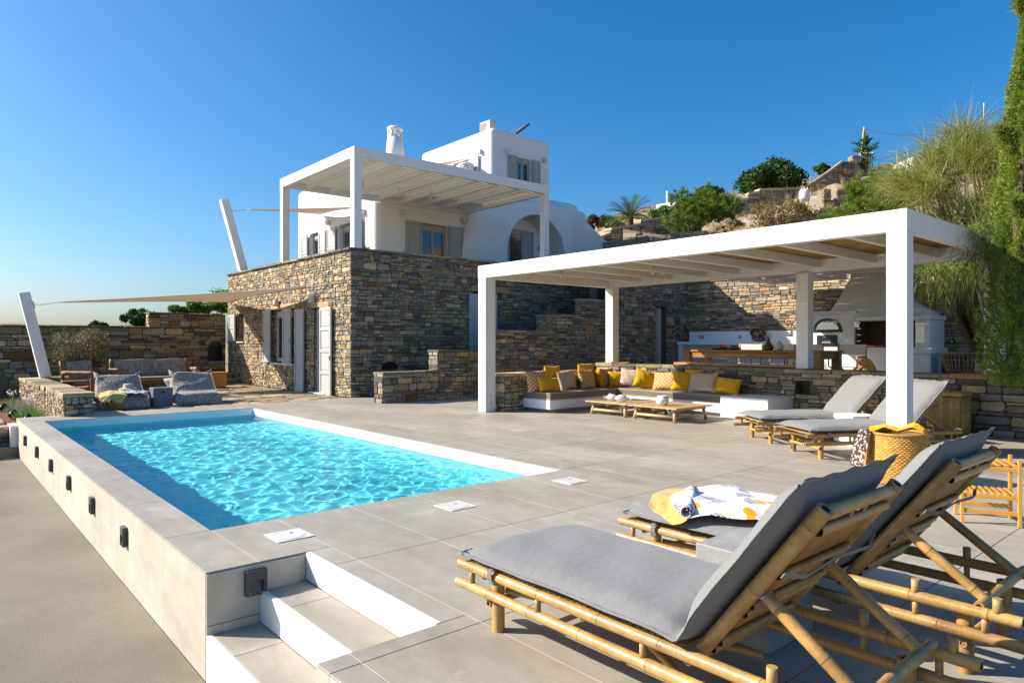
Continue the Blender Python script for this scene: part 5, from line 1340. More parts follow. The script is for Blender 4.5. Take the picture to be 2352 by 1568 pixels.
cloth('towel', [[(3.06, 2.38, ZM - .02), (3.20, 2.46, ZM + .012), (3.40, 2.48, ZM + .012), (3.58, 2.46, ZM + .0)],
                [(3.03, 2.28, ZM - .05), (3.18, 2.30, ZM + .03), (3.36, 2.32, ZM + .03), (3.58, 2.30, ZM + .01)],
                [(2.98, 2.16, ZM - .06), (3.14, 2.18, ZM + .03), (3.36, 2.18, ZM + .03), (3.56, 2.16, ZM + .015)],
                [(2.99, 2.08, ZM - .03), (3.16, 2.06, ZM + .03), (3.36, 2.06, ZM + .03), (3.54, 2.06, ZM + .015)]], M['peach'], 'peach orange towel hanging over the foot of the right lounger', 'towel', amp=.007, seed=4)
cloth('towel', [[(3.03, 2.19, ZM + .00), (3.12, 2.28, ZM + .04), (3.38, 2.34, ZM + .045), (3.62, 2.34, ZM + .03)],
                [(3.00, 2.07, ZM + .00), (3.13, 2.12, ZM + .05), (3.40, 2.14, ZM + .05), (3.66, 2.16, ZM + .03)],
                [(3.04, 1.94, ZM + .01), (3.18, 1.94, ZM + .045), (3.42, 1.96, ZM + .05), (3.68, 1.98, ZM + .03)],
                [(3.12, 1.78, ZM + .012), (3.26, 1.78, ZM + .035), (3.44, 1.78, ZM + .035), (3.64, 1.80, ZM + .02)],
                [(3.20, 1.66, ZM + .008), (3.30, 1.64, ZM + .02), (3.46, 1.64, ZM + .02), (3.62, 1.66, ZM + .012)]], M['printed_towel'], 'white towel printed with navy and orange leaves, rolled on the right lounger', 'towel', amp=.010, nu=34, nv=26, seed=9)
rl = MB(); V = []
sp = [(.033 * (1 - .55 * k / 26), 2.6 * PI * k / 26) for k in range(27)]
vs = []; fs = []
for i in range(11):
    q = i / 10; c_ = Vector((2.985, 2.08, ZM + .012)).lerp(Vector((3.30, 2.26, ZM + .05)), q); ax_ = Vector((.86, .48, .15)).normalized(); e1 = ax_.cross(Z_).normalized(); e2 = e1.cross(ax_)
    for (r_, a) in sp: vs.append(c_ + (e1 * math.cos(a) + e2 * math.sin(a)) * r_)
for i in range(10):
    for k in range(26): fs.append((i * 27 + k, i * 27 + k + 1, (i + 1) * 27 + k + 1, (i + 1) * 27 + k))
rolled = MB().add(vs, fs, sm=True).build('towel_roll', M['printed_towel'], loc=(3.0, 2.1, ZM)); md = rolled.modifiers.new('s', 'SOLIDIFY'); md.thickness = .005
tag(rolled, 'rolled up end of a printed towel facing the camera on the right lounger', 'towel')

# ================================================================ WOVEN BASKET, RACK, REED BIN
bx_, by_ = 6.90, 2.47
bk = thing('woven_basket', 'round woven straw basket standing in front of the right pergola post', 'basket', (bx_, by_, 0))
V = []; F = []; C = []; rows = 27; seg = 264; hB = .445
ring = []
for i in range(rows * 4 + 1):
    q = i / (rows * 4); z = q * hB; R0 = .285 - .05 * q ** 1.4 - .012 * (1 - q) ** 6
    ph_ = (i // 4) % 2; lobe = abs(math.sin(PI * i / 4)) ** .7
    for k in range(seg):
        a = 2 * PI * k / seg; w = .5 + .5 * math.cos(44 * a + PI * ph_)
        r = R0 + .009 * lobe * (.25 + .75 * w) + .002
        V.append((bx_ + r * math.cos(a), by_ + r * math.sin(a), z + .003 + .0015 * math.sin(5 * a + i * .3)))
for i in range(rows * 4):
    for k in range(seg):
        F.append((i * seg + k, i * seg + (k + 1) % seg, (i + 1) * seg + (k + 1) % seg, (i + 1) * seg + k))
        h_ = math.sin((i // 4) * 12.9 + (k // 6) * 7.82) * 43758.5; h_ -= math.floor(h_); kk = .75 + .45 * h_; C.append((.60 * kk, .30 * kk, .05 * kk))
fastmesh('woven_side', V, F, M['straw'], bk, cols=np.array(C), smooth=True)
m_ = MB(); m_.tube([(bx_ + .243 * math.cos(2 * PI * k / 40), by_ + .243 * math.sin(2 * PI * k / 40), hB + .004) for k in range(41)], .013, 8, (.50, .27, .07), cap=False); m_.build('rim', M['straw'], bk)
m_ = MB().lathe([(.235, hB - .01), (.225, hB - .10), (.001, hB - .12)], (bx_, by_, 0), 32, (.2, .11, .03)); m_.build('inside', M['straw'], bk)
cloth('towel', [[(6.72, 2.63, hB + .00), (6.80, 2.56, hB + .05), (6.84, 2.46, hB + .02), (6.86, 2.34, hB + .08), (6.90, 2.25, hB + .03)],
                [(6.78, 2.68, hB + .03), (6.88, 2.58, hB + .07), (6.90, 2.46, hB + .03), (6.94, 2.34, hB + .10), (6.98, 2.24, hB + .05)],
                [(6.88, 2.68, hB + .00), (6.94, 2.58, hB + .05), (6.98, 2.46, hB + .03), (7.00, 2.36, hB + .07), (7.04, 2.28, hB + .02)]], M['yellow_towel'], 'bright yellow towel heaped in the woven basket', 'towel', amp=.02, seed=2)
cloth('scarf', [[(6.74, 2.66, hB + .035), (6.70, 2.70, hB + .03), (6.74, 2.76, hB + .02)], [(6.655, 2.63, hB + .03), (6.65, 2.68, hB + .03), (6.70, 2.74, hB + .02)],
                [(6.615, 2.63, .32), (6.62, 2.70, .32), (6.67, 2.77, .33)], [(6.58, 2.64, .22), (6.60, 2.71, .20), (6.65, 2.79, .22)], [(6.575, 2.66, .14), (6.59, 2.73, .12), (6.64, 2.80, .15)]], M['scarf'], 'patterned pink and dark scarf hanging over the left side of the basket', 'scarf', amp=.008, nu=20, nv=12, seed=3)
# slatted rack
rk = thing('slatted_rack', 'small two-tier slatted wooden rack behind the right lounger', 'rack', (5.80, 1.55, 0))
A0, B0 = Vector((5.66, 1.60, 0)), Vector((5.80, 1.30, 0)); e = (B0 - A0).normalized(); f_ = Vector((-e.y, e.x, 0)); 
if f_.x < 0: f_ = -f_
w_, dp = .34, .26
for (a, b) in ((0, 0), (w_, 0), (0, dp), (w_, dp)):
    p = A0 + e * a + f_ * b; hgt = .40 if b == 0 and a > 0 or b > 0 and a > 0 else .30
    MB().beam(p + Vector((0, 0, .001)), p + Vector((0, 0, .47 if a > 0 else .22)), .03, .022, e, .002).build('leg', M['wood_bright'], rk)
for z in (.09, .20):
    for b in (0, dp): MB().beam(A0 + e * 0 + f_ * b + Z_ * z, A0 + e * w_ + f_ * b + Z_ * z, .018, .03, Z_, .002).build('rail', M['wood_bright'], rk)
for i in range(8):
    p = A0 + e * (.03 + i * (w_ - .06) / 7) + Z_ * (.222 - .0); MB().beam(p, p + f_ * dp, .022, .010, Z_, .002).build('slat', M['wood_bright'], rk)
for b in (0, dp): MB().beam(A0 + e * .08 + f_ * b + Z_ * .40, A0 + e * w_ + f_ * b + Z_ * .40, .018, .03, Z_, .002).build('rail', M['wood_bright'], rk)
for i in range(3):
    p = A0 + e * (w_ - .02 - i * .05) + Z_ * .425; MB().beam(p, p + f_ * (dp + .06), .026, .012, Z_, .002).build('slat', M['wood_bright'], rk)
# reed bin by the wall
hx, hy = 10.74, 3.20
hb_ = thing('reed_bin', 'lidded bin clad in upright reed canes against the low stone wall', 'bin', (hx, hy, 0))
MB().box(hx - .20, hy - .20, .01, hx + .20, hy + .20, .55, (.2, .12, .04)).build('core', M['reed'], hb_)
def canes(O, U, n, L): 
    for i in range(n):
        k = random.uniform(.75, 1.25); p = Vector(O) + U * (L * (i + .5) / n)
        MB().tube([p + Vector((0, 0, .015)), p + Vector((0, 0, .54 + random.uniform(-.01, .01)))], random.uniform(.007, .009), 6, (.52 * k, .33 * k, .10 * k)).build('cane', M['reed'], hb_)
canes((hx - .207, hy - .20, 0), YU, 26, .40); canes((hx - .20, hy - .207, 0), XU, 26, .40)
for z in (.12, .34, .52): MB().box(hx - .222, hy - .222, z, hx + .21, hy + .21, z + .012, (.40, .25, .08)).build('binding', M['reed'], hb_)
MB().bbox(Vector((hx, hy, .582)), XU, YU, Z_, .225, .225, .028, .02, (.46, .29, .09)).build('lid', M['reed'], hb_)
# ================================================================ OUTDOOR KITCHEN
FZ = .38
kc = thing('kitchen_counter', 'white rendered outdoor kitchen counter with open shelves along the back wall', 'counter', (17.6, 10.4, FZ))
MB().box(17.55, 8.25, 1.20, 18.2, 12.58, 1.295, bev=.01).build('worktop', M['plaster'], kc)
MB().box(18.08, 8.25, 1.297, 18.2, 12.50, 1.60, bev=.01).build('splashback', M['plaster'], kc)
MB().box(17.6, 12.40, FZ, 18.15, 12.56, 1.199).build('side_panel', M['plaster'], kc); MB().box(17.6, 10.75, FZ, 18.15, 10.85, 1.199).build('side_panel', M['plaster'], kc)
MB().box(18.05, 10.85, FZ, 18.14, 12.40, 1.198).build('back_panel', M['plaster'], kc)
MB().box(17.62, 10.85, .78, 18.05, 12.40, .82, bev=.003).build('shelf', M['plaster'], kc); MB().box(17.62, 10.85, FZ + .001, 18.05, 12.40, .45).build('shelf', M['plaster'], kc)
for i in range(12): MB().box(17.60, 8.30 + i * .203, FZ + .002, 17.63, 8.30 + i * .203 + .197, 1.198, bev=.004).build('door_board', M['door_blue'], kc)
for y, n_ in ((12.05, 2), (10.75, 1)):
    o = MB().box(18.06, y - .04 * n_, 1.39, 18.078, y + .04 * n_, 1.47, bev=.004).build('socket', M['black'], kc)
    for i in range(n_):
        yy = y + (i - (n_ - 1) / 2) * .08; s_ = MB(); s_.tube([(18.05, yy, 1.43), (18.062, yy, 1.43)], .026, 14); s_.build('socket_face', M['pot_white'], o)
tb_ = MB(); tb_.box(17.66, 8.75, 1.297, 18.03, 9.55, 1.43, bev=.012); o = tb_.build('sink', M['marble'], kc)
f_ = MB(); f_.tube([(18.05, 9.18, 1.30), (18.05, 9.18, 1.78), (18.03, 9.20, 1.86), (17.98, 9.23, 1.88), (17.93, 9.26, 1.86), (17.91, 9.27, 1.74)], .018, 10); f_.build('tap', M['rattan'], kc)
def lathe_thing(name, P, prof, m, label, cat, grp=None, seg=24):
    P = Vector(P); o = MB().lathe(prof, P, seg).build(name, m, loc=P); return tag(o, label, cat, grp)
for y, w in ((11.98, 'left'), (11.60, 'right')):
    t = thing('plate_stack', f'{w} stack of stoneware plates on the open kitchen shelf', 'plates', (17.78, y, .821), group='stacks of plates on the kitchen shelf')
    for i in range(7): MB().lathe([(.10, i * .018), (.16, i * .018 + .012), (.001, i * .018 + .008)], (17.78, y, .822), 22).build('plate', M['concrete'], t)
# flower bowl
P = Vector((17.85, 10.05, 1.297)); fb = thing('flower_bowl', 'patterned bowl of dried russet flowers on the kitchen counter', 'flower bowl', P)
MB().lathe([(.001, .0), (.10, .0), (.17, .07), (.18, .13), (.16, .13), (.001, .05)], P, 24).build('bowl', M['scarf'], fb)
rg = np.random.default_rng(5)
def leaves(n, centers, size, colr, jit, rng, up=0.0, asp=.45):
    """diamond leaf quads scattered at given centres"""
    c = centers; n = len(c)
    d = rng.normal(size=(n, 3)); d[:, 2] += up; d /= np.linalg.norm(d, axis=1)[:, None]
    e = rng.normal(size=(n, 3)); e -= (e * d).sum(1)[:, None] * d; e /= np.linalg.norm(e, axis=1)[:, None]
    s = size * rng.uniform(.6, 1.4, n)[:, None]
    V = np.stack([c - d * s, c + e * s * asp, c + d * s, c - e * s * asp], 1).reshape(-1, 3)
    F = np.arange(4 * n).reshape(n, 4)
    C = np.array(colr)[rng.integers(0, len(colr), n)] * rng.uniform(1 - jit, 1 + jit, n)[:, None]
    return V, F, np.clip(C, 0, 1)
c_ = rg.normal(size=(1500, 3)); c_ /= np.linalg.norm(c_, axis=1)[:, None]; c_ *= rg.uniform(.5, 1, 1500)[:, None] ** .4; c_ = c_ * np.array([.17, .24, .14]) + np.array(P) + np.array([0, 0, .24])
V, F, C = leaves(0, c_, .018, [(.22, .06, .02), (.30, .10, .03), (.14, .08, .03)], .3, rg); fastmesh('flowers', V, F, M['foliage'], fb, cols=C)
# oven, grill hearth and chimney hood as one masonry piece
ov = thing('oven_fireplace', 'white masonry oven and barbecue hearth with a tall flaring hood', 'fireplace', (17.2, 7.0, FZ))
mb = MB(); mb.box(17.25, 7.16, FZ, 18.18, 8.22, 1.98, bev=.02); mb.build('oven_block', M['plaster'], ov)
MB().box(17.18, 7.10, 1.98, 18.18, 8.26, 2.06, bev=.015).build('cornice', M['plaster'], ov)
MB().box(17.10, 5.42, 1.02, 18.18, 7.158, 1.16, bev=.012).build('hearth_slab', M['plaster'], ov)
mb = MB(); mb.box(17.25, 5.50, FZ, 18.18, 7.158, 1.018).build('hearth_base', M['plaster'], ov)
MB().box(17.10, 5.46, 1.80, 18.18, 7.095, 1.90, bev=.012).build('mantel', M['plaster'], ov)
MB().box(17.2, 5.50, 1.161, 18.18, 5.80, 1.799, bev=.01).build('pilaster', M['plaster'], ov)
MB().box(18.0, 5.80, 1.161, 18.17, 7.158, 1.799).build('fire_back', M['brick_dark'], ov); MB().box(17.3, 7.13, 1.161, 18.0, 7.157, 1.799).build('fire_cheek', M['brick_dark'], ov)
MB().box(17.195, 5.60, 1.26, 17.22, 5.78, 1.66, bev=.003).build('glass_strip', M['steel'], ov)
for z in (1.3, 1.45, 1.6, 1.74): MB().box(17.20, 7.0, z, 17.25, 7.08, z + .02).build('bracket', M['steel'], ov)
MB().box(17.2, 7.03, 1.64, 17.3, 7.155, 1.79, bev=.003).build('hinge_box', M['steel'], ov)
# hood: square base flaring up to a narrow neck
hp_ = [(1.90, 5.55, 7.90, 17.25), (1.98, 5.60, 7.86, 17.28), (2.2, 5.98, 7.74, 17.35), (2.45, 6.24, 7.61, 17.42), (2.65, 6.40, 7.52, 17.48), (2.85, 6.55, 7.43, 17.52), (3.05, 6.62, 7.37, 17.55), (3.4, 6.62, 7.36, 17.56)]
V = []; F = []
for z, a, b, x in hp_:
    r = .10; ring_ = []
    for (cx0, cy0, a0) in ((x + r, a + r, PI), (18.15, a + r, 1.5 * PI), (18.15, b - r, 0), (x + r, b - r, .5 * PI)):
        if cx0 > 18: ring_ += [(18.17, a, z)] if cy0 < (a + b) / 2 else [(18.17, b, z)]
        else:
            for k in range(5): aa = a0 + .5 * PI * k / 4; ring_.append((cx0 + r * math.cos(aa), cy0 + r * math.sin(aa), z))
    V += ring_
k_ = len(V) // len(hp_)
for i in range(len(hp_) - 1):
    for j in range(k_): F.append((i * k_ + j, i * k_ + (j + 1) % k_, (i + 1) * k_ + (j + 1) % k_, (i + 1) * k_ + j))
MB().add(V, F, sm=True).build('hood', M['plaster'], ov)
# arched oven door with window
def arcpoly(y0, z0, r, zr, x, n=20): return [(x, y0 + r * math.cos(PI * i / n), z0 + zr * math.sin(PI * i / n)) for i in range(n + 1)]
def ringmesh(outer, inner): 
    n = len(outer); return outer + inner, [(i, (i + 1) % n, n + (i + 1) % n, n + i) for i in range(n)]
Oo = arcpoly(7.82, 1.53, .38, .35, 17.235); Ii = arcpoly(7.82, 1.60, .28, .22, 17.235)
vs, fs = ringmesh(Oo, Ii); od = MB().add(vs, fs).build('oven_door', M['black'], ov)
MB().add(Ii, [tuple(range(len(Ii)))]).build('pane', M['steel'], od)
MB().tube([(17.20, 7.62, 1.80), (17.20, 7.90, 1.80)], .012, 8).build('handle', M['steel'], od); MB().tube([(17.22, 7.60, 1.77), (17.19, 7.60, 1.77)], .05, 18).build('dial', M['pot_white'], od)
ad = MB().box(17.22, 7.57, 1.18, 17.249, 8.08, 1.455, bev=.005).build('firebox_door', M['black'], ov)
MB().box(17.205, 7.72, 1.26, 17.219, 7.94, 1.30).build('vent', M['steel'], ad); MB().tube([(17.19, 7.70, 1.40), (17.19, 7.90, 1.40)], .008, 6).build('handle', M['steel'], ad)
Wd = arcpoly(6.90, FZ + .01, .27, .52, 17.24)
wd_ = MB().add(Wd, [tuple(range(len(Wd)))]).build('arched_door', M['wood'], ov)
MB().tube([(17.22, 6.86, .60), (17.22, 6.86, .72)], .010, 8).build('handle', M['steel'], wd_)
for yc, r in ((8.0, .22), (6.25, .22)):
    q = arcpoly(yc, FZ + .01, r, .45, 17.243); MB().add(q, [tuple(range(len(q)))]).build('niche', M['frame_grey'], ov)
bk_ = MB().box(17.13, 6.45, 1.162, 17.35, 7.10, 1.215, bev=.004).build('book', M['red'], loc=(17.2, 6.8, 1.162)); tag(bk_, 'long red box lying on the barbecue hearth', 'box')
MB().box(17.127, 6.66, 1.180, 17.1295, 6.86, 1.196).build('lettering_band', M['pot_white'], bk_)
bin_ = thing('black_bin', 'black cylindrical bin beside the hearth', 'bin', (17.4, 5.2, FZ)); MB().lathe([(.001, .01), (.21, .0), (.22, .58), (.20, .60), (.001, .60)], (17.4, 5.1, FZ), 28).build('body', M['black'], bin_)
MB().lathe([(.225, .56), (.23, .585), (.225, .60)], (17.4, 5.1, FZ), 28).build('rim', M['black'], bin_)
vent = thing('wall_socket', 'small black round socket on the wall right of the hearth', 'socket', (18.1, 5.35, 1.3)); MB().tube([(18.12, 5.33, 1.30), (18.19, 5.33, 1.30)], .06, 16).build('body', M['black'], vent); MB().tube([(18.10, 5.33, 1.30), (18.118, 5.33, 1.30)], .03, 14).build('face', M['pot_white'], vent)
# kitchen pergola
kp = thing('kitchen_pergola', 'white beamed and reeded canopy over the outdoor kitchen', 'pergola', (11.5, 4.6, FZ))
kb, kt = 2.87, 3.09
MB().box(11.52, 9.48, kb, 17.6, 9.60, kt, bev=.005).build('beam', M['white_paint'], kp); MB().box(17.6, 7.5, kb, 17.74, 9.6, kt, bev=.005).build('beam', M['white_paint'], kp); MB().box(17.6, 4.6, kb, 17.74, 6.5, kt, bev=.005).build('beam', M['white_paint'], kp)
MB().box(11.52, 4.6, kb, 17.6, 4.72, kt, bev=.005).build('beam', M['white_paint'], kp); MB().box(11.52, 4.73, kb, 11.64, 9.47, kt, bev=.005).build('beam', M['white_paint'], kp)
for x in (12.4, 13.3, 14.2, 15.1, 16.0, 16.9): MB().box(x - .035, 4.73, kb + .06, x + .035, 9.47, kt - .02, bev=.004).build('rafter', M['white_paint'], kp)
for x, y in ((17.6, 4.6),): MB().box(x, y, FZ + .92 if y > 9 else FZ, x + .14, y + .14, kb - .002, bev=.005).build('post', M['white_paint'], kp)
r_ = reeds(11.65, 17.6, 4.73, 9.47, kt - .012, kp, step=.0118, seg=6, gap=.06); r_['kind'] = 'stuff'
r_ = reeds(11.65, 17.6, 4.73, 9.47, kt + .002, kp, step=.0122, seg=7, gap=.10); r_['kind'] = 'stuff'
spot((14.6, 8.2, kb + .06), 'small white spotlight under the kitchen canopy', None); 
# dining table
dt = thing('dining_table', 'long rustic brown wooden dining table behind the low stone wall', 'table', (12.5, 5.75, FZ))
for i in range(5): MB().box(12.45 + i * .18, 5.75, 1.085, 12.45 + i * .18 + .176, 8.75, 1.125, bev=.004).build('plank', M['wood'], dt)
for x in (12.48, 13.23): MB().box(x, 5.82, .965, x + .05, 8.68, 1.083, bev=.003).build('apron', M['wood'], dt)
for y in (5.80, 8.66): MB().box(12.531, y, .965, 13.229, y + .05, 1.083, bev=.003).build('apron', M['wood'], dt)
for x in (12.45, 13.19):
    for y in (5.76, 8.59): MB().box(x, y, FZ + .002, x + .13, y + .15, 1.084, bev=.005).build('leg', M['wood'], dt)
bc = thing('dining_bench', 'long brown wooden bench top showing just above the low stone wall', 'bench', (11.72, 5.7, FZ))
MB().box(11.64, 5.75, .835, 11.98, 8.42, .875, bev=.006).build('seat', M['wood_bright'], bc)
for y in (5.95, 8.15): MB().box(11.68, y, FZ + .002, 11.94, y + .08, .834, bev=.004).build('leg', M['wood'], bc)
def canvas_chair(x, y, rz, label):
    t = thing('canvas_chair', label, 'chair', (x, y, FZ), rz, 'canvas backed folding chairs at the dining table', local=True)
    for s in (-1, 1):
        MB().tube([(s * .27, .20, .44), (s * .27, .24, .87)], .018, 10).build('back_post', M['wood_pale'], t)
        MB().tube([(s * .27, -.22, .62), (s * .27, .24, .62)], .018, 8).build('armrest', M['wood_pale'], t)
        MB().tube([(s * .27, -.20, .42), (s * .27, -.20, .62)], .015, 8).build('front_post', M['wood_pale'], t)
        MB().tube([(-s * .26, -.20, .02), (s * .26, -.18, .42)], .017, 8).build('leg', M['wood_pale'], t); MB().tube([(-s * .26, .20, .02), (s * .26, .19, .44)], .017, 8).build('leg', M['wood_pale'], t)
        MB().tube([(s * .26, -.22, .04), (s * .26, .22, .04)], .014, 8).build('runner', M['wood_pale'], t)
    MB().add([(-.27, .225, .66), (.27, .225, .66), (.27, .24, .86), (-.27, .24, .86), (-.27, .245, .66), (.27, .245, .66), (.27, .26, .86), (-.27, .26, .86)], [(0, 1, 2, 3), (7, 6, 5, 4), (0, 4, 5, 1), (2, 6, 7, 3), (1, 5, 6, 2), (3, 7, 4, 0)]).build('back_canvas', M['canvas'], t)
    MB().add([(-.26, -.19, .43), (.26, -.19, .43), (.26, .19, .43), (-.26, .19, .43), (-.2, -.18, .41), (.2, -.18, .41), (.2, .18, .41), (-.2, .18, .41)], [(0, 1, 2, 3), (7, 6, 5, 4)]).build('seat', M['canvas'], t)
    return t
for x, y, w in ((13.75, 8.05, 'leftmost behind the table, right of the fruit tray'), (13.75, 7.30, 'second from the left behind the table'), (13.75, 6.70, 'third from the left, just left of the middle post'), (13.75, 5.85, 'rightmost behind the table, in front of the oven')):
    canvas_chair(x, y, -PI / 2 + .0, 'pale canvas folding chair, ' + w)
# things on the table
tz_ = 1.126
P = Vector((12.75, 8.02, tz_)); tr = thing('fruit_tray', 'black tray of orange and red fruit on the dining table', 'tray', P)
MB().lathe([(.001, 0), (.16, 0), (.18, .04), (.17, .04), (.155, .012), (.001, .012)], P, 24).build('tray', M['black'], tr)
for i in range(12):
    a = random.uniform(0, 6.28); r = random.uniform(0, .12); c = (.75, .25, .02) if i < 7 else (.5, .03, .02); q = P + Vector((r * math.cos(a), r * math.sin(a), .04 + (.035 if i % 3 == 0 else 0)))
    MB().lathe([(.001, -.03), (.022, -.022), (.032, 0), (.022, .022), (.001, .03)], q, 12, c).build('fruit', M['citrus'], tr)
P = Vector((12.72, 7.70, tz_)); pn = thing('lidded_pan', 'black pan with tilted lid next to the fruit tray on the table', 'pan', P)
MB().lathe([(.001, .0), (.13, .0), (.15, .04), (.001, .02)], P, 24).build('pan', M['black'], pn); MB().lathe([(.15, .045), (.08, .07), (.02, .075), (.02, .095), (.001, .095)], P, 24).build('lid', M['dark_metal'], pn)
MB().box(12.6, 6.5, tz_, 12.95, 8.6, tz_ + .004).build('table_runner', M['taupe'], loc=(12.7, 7.5, tz_)); tag(bpy.data.objects['table_runner'], 'woven brown runner along the dining table', 'table runner')
lathe_thing('brown_vase', (12.62, 6.88, tz_ + .005), [(.001, 0), (.085, 0), (.098, .03), (.085, .08), (.045, .14), (.022, .19), (.018, .235), (.026, .255), (.001, .25)], M['terracotta'], 'dark brown gourd shaped vase on the dining table', 'vase')
lathe_thing('white_jar', (12.62, 6.66, tz_ + .005), [(.001, 0), (.05, 0), (.085, .05), (.085, .09), (.055, .13), (.035, .14), (.04, .165), (.02, .17), (.001, .19)], M['pot_white'], 'rounded white lidded jar beside the brown vase', 'jar')
# rattan tub chair seen from behind
P = Vector((13.9, 3.9, FZ)); q_ = at(2213, 840, 11.2)
rx, ry = q_.x, q_.y; rt = thing('rattan_chair', 'curved open rattan armchair behind the low wall at the right', 'armchair', (rx, ry, FZ))
ang0 = math.atan2(-q_.y, -q_.x); 
def rpt(a, r, z): return (rx + r * math.cos(ang0 + a), ry + r * math.sin(ang0 + a), FZ + z)
zt_ = .74 + .0
MB().tube([rpt(a, .30 + .02 * math.cos(a), zt_ - .10 * (abs(a) / 1.7) ** 3) for a in np.linspace(-1.7, 1.7, 21)], .014, 8).build('top_rail', M['rattan'], rt)
MB().tube([rpt(a, .20, .36) for a in np.linspace(-1.7, 1.7, 15)], .012, 8).build('lower_rail', M['rattan'], rt)
for z, r in ((.62, .285), (.52, .262), (.45, .24)): MB().tube([rpt(a, r, z) for a in np.linspace(-1.5, 1.5, 15)], .005, 6).build('binding', M['rattan'], rt)
for a in np.linspace(-1.6, 1.6, 17): MB().tube([rpt(a, .20, .36), rpt(a, .27, .52), rpt(a, .305, zt_ - .01 - .10 * (abs(a) / 1.7) ** 3)], .007, 6).build('rod', M['rattan'], rt)
MB().lathe([(.001, .33), (.22, .33), (.23, .36), (.22, .385), (.001, .385)], (rx, ry, FZ), 20).build('seat', M['canvas'], rt)
for a in (.6, 2.2, 3.9, 5.4): MB().tube([(rx + .16 * math.cos(a), ry + .16 * math.sin(a), FZ + .33), (rx + .20 * math.cos(a), ry + .20 * math.sin(a), FZ)], .012, 8).build('leg', M['rattan'], rt)

# ================================================================ PATIO FURNITURE ON THE LEFT
def beanbag(x, y, w, d, label, yaw, seed):
    """slouched bean lounger: low front, high back"""
    rr = random.Random(seed); n = 30; m_ = 22; V = []; F = []
    t = thing('bean_bag', label, 'bean bag', (x, y, 0), yaw, 'grey denim bean bags', local=True)
    ph = [rr.uniform(0, 6) for _ in range(6)]
    prof = lambda q: .24 + .04 * q if q < .38 else .255 + (.62 - .24) * min(1, ((q - .38) / .42)) ** 1.3 * (1 - .0 * q)
    rows = 30; V = []
    for i in range(rows + 1):
        q = i / rows; top = prof(q); yy = -d / 2 + d * q
        if q > .8: yy = -d / 2 + d * (.8 + (q - .8) * .9)
        endk = min(1, q * 9) ** .5 * min(1, (1 - q) * 9) ** .5
        ww = w / 2 * (1 - .13 * q) * (.90 + .10 * endk)
        for j in range(m_):
            a = 2 * PI * j / m_; ca, sa = math.cos(a), math.sin(a)
            sx = math.copysign(abs(ca) ** .42, ca); sz = math.copysign(abs(sa) ** .50, sa)
            hh = top * (.12 + .88 * endk)
            wr = 1 + .025 * math.sin(7 * q * 3 + 3 * a + ph[0]) + .02 * math.sin(15 * q + 5 * a + ph[1])
            z = hh / 2 * (1 + sz) * (wr if sz > 0 else 1) + .012 * math.sin(14 * q + 2 * ca * 3 + ph[2]) * max(0, sz)
            V.append((ww * sx * wr, yy + .02 * sz * math.sin(4 * ca + ph[3]), max(.002, z)))
    for i in range(rows):
        for j in range(m_): F.append((i * m_ + j, i * m_ + (j + 1) % m_, (i + 1) * m_ + (j + 1) % m_, (i + 1) * m_ + j))
    F += [tuple(range(m_ - 1, -1, -1)), tuple(rows * m_ + k for k in range(m_))]
    o = MB().add(V, F, sm=True).build('cover', M['denim_grey'], t); md = o.modifiers.new('s', 'SUBSURF'); md.levels = 1; md.render_levels = 1
    for s in (-1, 1):
        p = [(s * w * .45 * (1 - .13 * i / 14), -d / 2 + d * (i / 14) * .92, prof(i / 14) * .93 + .01) for i in range(1, 14)]
        MB().tube(p, .009, 6).build('seam', M['denim_grey'], o)
        MB().add([(s * w * .30, d * .36, .60), (s * w * .43, d * .40, .57), (s * w * .46, d * .42, .70), (s * w * .30, d * .42, .60), (s * w * .43, d * .45, .55)], [(0, 1, 2), (4, 3, 2), (0, 2, 3), (1, 4, 2)], sm=True).build('corner', M['denim_grey'], o)
    return t
beanbag(2.98, 15.35, .92, 1.15, 'grey denim bean bag with a yellow fringed throw, the left one', R(-4), 3)
beanbag(4.38, 15.40, .95, 1.15, 'grey denim bean bag without anything on it, right of the concrete cube', R(-6), 5)
cb = thing('concrete_cube', 'dark grey concrete cube table with a handle slot between the bean bags', 'side table', (3.66, 15.12, 0))
MB().box(3.48, 14.95, .003, 3.84, 15.30, .37, bev=.008).build('cube', M['concrete_dark'], cb); MB().bbox(Vector((3.655, 14.947, .28)), XU, YU, Z_, .035, .004, .018, .006).build('handle_slot', M['black'], cb)
# throw with fringe, towel and hat on the left bean bag
th = thing('fringed_throw', 'pale yellow throw with mustard fringe on the left bean bag', 'throw', (2.75, 15.0, .3))
cloth('cloth', [[(2.62, 15.30, .30), (2.78, 15.34, .33), (2.98, 15.30, .34)], [(2.55, 15.06, .29), (2.76, 15.02, .33), (3.02, 15.0, .33)], [(2.52, 14.82, .22), (2.72, 14.76, .30), (2.98, 14.76, .27)], [(2.50, 14.72, .10), (2.68, 14.70, .20), (2.86, 14.69, .12)]], M['throw'], None, None, amp=.012, seed=6, parent=th)
for i in range(26):
    q = i / 25; a = Vector((2.46, 14.96, .27)).lerp(Vector((2.66, 14.69, .20)), q) if q < .5 else Vector((2.66, 14.69, .20)).lerp(Vector((2.90, 14.68, .10)), (q - .5) * 2)
    MB().tube([a, a + Vector((-.015, -.015, -.05)), a + Vector((random.uniform(-.02, .02), -.02, -.11))], [.008, .009, .003], 5).build('tassel', M['throw_mustard'], th)
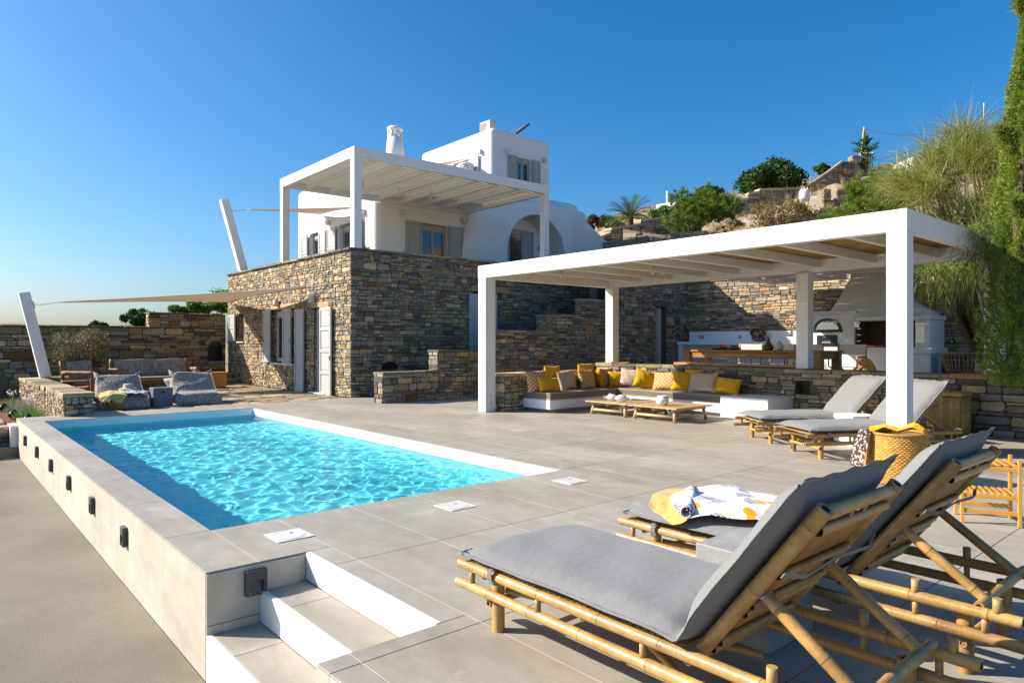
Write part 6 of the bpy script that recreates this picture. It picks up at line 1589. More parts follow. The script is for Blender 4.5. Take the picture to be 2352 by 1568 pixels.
cloth('towel', [[(2.92, 15.25, .345), (3.10, 15.28, .35), (3.30, 15.20, .33)], [(2.95, 14.98, .34), (3.14, 14.98, .34), (3.36, 15.0, .31)], [(3.04, 14.80, .29), (3.18, 14.76, .30), (3.38, 14.84, .25)]], M['pale_blue_towel'], 'white and pale blue fringed towel on the left bean bag', 'towel', amp=.012, seed=7)
lathe_thing('sun_hat', (3.10, 15.28, .36), [(.17, .0), (.15, .012), (.095, .01), (.092, .07), (.08, .095), (.04, .10), (.001, .098)], M['hat'], 'straw coloured sun hat lying on the left bean bag', 'hat')
lathe_thing('round_table', (4.78, 17.6, .002), [(.001, 0), (.30, 0), (.34, .18), (.44, .34), (.46, .40), (.44, .415), (.001, .415)], M['concrete'], 'round grey concrete coffee table behind the right bean bag', 'table', seg=40)
lathe_thing('grey_bowl', (4.9, 17.1, .418), [(.001, 0), (.06, 0), (.13, .07), (.12, .14), (.07, .17), (.08, .19), (.06, .19), (.001, .1)], M['concrete_dark'], 'round glazed bowl on the concrete coffee table', 'bowl')
def log(mb, a, b, r=.035, seg=10):
    a, b = Vector(a), Vector(b); n = 7; d = (b - a).normalized(); s = d.orthogonal().normalized()
    mb.tube([a.lerp(b, i / n) + s * random.uniform(-.2, .2) * r for i in range(n + 1)], [r * random.uniform(.88, 1.12) for _ in range(n + 1)], seg); return mb
def seatset(name, label, cat, loc, rz, w, ncush):
    t = thing(name, label, cat, loc, rz, None, local=True); h = w / 2
    for s in (-1, 1):
        log(MB(), (s * h, -.38, .002), (s * h, -.38, .56), .045).build('leg', M['driftwood'], t); log(MB(), (s * h, .36, .002), (s * (h - .02), .48, .84), .045).build('back_post', M['driftwood'], t)
        log(MB(), (s * h, -.46, .575), (s * h, .42, .57), .05).build('armrest', M['driftwood'], t); log(MB(), (s * h, -.36, .25), (s * h, .36, .22), .035).build('side_rail', M['driftwood'], t)
    for y in (-.36, .36): log(MB(), (-h, y, .26), (h, y, .26), .04).build('seat_rail', M['driftwood'], t)
    log(MB(), (-h, .45, .66), (h, .45, .66), .035).build('back_rail', M['driftwood'], t)
    n = int(w / .09)
    for i in range(n): log(MB(), (-h + .05 + i * (w - .1) / (n - 1), .36, .28), (-h + .05 + i * (w - .1) / (n - 1), -.36, .28), .012, 6).build('slat', M['driftwood'], t)
    cushion(t, -h + .05, -.42, h - .05, .34, .305, .39, 'seat_cushion', M['taupe'])
    for i in range(ncush):
        cw = (w - .12) / ncush; cx = -h + .06 + cw * (i + .5)
        bm = bmesh.new(); n_ = 10; V = []; F = []
        for s in (1, -1):
            for a in range(n_ + 1):
                for b in range(n_ + 1):
                    u, v = 2 * a / n_ - 1, 2 * b / n_ - 1; k = max(0, (1 - abs(u) ** 4) * (1 - abs(v) ** 4)) ** .5
                    yy = s * .085 * k; V.append((cx + u * cw / 2 * (1 - .03 * (1 - v * v)), .30 + yy + .10 * (v + 1) / 2, .40 + (v + 1) / 2 * .44 + .01 * math.sin(3 * u + i)))
        q = n_ + 1
        for s in range(2):
            for a in range(n_):
                for b in range(n_):
                    f = [s * q * q + a * q + b, s * q * q + (a + 1) * q + b, s * q * q + (a + 1) * q + b + 1, s * q * q + a * q + b + 1]; F.append(tuple(f if s == 0 else f[::-1]))
        bm.free(); MB().add(V, F, sm=True).build('back_cushion', M['denim_grey'], t)
    return t
seatset('wooden_sofa', 'two-seat log sofa with grey cushions facing the pool on the patio', 'sofa', (4.58, 19.55, 0), 0.02, 1.85, 2)
seatset('wooden_armchair', 'log armchair with grey cushion left of the sofa, turned sideways', 'armchair', (3.05, 18.7, 0), R(38), .85, 1)
hamp = thing('wicker_box', 'orange wicker box behind the right end of the sofa', 'basket', (6.0, 20.3, 0)); MB().box(5.82, 20.0, .002, 6.55, 20.4, .40, bev=.02).build('box', M['wood_bright'], hamp); MB().box(5.8, 19.98, .401, 6.57, 20.42, .43, bev=.01).build('lid', M['wood_bright'], hamp)
log_t = thing('log_side_table', 'rustic wooden tray table at the left arm of the armchair', 'side table', (2.55, 17.9, 0)); log(MB(), (2.55, 17.9, .002), (2.55, 17.9, .40), .06).build('leg', M['driftwood'], log_t); MB().box(2.32, 17.72, .401, 2.80, 18.08, .43, bev=.01).build('top', M['wood'], log_t)
# items on the upper terrace peeping over the parapet
for x, w in ((9.75, 'left'), (10.85, 'right')):
    t = thing('terrace_chair', f'cane chair back just showing over the parapet, the {w} one', 'chair', (x, 15.6, 2.6), group='cane chairs on the upper terrace')
    MB().tube([(x - .22, 15.6, 3.3), (x - .20, 15.6, 3.57), (x, 15.55, 3.60), (x + .20, 15.6, 3.57), (x + .22, 15.6, 3.3)], .014, 8).build('back_rail', M['rattan'], t)
    for i in range(5): MB().tube([(x - .15 + i * .075, 15.6, 3.1), (x - .15 + i * .075, 15.58, 3.57)], .006, 6).build('rod', M['rattan'], t)
    MB().lathe([(.001, .42), (.22, .42), (.22, .46), (.001, .46)], (x, 15.85, 2.6), 18).build('seat', M['rattan'], t)
    for dx in (-.17, .17):
        for dy in (.1, .42): MB().tube([(x + dx, 15.6 + dy, 2.6), (x + dx, 15.6 + dy, 3.03)], .012, 6).build('leg', M['rattan'], t)
lathe_thing('glass_vase', (10.38, 15.4, 3.4), [(.001, 0), (.05, 0), (.055, .22), (.05, .22), (.045, .01)], M['clear_glass'], 'clear drinking glass between the two cane chairs on the terrace', 'glass')
# ================================================================ PLANTS AND HILLSIDE
rng = np.random.default_rng(11)
def ellip(n, c, r, fill=.45, rg=rng):
    d = rg.normal(size=(n, 3)); d /= np.linalg.norm(d, axis=1)[:, None]
    return np.array(c) + d * np.array(r) * (rg.uniform(0, 1, n)[:, None] ** fill)
def blobs(n, c, r, nb, br, fill=.5, flat=.0):
    """points in a lumpy crown: small lobes over an ellipsoid"""
    out = []; c = np.array(c); r = np.array(r)
    for i in range(nb):
        d = rng.normal(size=3); d /= np.linalg.norm(d)
        if d[2] < -.5 and flat: d[2] *= -.5
        p = c + d * r * rng.uniform(.55, .88); b = br * rng.uniform(.7, 1.25)
        out.append(ellip(int(n / nb), p, (b, b, b * .85), fill))
    return np.concatenate(out)
def crown(par, pts, size, cols, jit=.35, name='crown', m='foliage', asp=.45, up=0): 
    V, F, C = leaves(0, pts, size, cols, jit, rng, up, asp); return fastmesh(name, V, F, M[m], par, cols=C)
def strips(starts, dirs, length, width, seg, droop, cols, jit, curl=.1):
    """thin curved ribbons, used for needles, grass and trailing twigs"""
    n = len(starts); P = starts.copy(); d = dirs / np.linalg.norm(dirs, axis=1)[:, None]
    side = np.cross(d, rng.normal(size=(n, 3))); side /= np.linalg.norm(side, axis=1)[:, None]
    L = length * rng.uniform(.6, 1.3, n)[:, None] / seg; V = []
    for i in range(seg + 1):
        w = width * (1 - .85 * i / seg); V += [P - side * w, P + side * w]
        d = d + np.array([0, 0, -droop]) + rng.normal(size=(n, 3)) * curl; d /= np.linalg.norm(d, axis=1)[:, None]; P = P + d * L
    V = np.stack(V, 1); k = V.shape[1]; V = V.reshape(-1, 3); F = []
    base = (np.arange(n) * k)[:, None]
    for i in range(seg): F.append(base + np.array([2 * i, 2 * i + 1, 2 * i + 3, 2 * i + 2]))
    F = np.stack(F, 1).reshape(-1, 4)
    C = np.array(cols)[rng.integers(0, len(cols), n)] * rng.uniform(1 - jit, 1 + jit, n)[:, None]; C = np.repeat(C, seg, 0)
    return V, F, np.clip(C, 0, 1)
def limbs(par, base, tips, r0, name='trunk', m='bark'):
    mb = MB(); base = Vector(base)
    for t_ in tips:
        t_ = Vector(t_); mid = base.lerp(t_, .5) + Vector((random.uniform(-.1, .1), random.uniform(-.1, .1), .05)) * (t_ - base).length
        mb.tube([base, base.lerp(mid, .6) + Vector((random.uniform(-.02, .02),) * 3), mid, t_], [r0, r0 * .75, r0 * .5, r0 * .15], 6)
    return mb.build(name, M[m], par)
DG = [(.030, .075, .012), (.045, .10, .018), (.022, .055, .010), (.07, .13, .025)]
# dense round trees on the ridge
def roundtree(px, py, t, r, rz_, label, n=26000, size=.10):
    c = at(px, py, t); g = c.z - rz_ * 1.15; T = thing('round_tree', label, 'tree', (c.x, c.y, g))
    crown(T, blobs(n, c, (r, r, rz_), 60, r * .30, .6, 1), size, DG, .4); limbs(T, (c.x, c.y, g - .4), [(c.x + random.uniform(-.5, .5) * r, c.y + random.uniform(-.5, .5) * r, c.z) for _ in range(5)], .14)
    return T
roundtree(1769, 418, 42, 1.95, 1.15, 'large dome-shaped dark green tree on the hillside skyline')
roundtree(1627, 452, 48, 1.12, .75, 'smaller dome-shaped dark green tree left of the big one on the skyline', 12000)
# umbrella pines seen over the pergola roof
def pine(px, py, t, rx_, rz_, label, tufts=420):
    tufts = int(tufts * 1.7); c = at(px, py, t); gz = hz(c.x, c.y); T = thing('pine_tree', label, 'tree', (c.x, c.y, min(gz, c.z - rz_)), group=None)
    tp = blobs(tufts, c, (rx_, rx_, rz_), 26, rx_ * .34, .6, 1)
    starts = np.repeat(tp, 44, 0); d = rng.normal(size=starts.shape); out = (starts - np.array(c)); out /= np.linalg.norm(out, axis=1)[:, None] + 1e-6
    d = d * .55 + out * .5 + np.array([0, 0, .95])
    V, F, C = strips(starts, d, .19, .0085, 2, .05, [(.13, .21, .02), (.19, .28, .03), (.07, .13, .015), (.25, .32, .045)], .35, .05)
    fastmesh('crown', V, F, M['foliage'], T, cols=C)
    dead = tp[rng.integers(0, len(tp), 60)]; starts = np.repeat(dead * .85 + np.array(c) * .15, 40, 0); V, F, C = strips(starts, rng.normal(size=starts.shape), .2, .006, 1, .1, [(.20, .10, .03), (.12, .07, .03)], .3); fastmesh('dry_needles', V, F, M['foliage'], T, cols=C)
    limbs(T, (c.x, c.y, min(gz, c.z - rz_ * 1.3) - .3), [tuple(p) for p in tp[:26]], .09); return T
pine(1612, 506, 27, 1.62, 1.02, 'bushy bright green pine rising over the middle of the pergola roof', 460)
pine(2032, 462, 23, 1.40, .95, 'bright green pine rising over the right part of the pergola roof', 400)
pine(1925, 520, 21, .75, .5, 'low green pine tuft between the dry shrub and the taller pine', 140)
# autumn-coloured shrub
c = at(1790, 492, 25); T = thing('dry_shrub', 'loose yellow-brown leafed shrub on the hillside behind the pergola', 'shrub', (c.x, c.y, hz(c.x, c.y)))
tip = blobs(2600, c, (1.45, 1.45, .50), 40, .36, .8); crown(T, tip, .05, [(.26, .19, .05), (.20, .17, .05), (.32, .20, .07), (.12, .13, .03)], .35)
limbs(T, (c.x, c.y, hz(c.x, c.y) - .2), [tuple(p) for p in tip[rng.integers(0, 2600, 90)]], .028)
st0 = np.repeat(np.array([[c.x, c.y, c.z]]), 46, 0) + rng.normal(size=(46, 3)) * np.array([.9, .9, .1]); V, F, C = strips(st0, rng.normal(size=(46, 3)) * .25 + np.array([0, 0, 1]), .85, .008, 3, -.0, [(.28, .22, .15)], .2, .08); fastmesh('bare_twig', V, F, M['dry_grass'], T, cols=C)
# green scrub between palm and pine, olive shoots
for px, py, t, r, lab in ((1530, 492, 40, .95, 'bright green leafy bush right of the palm'), (1395, 512, 44, .8, 'low green bush between the bougainvillea and the palm'), (1890, 388, 44, .55, 'small round green bush beside the curved wall on the skyline'), (1925, 396, 43, .8, 'flat green bush behind the curved wall')):
    c = at(px, py, t); T = thing('bush', lab, 'bush', (c.x, c.y, hz(c.x, c.y))); crown(T, blobs(5000, c, (r, r, r * .5), 22, r * .35, .7), .07, [(.07, .16, .025), (.05, .11, .02), (.11, .19, .04)], .35); limbs(T, (c.x, c.y, min(c.z - r, hz(c.x, c.y))), [tuple(c + Vector((random.uniform(-.5, .5) * r, random.uniform(-.5, .5) * r, 0))) for _ in range(5)], .05)
# small leaning pine top and skyline tree by the pole
c = at(1900, 385, 43); c = at(1988, 352, 40); T = thing('thin_tree', 'thin dark tree beside the timber utility pole on the ridge', 'tree', (c.x, c.y, hz(c.x, c.y)))
pp = [];
for i in range(26):
    a = rng.uniform(0, 6.28); z = rng.uniform(-.9, .9); l = rng.uniform(.3, 1.1) * (1 - abs(z) * .4)
    for k in range(90): q = rng.uniform(.1, 1); pp.append((c.x + math.cos(a) * l * q + rng.normal() * .05, c.y + math.sin(a) * l * q + rng.normal() * .05, c.z + z + q * .18 + rng.normal() * .05))
crown(T, np.array(pp), .05, DG, .4); limbs(T, (c.x, c.y, hz(c.x, c.y) - .2), [(c.x, c.y, c.z + 1.1), (c.x + .5, c.y, c.z + .3), (c.x - .3, c.y + .3, c.z + .2)], .06)
pts_ = []
for i in range(30):
    x, y = random.uniform(26, 44), random.uniform(8, 33); r = random.uniform(.25, .6); pts_.append(blobs(900, (x, y, hz(x, y) + r * .4), (r, r, r * .5), 9, r * .4, .7))
sc_ = crown(None, np.concatenate(pts_), .06, [(.10, .13, .035), (.15, .16, .05), (.07, .10, .025), (.20, .18, .08)], .35, 'scrub'); sc_['kind'] = 'stuff'
# palm
def palm(px, py, t, L, label, n=34):
    c = at(px, py, t); T = thing('palm_tree', label, 'palm', (c.x, c.y, hz(c.x, c.y)))
    for i in range(n):
        a = 2 * PI * i * .382; el = R(random.uniform(8, 78)); d = Vector((math.cos(a) * math.cos(el), math.sin(a) * math.cos(el), math.sin(el))); P = [Vector(c)]; dd = d.copy()
        for k in range(9): dd = (dd + Vector((0, 0, -.13))).normalized(); P.append(P[-1] + dd * L / 9)
        V = []; F = []; C = []
        for k in range(1, 9):
            for m2 in range(3):
                q = P[k].lerp(P[min(9, k + 1)], m2 / 3); tdir = (P[min(9, k + 1)] - P[k - 1]).normalized(); sd_ = tdir.cross(Z_).normalized()
                for s in (-1, 1):
                    l = L * .26 * math.sin(PI * (k + m2 / 3) / 10.5) + .05; e = q + (sd_ * s * .8 + tdir * .75 + Vector((0, 0, .18))).normalized() * l; w = tdir * .022
                    b = len(V); V += [tuple(q - w), tuple(q + w), tuple(e)]; F.append((b, b + 1, b + 2)); kk = random.uniform(.7, 1.3); C.append((.10 * kk, .15 * kk, .035 * kk))
        mb = MB().add(V, F, C); mb.tube(P, [.03 * (1 - .09 * k) for k in range(10)], 4, (.14, .15, .05)); mb.build('frond', M['foliage'], T)
    MB().tube([(c.x, c.y, hz(c.x, c.y) - .5), (c.x, c.y, c.z)], [.3, .2], 10, (.15, .1, .05)).build('trunk', M['bark'], T)
palm(1447, 500, 42, 1.65, 'young palm with spreading fronds above the hillside garden wall')
# bougainvillea
c = at(1360, 508, 38); T = thing('bougainvillea', 'magenta flowering bougainvillea beside the raking white wall', 'shrub', (c.x, c.y, 3.0)); crown(T, blobs(1600, c, (.4, .4, .45), 12, .2, .8), .055, DG, .3)
crown(T, blobs(500, c + Vector((0, 0, -.05)), (.45, .45, .35), 7, .14, .8), .05, [(.50, .01, .12), (.40, .01, .08)], .3, 'flowers'); limbs(T, (c.x, c.y, 6.0), [tuple(c + Vector((random.uniform(-.5, .5), random.uniform(-.5, .5), random.uniform(.1, .8)))) for _ in range(9)], .02)

# hillside masonry
def hillwall(name, label, pts, th, zb, wt, cap=None, sz=(.12, .26, .22, .6), lim=60, capm='pale_wall'):
    """pts: list of (x, y, ztop) along the wall's face; stones on the side facing the terrace"""
    t = thing(name, label, 'wall', (pts[0][0], pts[0][1], zb)); st = Stones(t); 
    for (x0, y0, z0), (x1, y1, z1) in zip(pts, pts[1:]):
        U = Vector((x1 - x0, y1 - y0, 0)); L = U.length
        if L < .02: continue
        U.normalize(); N = Vector((-U.y, U.x, 0))
        if N.dot(Vector((-x0, -y0, 0))) < 0: N = -N
        a, b = Vector((x0, y0, zb)), Vector((x1, y1, zb)); B_ = -N * th
        vs = [a, b, b + B_, a + B_, Vector((x0, y0, z0)), Vector((x1, y1, z1)), Vector((x1, y1, z1)) + B_, Vector((x0, y0, z0)) + B_]
        vs = [v - N * .01 for v in vs]
        MB().add(vs, [(3, 2, 1, 0), (4, 5, 6, 7), (0, 1, 5, 4), (1, 2, 6, 5), (2, 3, 7, 6), (3, 0, 4, 7)]).build('wall_core', M['mortar_tan'], t)
        zm = max(z0, z1) - zb
        st.face(a, U, Z_, N, L, zm, *sz, wt=wt, prot=(.02, .05), jit=.03, gap=.012, keep=lambda u, v, L=L, z0=z0, z1=z1, zm=zm: v < min(zm, z0 - zb + (z1 - z0) * u / L) - .04)
        if cap:
            mb = MB(); c0, c1 = Vector((x0, y0, z0 - .01)), Vector((x1, y1, z1 - .01)); h2 = Vector((0, 0, cap)); o1 = N * .08; o2 = -N * (th + .06)
            vs = [c0 + o1, c1 + o1, c1 + o2, c0 + o2, c0 + o1 + h2, c1 + o1 + h2, c1 + o2 + h2, c0 + o2 + h2]
            mb.add(vs, [(3, 2, 1, 0), (4, 5, 6, 7), (0, 1, 5, 4), (1, 2, 6, 5), (2, 3, 7, 6), (3, 0, 4, 7)]).build('coping', M[capm], t)
    st.write(M['stone'], lim); return t
def P3(px, py, t): q = at(px, py, t); return (q.x, q.y, q.z)
hillwall('garden_wall', 'stepped stone garden wall with pale coping below the palm', [P3(1374, 548, 33), P3(1402, 537, 33.6), P3(1402, 527, 33.6), P3(1470, 517, 35), P3(1472, 508, 35), P3(1530, 500, 36.5), P3(1700, 470, 38)], .4, 4.2, W_BROWN, .12)
hillwall('garden_wall', 'lower grey stone garden wall in front of the stepped one', [P3(1431, 525, 30), P3(1560, 545, 28.5)], .4, 3.6, W_GREY)
hillwall('garden_wall', 'long flat terrace wall just above the left end of the pergola roof', [P3(1385, 556, 28.2), P3(1500, 541, 27), P3(1620, 528, 26)], .5, 3.4, W_PALE)
hillwall('ridge_wall', 'stepped pale stone wall in front of the big round tree', [P3(1667, 466, 37), P3(1718, 458, 37), P3(1718, 446, 37), P3(1742, 443, 37), P3(1745, 437, 37), P3(1850, 434, 38)], .4, 7.0, W_BROWN, .12)
cv = [P3(1845, 432 - 0, 39)] + [P3(1845 + 90 * q, 432 - 60 * (q ** 1.15), 39) for q in (.15, .3, .45, .6, .75, .88, 1)]
hillwall('ridge_wall', 'stone wall curving up to the gate pillar on the ridge', cv, .4, 8.5, W_BROWN, .12)
hillwall('gate_pillar', 'stone gate pillar at the top of the curved wall', [P3(1936, 371, 39), P3(1963, 368, 39)], .5, 9.5, W_BROWN)
hillwall('gate_pillar', 'taller stone gate pillar behind with a pale gate', [P3(1957, 356, 40), P3(1976, 355, 40)], .5, 9.5, W_PALE)
hillwall('ruined_wall', 'broken pale stone wall with two stubs on the slope', [P3(1890, 470, 31), P3(1890, 436, 31), P3(1909, 434, 31), P3(1909, 462, 31), P3(1921, 456, 31.5), P3(1921, 436, 31.5), P3(1942, 434, 31.5), P3(1942, 452, 31.5), P3(1990, 440, 32)], .45, 7.0, W_PALE)
hillwall('terrace_wall', 'grey terrace wall right of the excavated slope', [P3(1790, 500, 27), P3(1880, 480, 27.5), P3(1960, 470, 28)], .5, 5.6, W_PALE)
hillwall('terrace_wall', 'dark dry-stone terrace wall under the parked car', [P3(2035, 395, 35), P3(2150, 384, 33)], .4, 8.6, W_GREY)
hillwall('terrace_wall', 'pale rubble terrace wall just above the pergola beam left of the pine', [P3(1690, 548, 25), P3(1800, 530, 24.5), P3(1900, 512, 24)], .5, 4.5, W_PALE)
# gate, white house corner, rubble bag, mixer-ish frame
g = at(1982, 370, 40.5); gt = thing('gate', 'pale metal gate beside the ridge pillars', 'gate', g); 
for i in range(7): p = at(1974 + i * 5, 365, 40.5); MB().box(p.x - .02, p.y - .04, g.z - 1.0, p.x + .02, p.y + .04, p.z + .4).build('bar', M['lamp_white'], gt)
hb2 = at(1545, 475, 52); t = thing('hill_house', 'small white flat-roofed house corner beyond the bushes', 'house', (hb2.x, hb2.y, hb2.z - 2))
MB().box(hb2.x - 1.3, hb2.y - 1.2, hb2.z - 2, hb2.x + 2.4, hb2.y + .6, hb2.z + .1, bev=.05).build('wall', M['plaster'], t); MB().box(hb2.x - .2, hb2.y - 1.25, hb2.z + .1, hb2.x + .2, hb2.y - .8, hb2.z + .5, bev=.04).build('parapet', M['plaster'], t); MB().tube([(hb2.x, hb2.y + .5, hb2.z), (hb2.x, hb2.y + .5, hb2.z + 1.3)], .08, 8).build('chimney', M['plaster'], t)
wb = at(1848, 445, 33); t = thing('rubble_bag', 'big white bulk bag standing on the excavated slope', 'bag', (wb.x, wb.y, hz(wb.x, wb.y)))
MB().lathe([(.001, -.35), (.22, -.35), (.27, -.15), (.25, .08), (.20, .22), (.1, .17), (.001, .18)], wb, 14).build('bag', M['canvas'] if False else M['pot_white'], t)
for a in (0, 1.6, 3.1, 4.7): MB().tube([wb + Vector((.18 * math.cos(a), .18 * math.sin(a), .16)), wb + Vector((.12 * math.cos(a + .4), .12 * math.sin(a + .4), .32)), wb + Vector((.16 * math.cos(a + .8), .16 * math.sin(a + .8), .18))], .02, 5).build('handle', M['canvas'], t)
# timber A-frame utility pole, wires, mast
pa = at(1985, 291, 41); gz = hz(pa.x, pa.y); t = thing('utility_pole', 'leaning timber A-frame utility pole on the ridge', 'utility pole', (pa.x, pa.y, gz))
for px in (1972, 1997): q = at(px, 395, 41); MB().tube([(q.x, q.y, gz - .3), tuple(pa)], [.075, .055], 8).build('timber', M['wood_pale'], t)
q = at(1984, 350, 41); MB().tube([(q.x, q.y, q.z), (pa.x, pa.y, pa.z - .2)], .02, 6).build('brace', M['wood_pale'], t); MB().tube([at(1983, 300, 41), at(1992, 304, 41)], .04, 6).build('insulator', M['pot_white'], t)
def wire(P, Q, sag, label, r=.010):
    P, Q = Vector(P), Vector(Q); n = 24; o = MB().tube([P.lerp(Q, i / n) - Vector((0, 0, sag * 4 * (i / n) * (1 - i / n))) for i in range(n + 1)], r, 4).build('wire', M['dark_metal'], loc=P); tag(o, label, 'wire', 'overhead wires')
wire(at(1990, 295, 41), at(2420, 185, 24), 1.0, 'upper overhead wire from the utility pole to the right edge', .022); wire(at(1900, 372, 46), at(2420, 190, 24), .9, 'lower overhead wire rising from the skyline bushes to the right edge', .022); wire(at(1983, 293, 41), at(1790, 385, 48), .1, 'thin wire running down left from the pole to the big round tree', .010)
mq = at(2258, 335, 30); t = thing('mast', 'slender rusty white mast above the trailing green tree', 'mast', (mq.x, mq.y, hz(mq.x, mq.y))); mt = at(2260, 236, 30); MB().tube([(mq.x, mq.y, hz(mq.x, mq.y)), mq.lerp(mt, .6)], .035, 8).build('lower_tube', M['rattan'], t); MB().tube([mq.lerp(mt, .6), mt], .022, 8).build('upper_tube', M['lamp_white'], t)
# parked car on the ridge road, seen side-on
cq = at(2168, 352, 33); t = thing('parked_car', 'silver white parked car roof and window on the ridge road', 'car', (cq.x, cq.y, cq.z - .9)); ux = Vector((RX, RY, 0)); uy = Vector((FX, FY, 0))
body = [(-1.9, 0), (-2.0, .45), (-1.9, .68), (-1.05, .80), (-.4, 1.28), (.75, 1.30), (1.45, .86), (2.0, .78), (2.1, .4), (2.0, 0)]
vs = [cq + ux * a + Vector((0, 0, b - 1.0)) + uy * w for w in (-.8, .8) for a, b in body]; k = len(body)
MB().add(vs, [tuple(range(k)), tuple(range(2 * k - 1, k - 1, -1))] + [(i, k + i, k + (i + 1) % k, (i + 1) % k) for i in range(k)]).build('body', M['pot_white'], t)
wn = [(-.9, .82), (-.36, 1.20), (.68, 1.22), (1.2, .86)]; MB().add([cq + ux * a + Vector((0, 0, b - 1.0)) - uy * .812 for a, b in wn], [(0, 1, 2, 3)]).build('window', M['glass'], t)
for a in (-1.25, 1.3): MB().tube([cq + ux * a - uy * .84 + Vector((0, 0, -1.0)), cq + ux * a - uy * .6 + Vector((0, 0, -1.0))], .32, 18).build('wheel', M['black'], t)
# straw grass and rocks on the slope
def tufts(name, n, xr, yr, zf, L, cols, par=None, width=.012, seg=2, per=14, up=1.2, keep=None):
    x = rng.uniform(*xr, n); y = rng.uniform(*yr, n)
    if keep is not None: k = keep(x, y); x, y = x[k], y[k]
    z = np.array([zf(a, b) for a, b in zip(x, y)]); c = np.stack([x, y, z], 1); st_ = np.repeat(c, per, 0) + rng.normal(size=(len(c) * per, 3)) * np.array([.05, .05, 0]); d = rng.normal(size=st_.shape) * .5 + np.array([0, 0, up])
    V, F, C = strips(st_, d, L, width, seg, .05, cols, .3, .08); o = fastmesh(name, V, F, M['dry_grass'], par, cols=C); o['kind'] = 'stuff'; return o
STR = [(.46, .32, .14), (.38, .25, .10), (.55, .42, .22), (.30, .22, .10)]
tufts('dry_grass', 5200, (22, 52), (0, 40), hz, .42, STR, keep=lambda x, y: (np.sin(x * .7 + y * .45) + np.sin(y * .9 - x * .3) > -.2) | (x > 38))
tufts('dry_grass', 1500, (1.0, 6.6), (23.6, 32), fz, .14, STR, per=10)
# loose rocks
st_r = []
V = []; F = []; C = []
rk2 = random.Random(4)
for i in range(900):
    x, y = rk2.uniform(21, 44), rk2.uniform(2, 38); z = hz(x, y); s = rk2.uniform(.04, .16) * (1.5 if rk2.random() < .1 else 1); b = len(V); col_ = [a * rk2.uniform(.8, 1.2) for a in (.36, .30, .23)]
    for k in range(6):
        a = k * PI / 3; V.append((x + s * math.cos(a) * rk2.uniform(.6, 1.1), y + s * math.sin(a) * rk2.uniform(.6, 1.1), z - .05))
    for k in range(6):
        a = k * PI / 3 + .3; V.append((x + .7 * s * math.cos(a) * rk2.uniform(.5, 1), y + .7 * s * math.sin(a) * rk2.uniform(.5, 1), z + s * rk2.uniform(.4, .8)))
    F += [(b + k, b + (k + 1) % 6, b + 6 + (k + 1) % 6, b + 6 + k) for k in range(6)] + [tuple(b + 6 + k for k in range(6))]; C += [col_] * 7
rk_o = MB().add(V, F, [tuple(c) for c in C]).build('loose_rocks', M['stone']); rk_o['kind'] = 'stuff'

# trailing broom-like tree over the right end of the pergola
T = thing('tamarisk_tree', 'feathery pale green tree trailing over the right end of the pergola', 'tree', (13.9, 3.5, FZ))
cT = Vector((13.55, 3.75, 3.85)); bt = Vector((13.9, 3.4, FZ))
tips = blobs(260, cT + Vector((0, 0, .1)), (1.15, 1.15, .95), 20, .4, .7)
limbs(T, bt, [tuple(p) for p in tips[::9]], .06)
sb_ = np.repeat(tips, 46, 0) + rng.normal(size=(len(tips) * 46, 3)) * .07; out = sb_ - np.array(cT + Vector((0, 0, -.5))); out /= np.linalg.norm(out, axis=1)[:, None]
V, F, C = strips(sb_, out * .8 + rng.normal(size=sb_.shape) * .4 + np.array([0, 0, .5]), .62, .0042, 6, .22, [(.25, .28, .055), (.32, .34, .075), (.16, .20, .04), (.42, .40, .14)], .3, .10)
fastmesh('crown', V, F, M['foliage'], T, cols=C)
# hanging tresses at the pergola corner
hs_ = np.array([at(px, py, tt) for px, py, tt in [(rng.uniform(2105, 2300), rng.uniform(570, 625), rng.uniform(10.6, 12.3)) for _ in range(1900)]]); hs_ = hs_[(hs_[:, 0] > 11.7)]
V, F, C = strips(hs_, rng.normal(size=hs_.shape) * .6 + np.array([-.3, -.1, .1]), .75, .0040, 6, .3, [(.30, .36, .07), (.38, .42, .10), (.20, .25, .05)], .3, .08); fastmesh('hanging_twigs', V, F, M['foliage'], T, cols=C)
hs_ = np.array([at(px, py, tt) for px, py, tt in [(rng.uniform(2225, 2325), rng.uniform(500, 600), rng.uniform(8.3, 9.3)) for _ in range(620)]])
V, F, C = strips(hs_, rng.normal(size=hs_.shape) * .6 + np.array([-.3, -.1, .1]), .75, .0035, 6, .3, [(.10, .14, .03), (.14, .19, .04), (.07, .10, .02)], .3, .08); fastmesh('hanging_twigs', V, F, M['foliage'], T, cols=C)
# cypress at the right edge
cx0, cy0 = 10.25, 2.10
T = thing('cypress_tree', 'tall dense bright green cypress with brown cones at the right edge', 'tree', (cx0, cy0, 0))
n = 36000; z = rng.uniform(.05, 1, n) ** .8 * 5.5; a = rng.uniform(0, 2 * PI, n)
prof_ = .56 * np.minimum(1, (z / .9) ** .5) * np.clip((5.6 - z) / 4.6, .03, 1) ** .75
lump = 1 + .17 * np.sin(5 * a + 2.1 * z) * np.sin(3.3 * z + 2 * a) + .17 * np.sin(9 * a - 3.1 * z + 1.2 * np.sin(4 * z))
rr_ = prof_ * lump * rng.uniform(.5, 1.0, n) ** .35
c = np.stack([cx0 + rr_ * np.cos(a), cy0 + rr_ * np.sin(a), z + .25], 1)
out = np.stack([np.cos(a), np.sin(a), np.full(n, .9)], 1)
st_ = np.repeat(c, 5, 0); od = np.repeat(out, 5, 0) + rng.normal(size=(n * 5, 3)) * .6
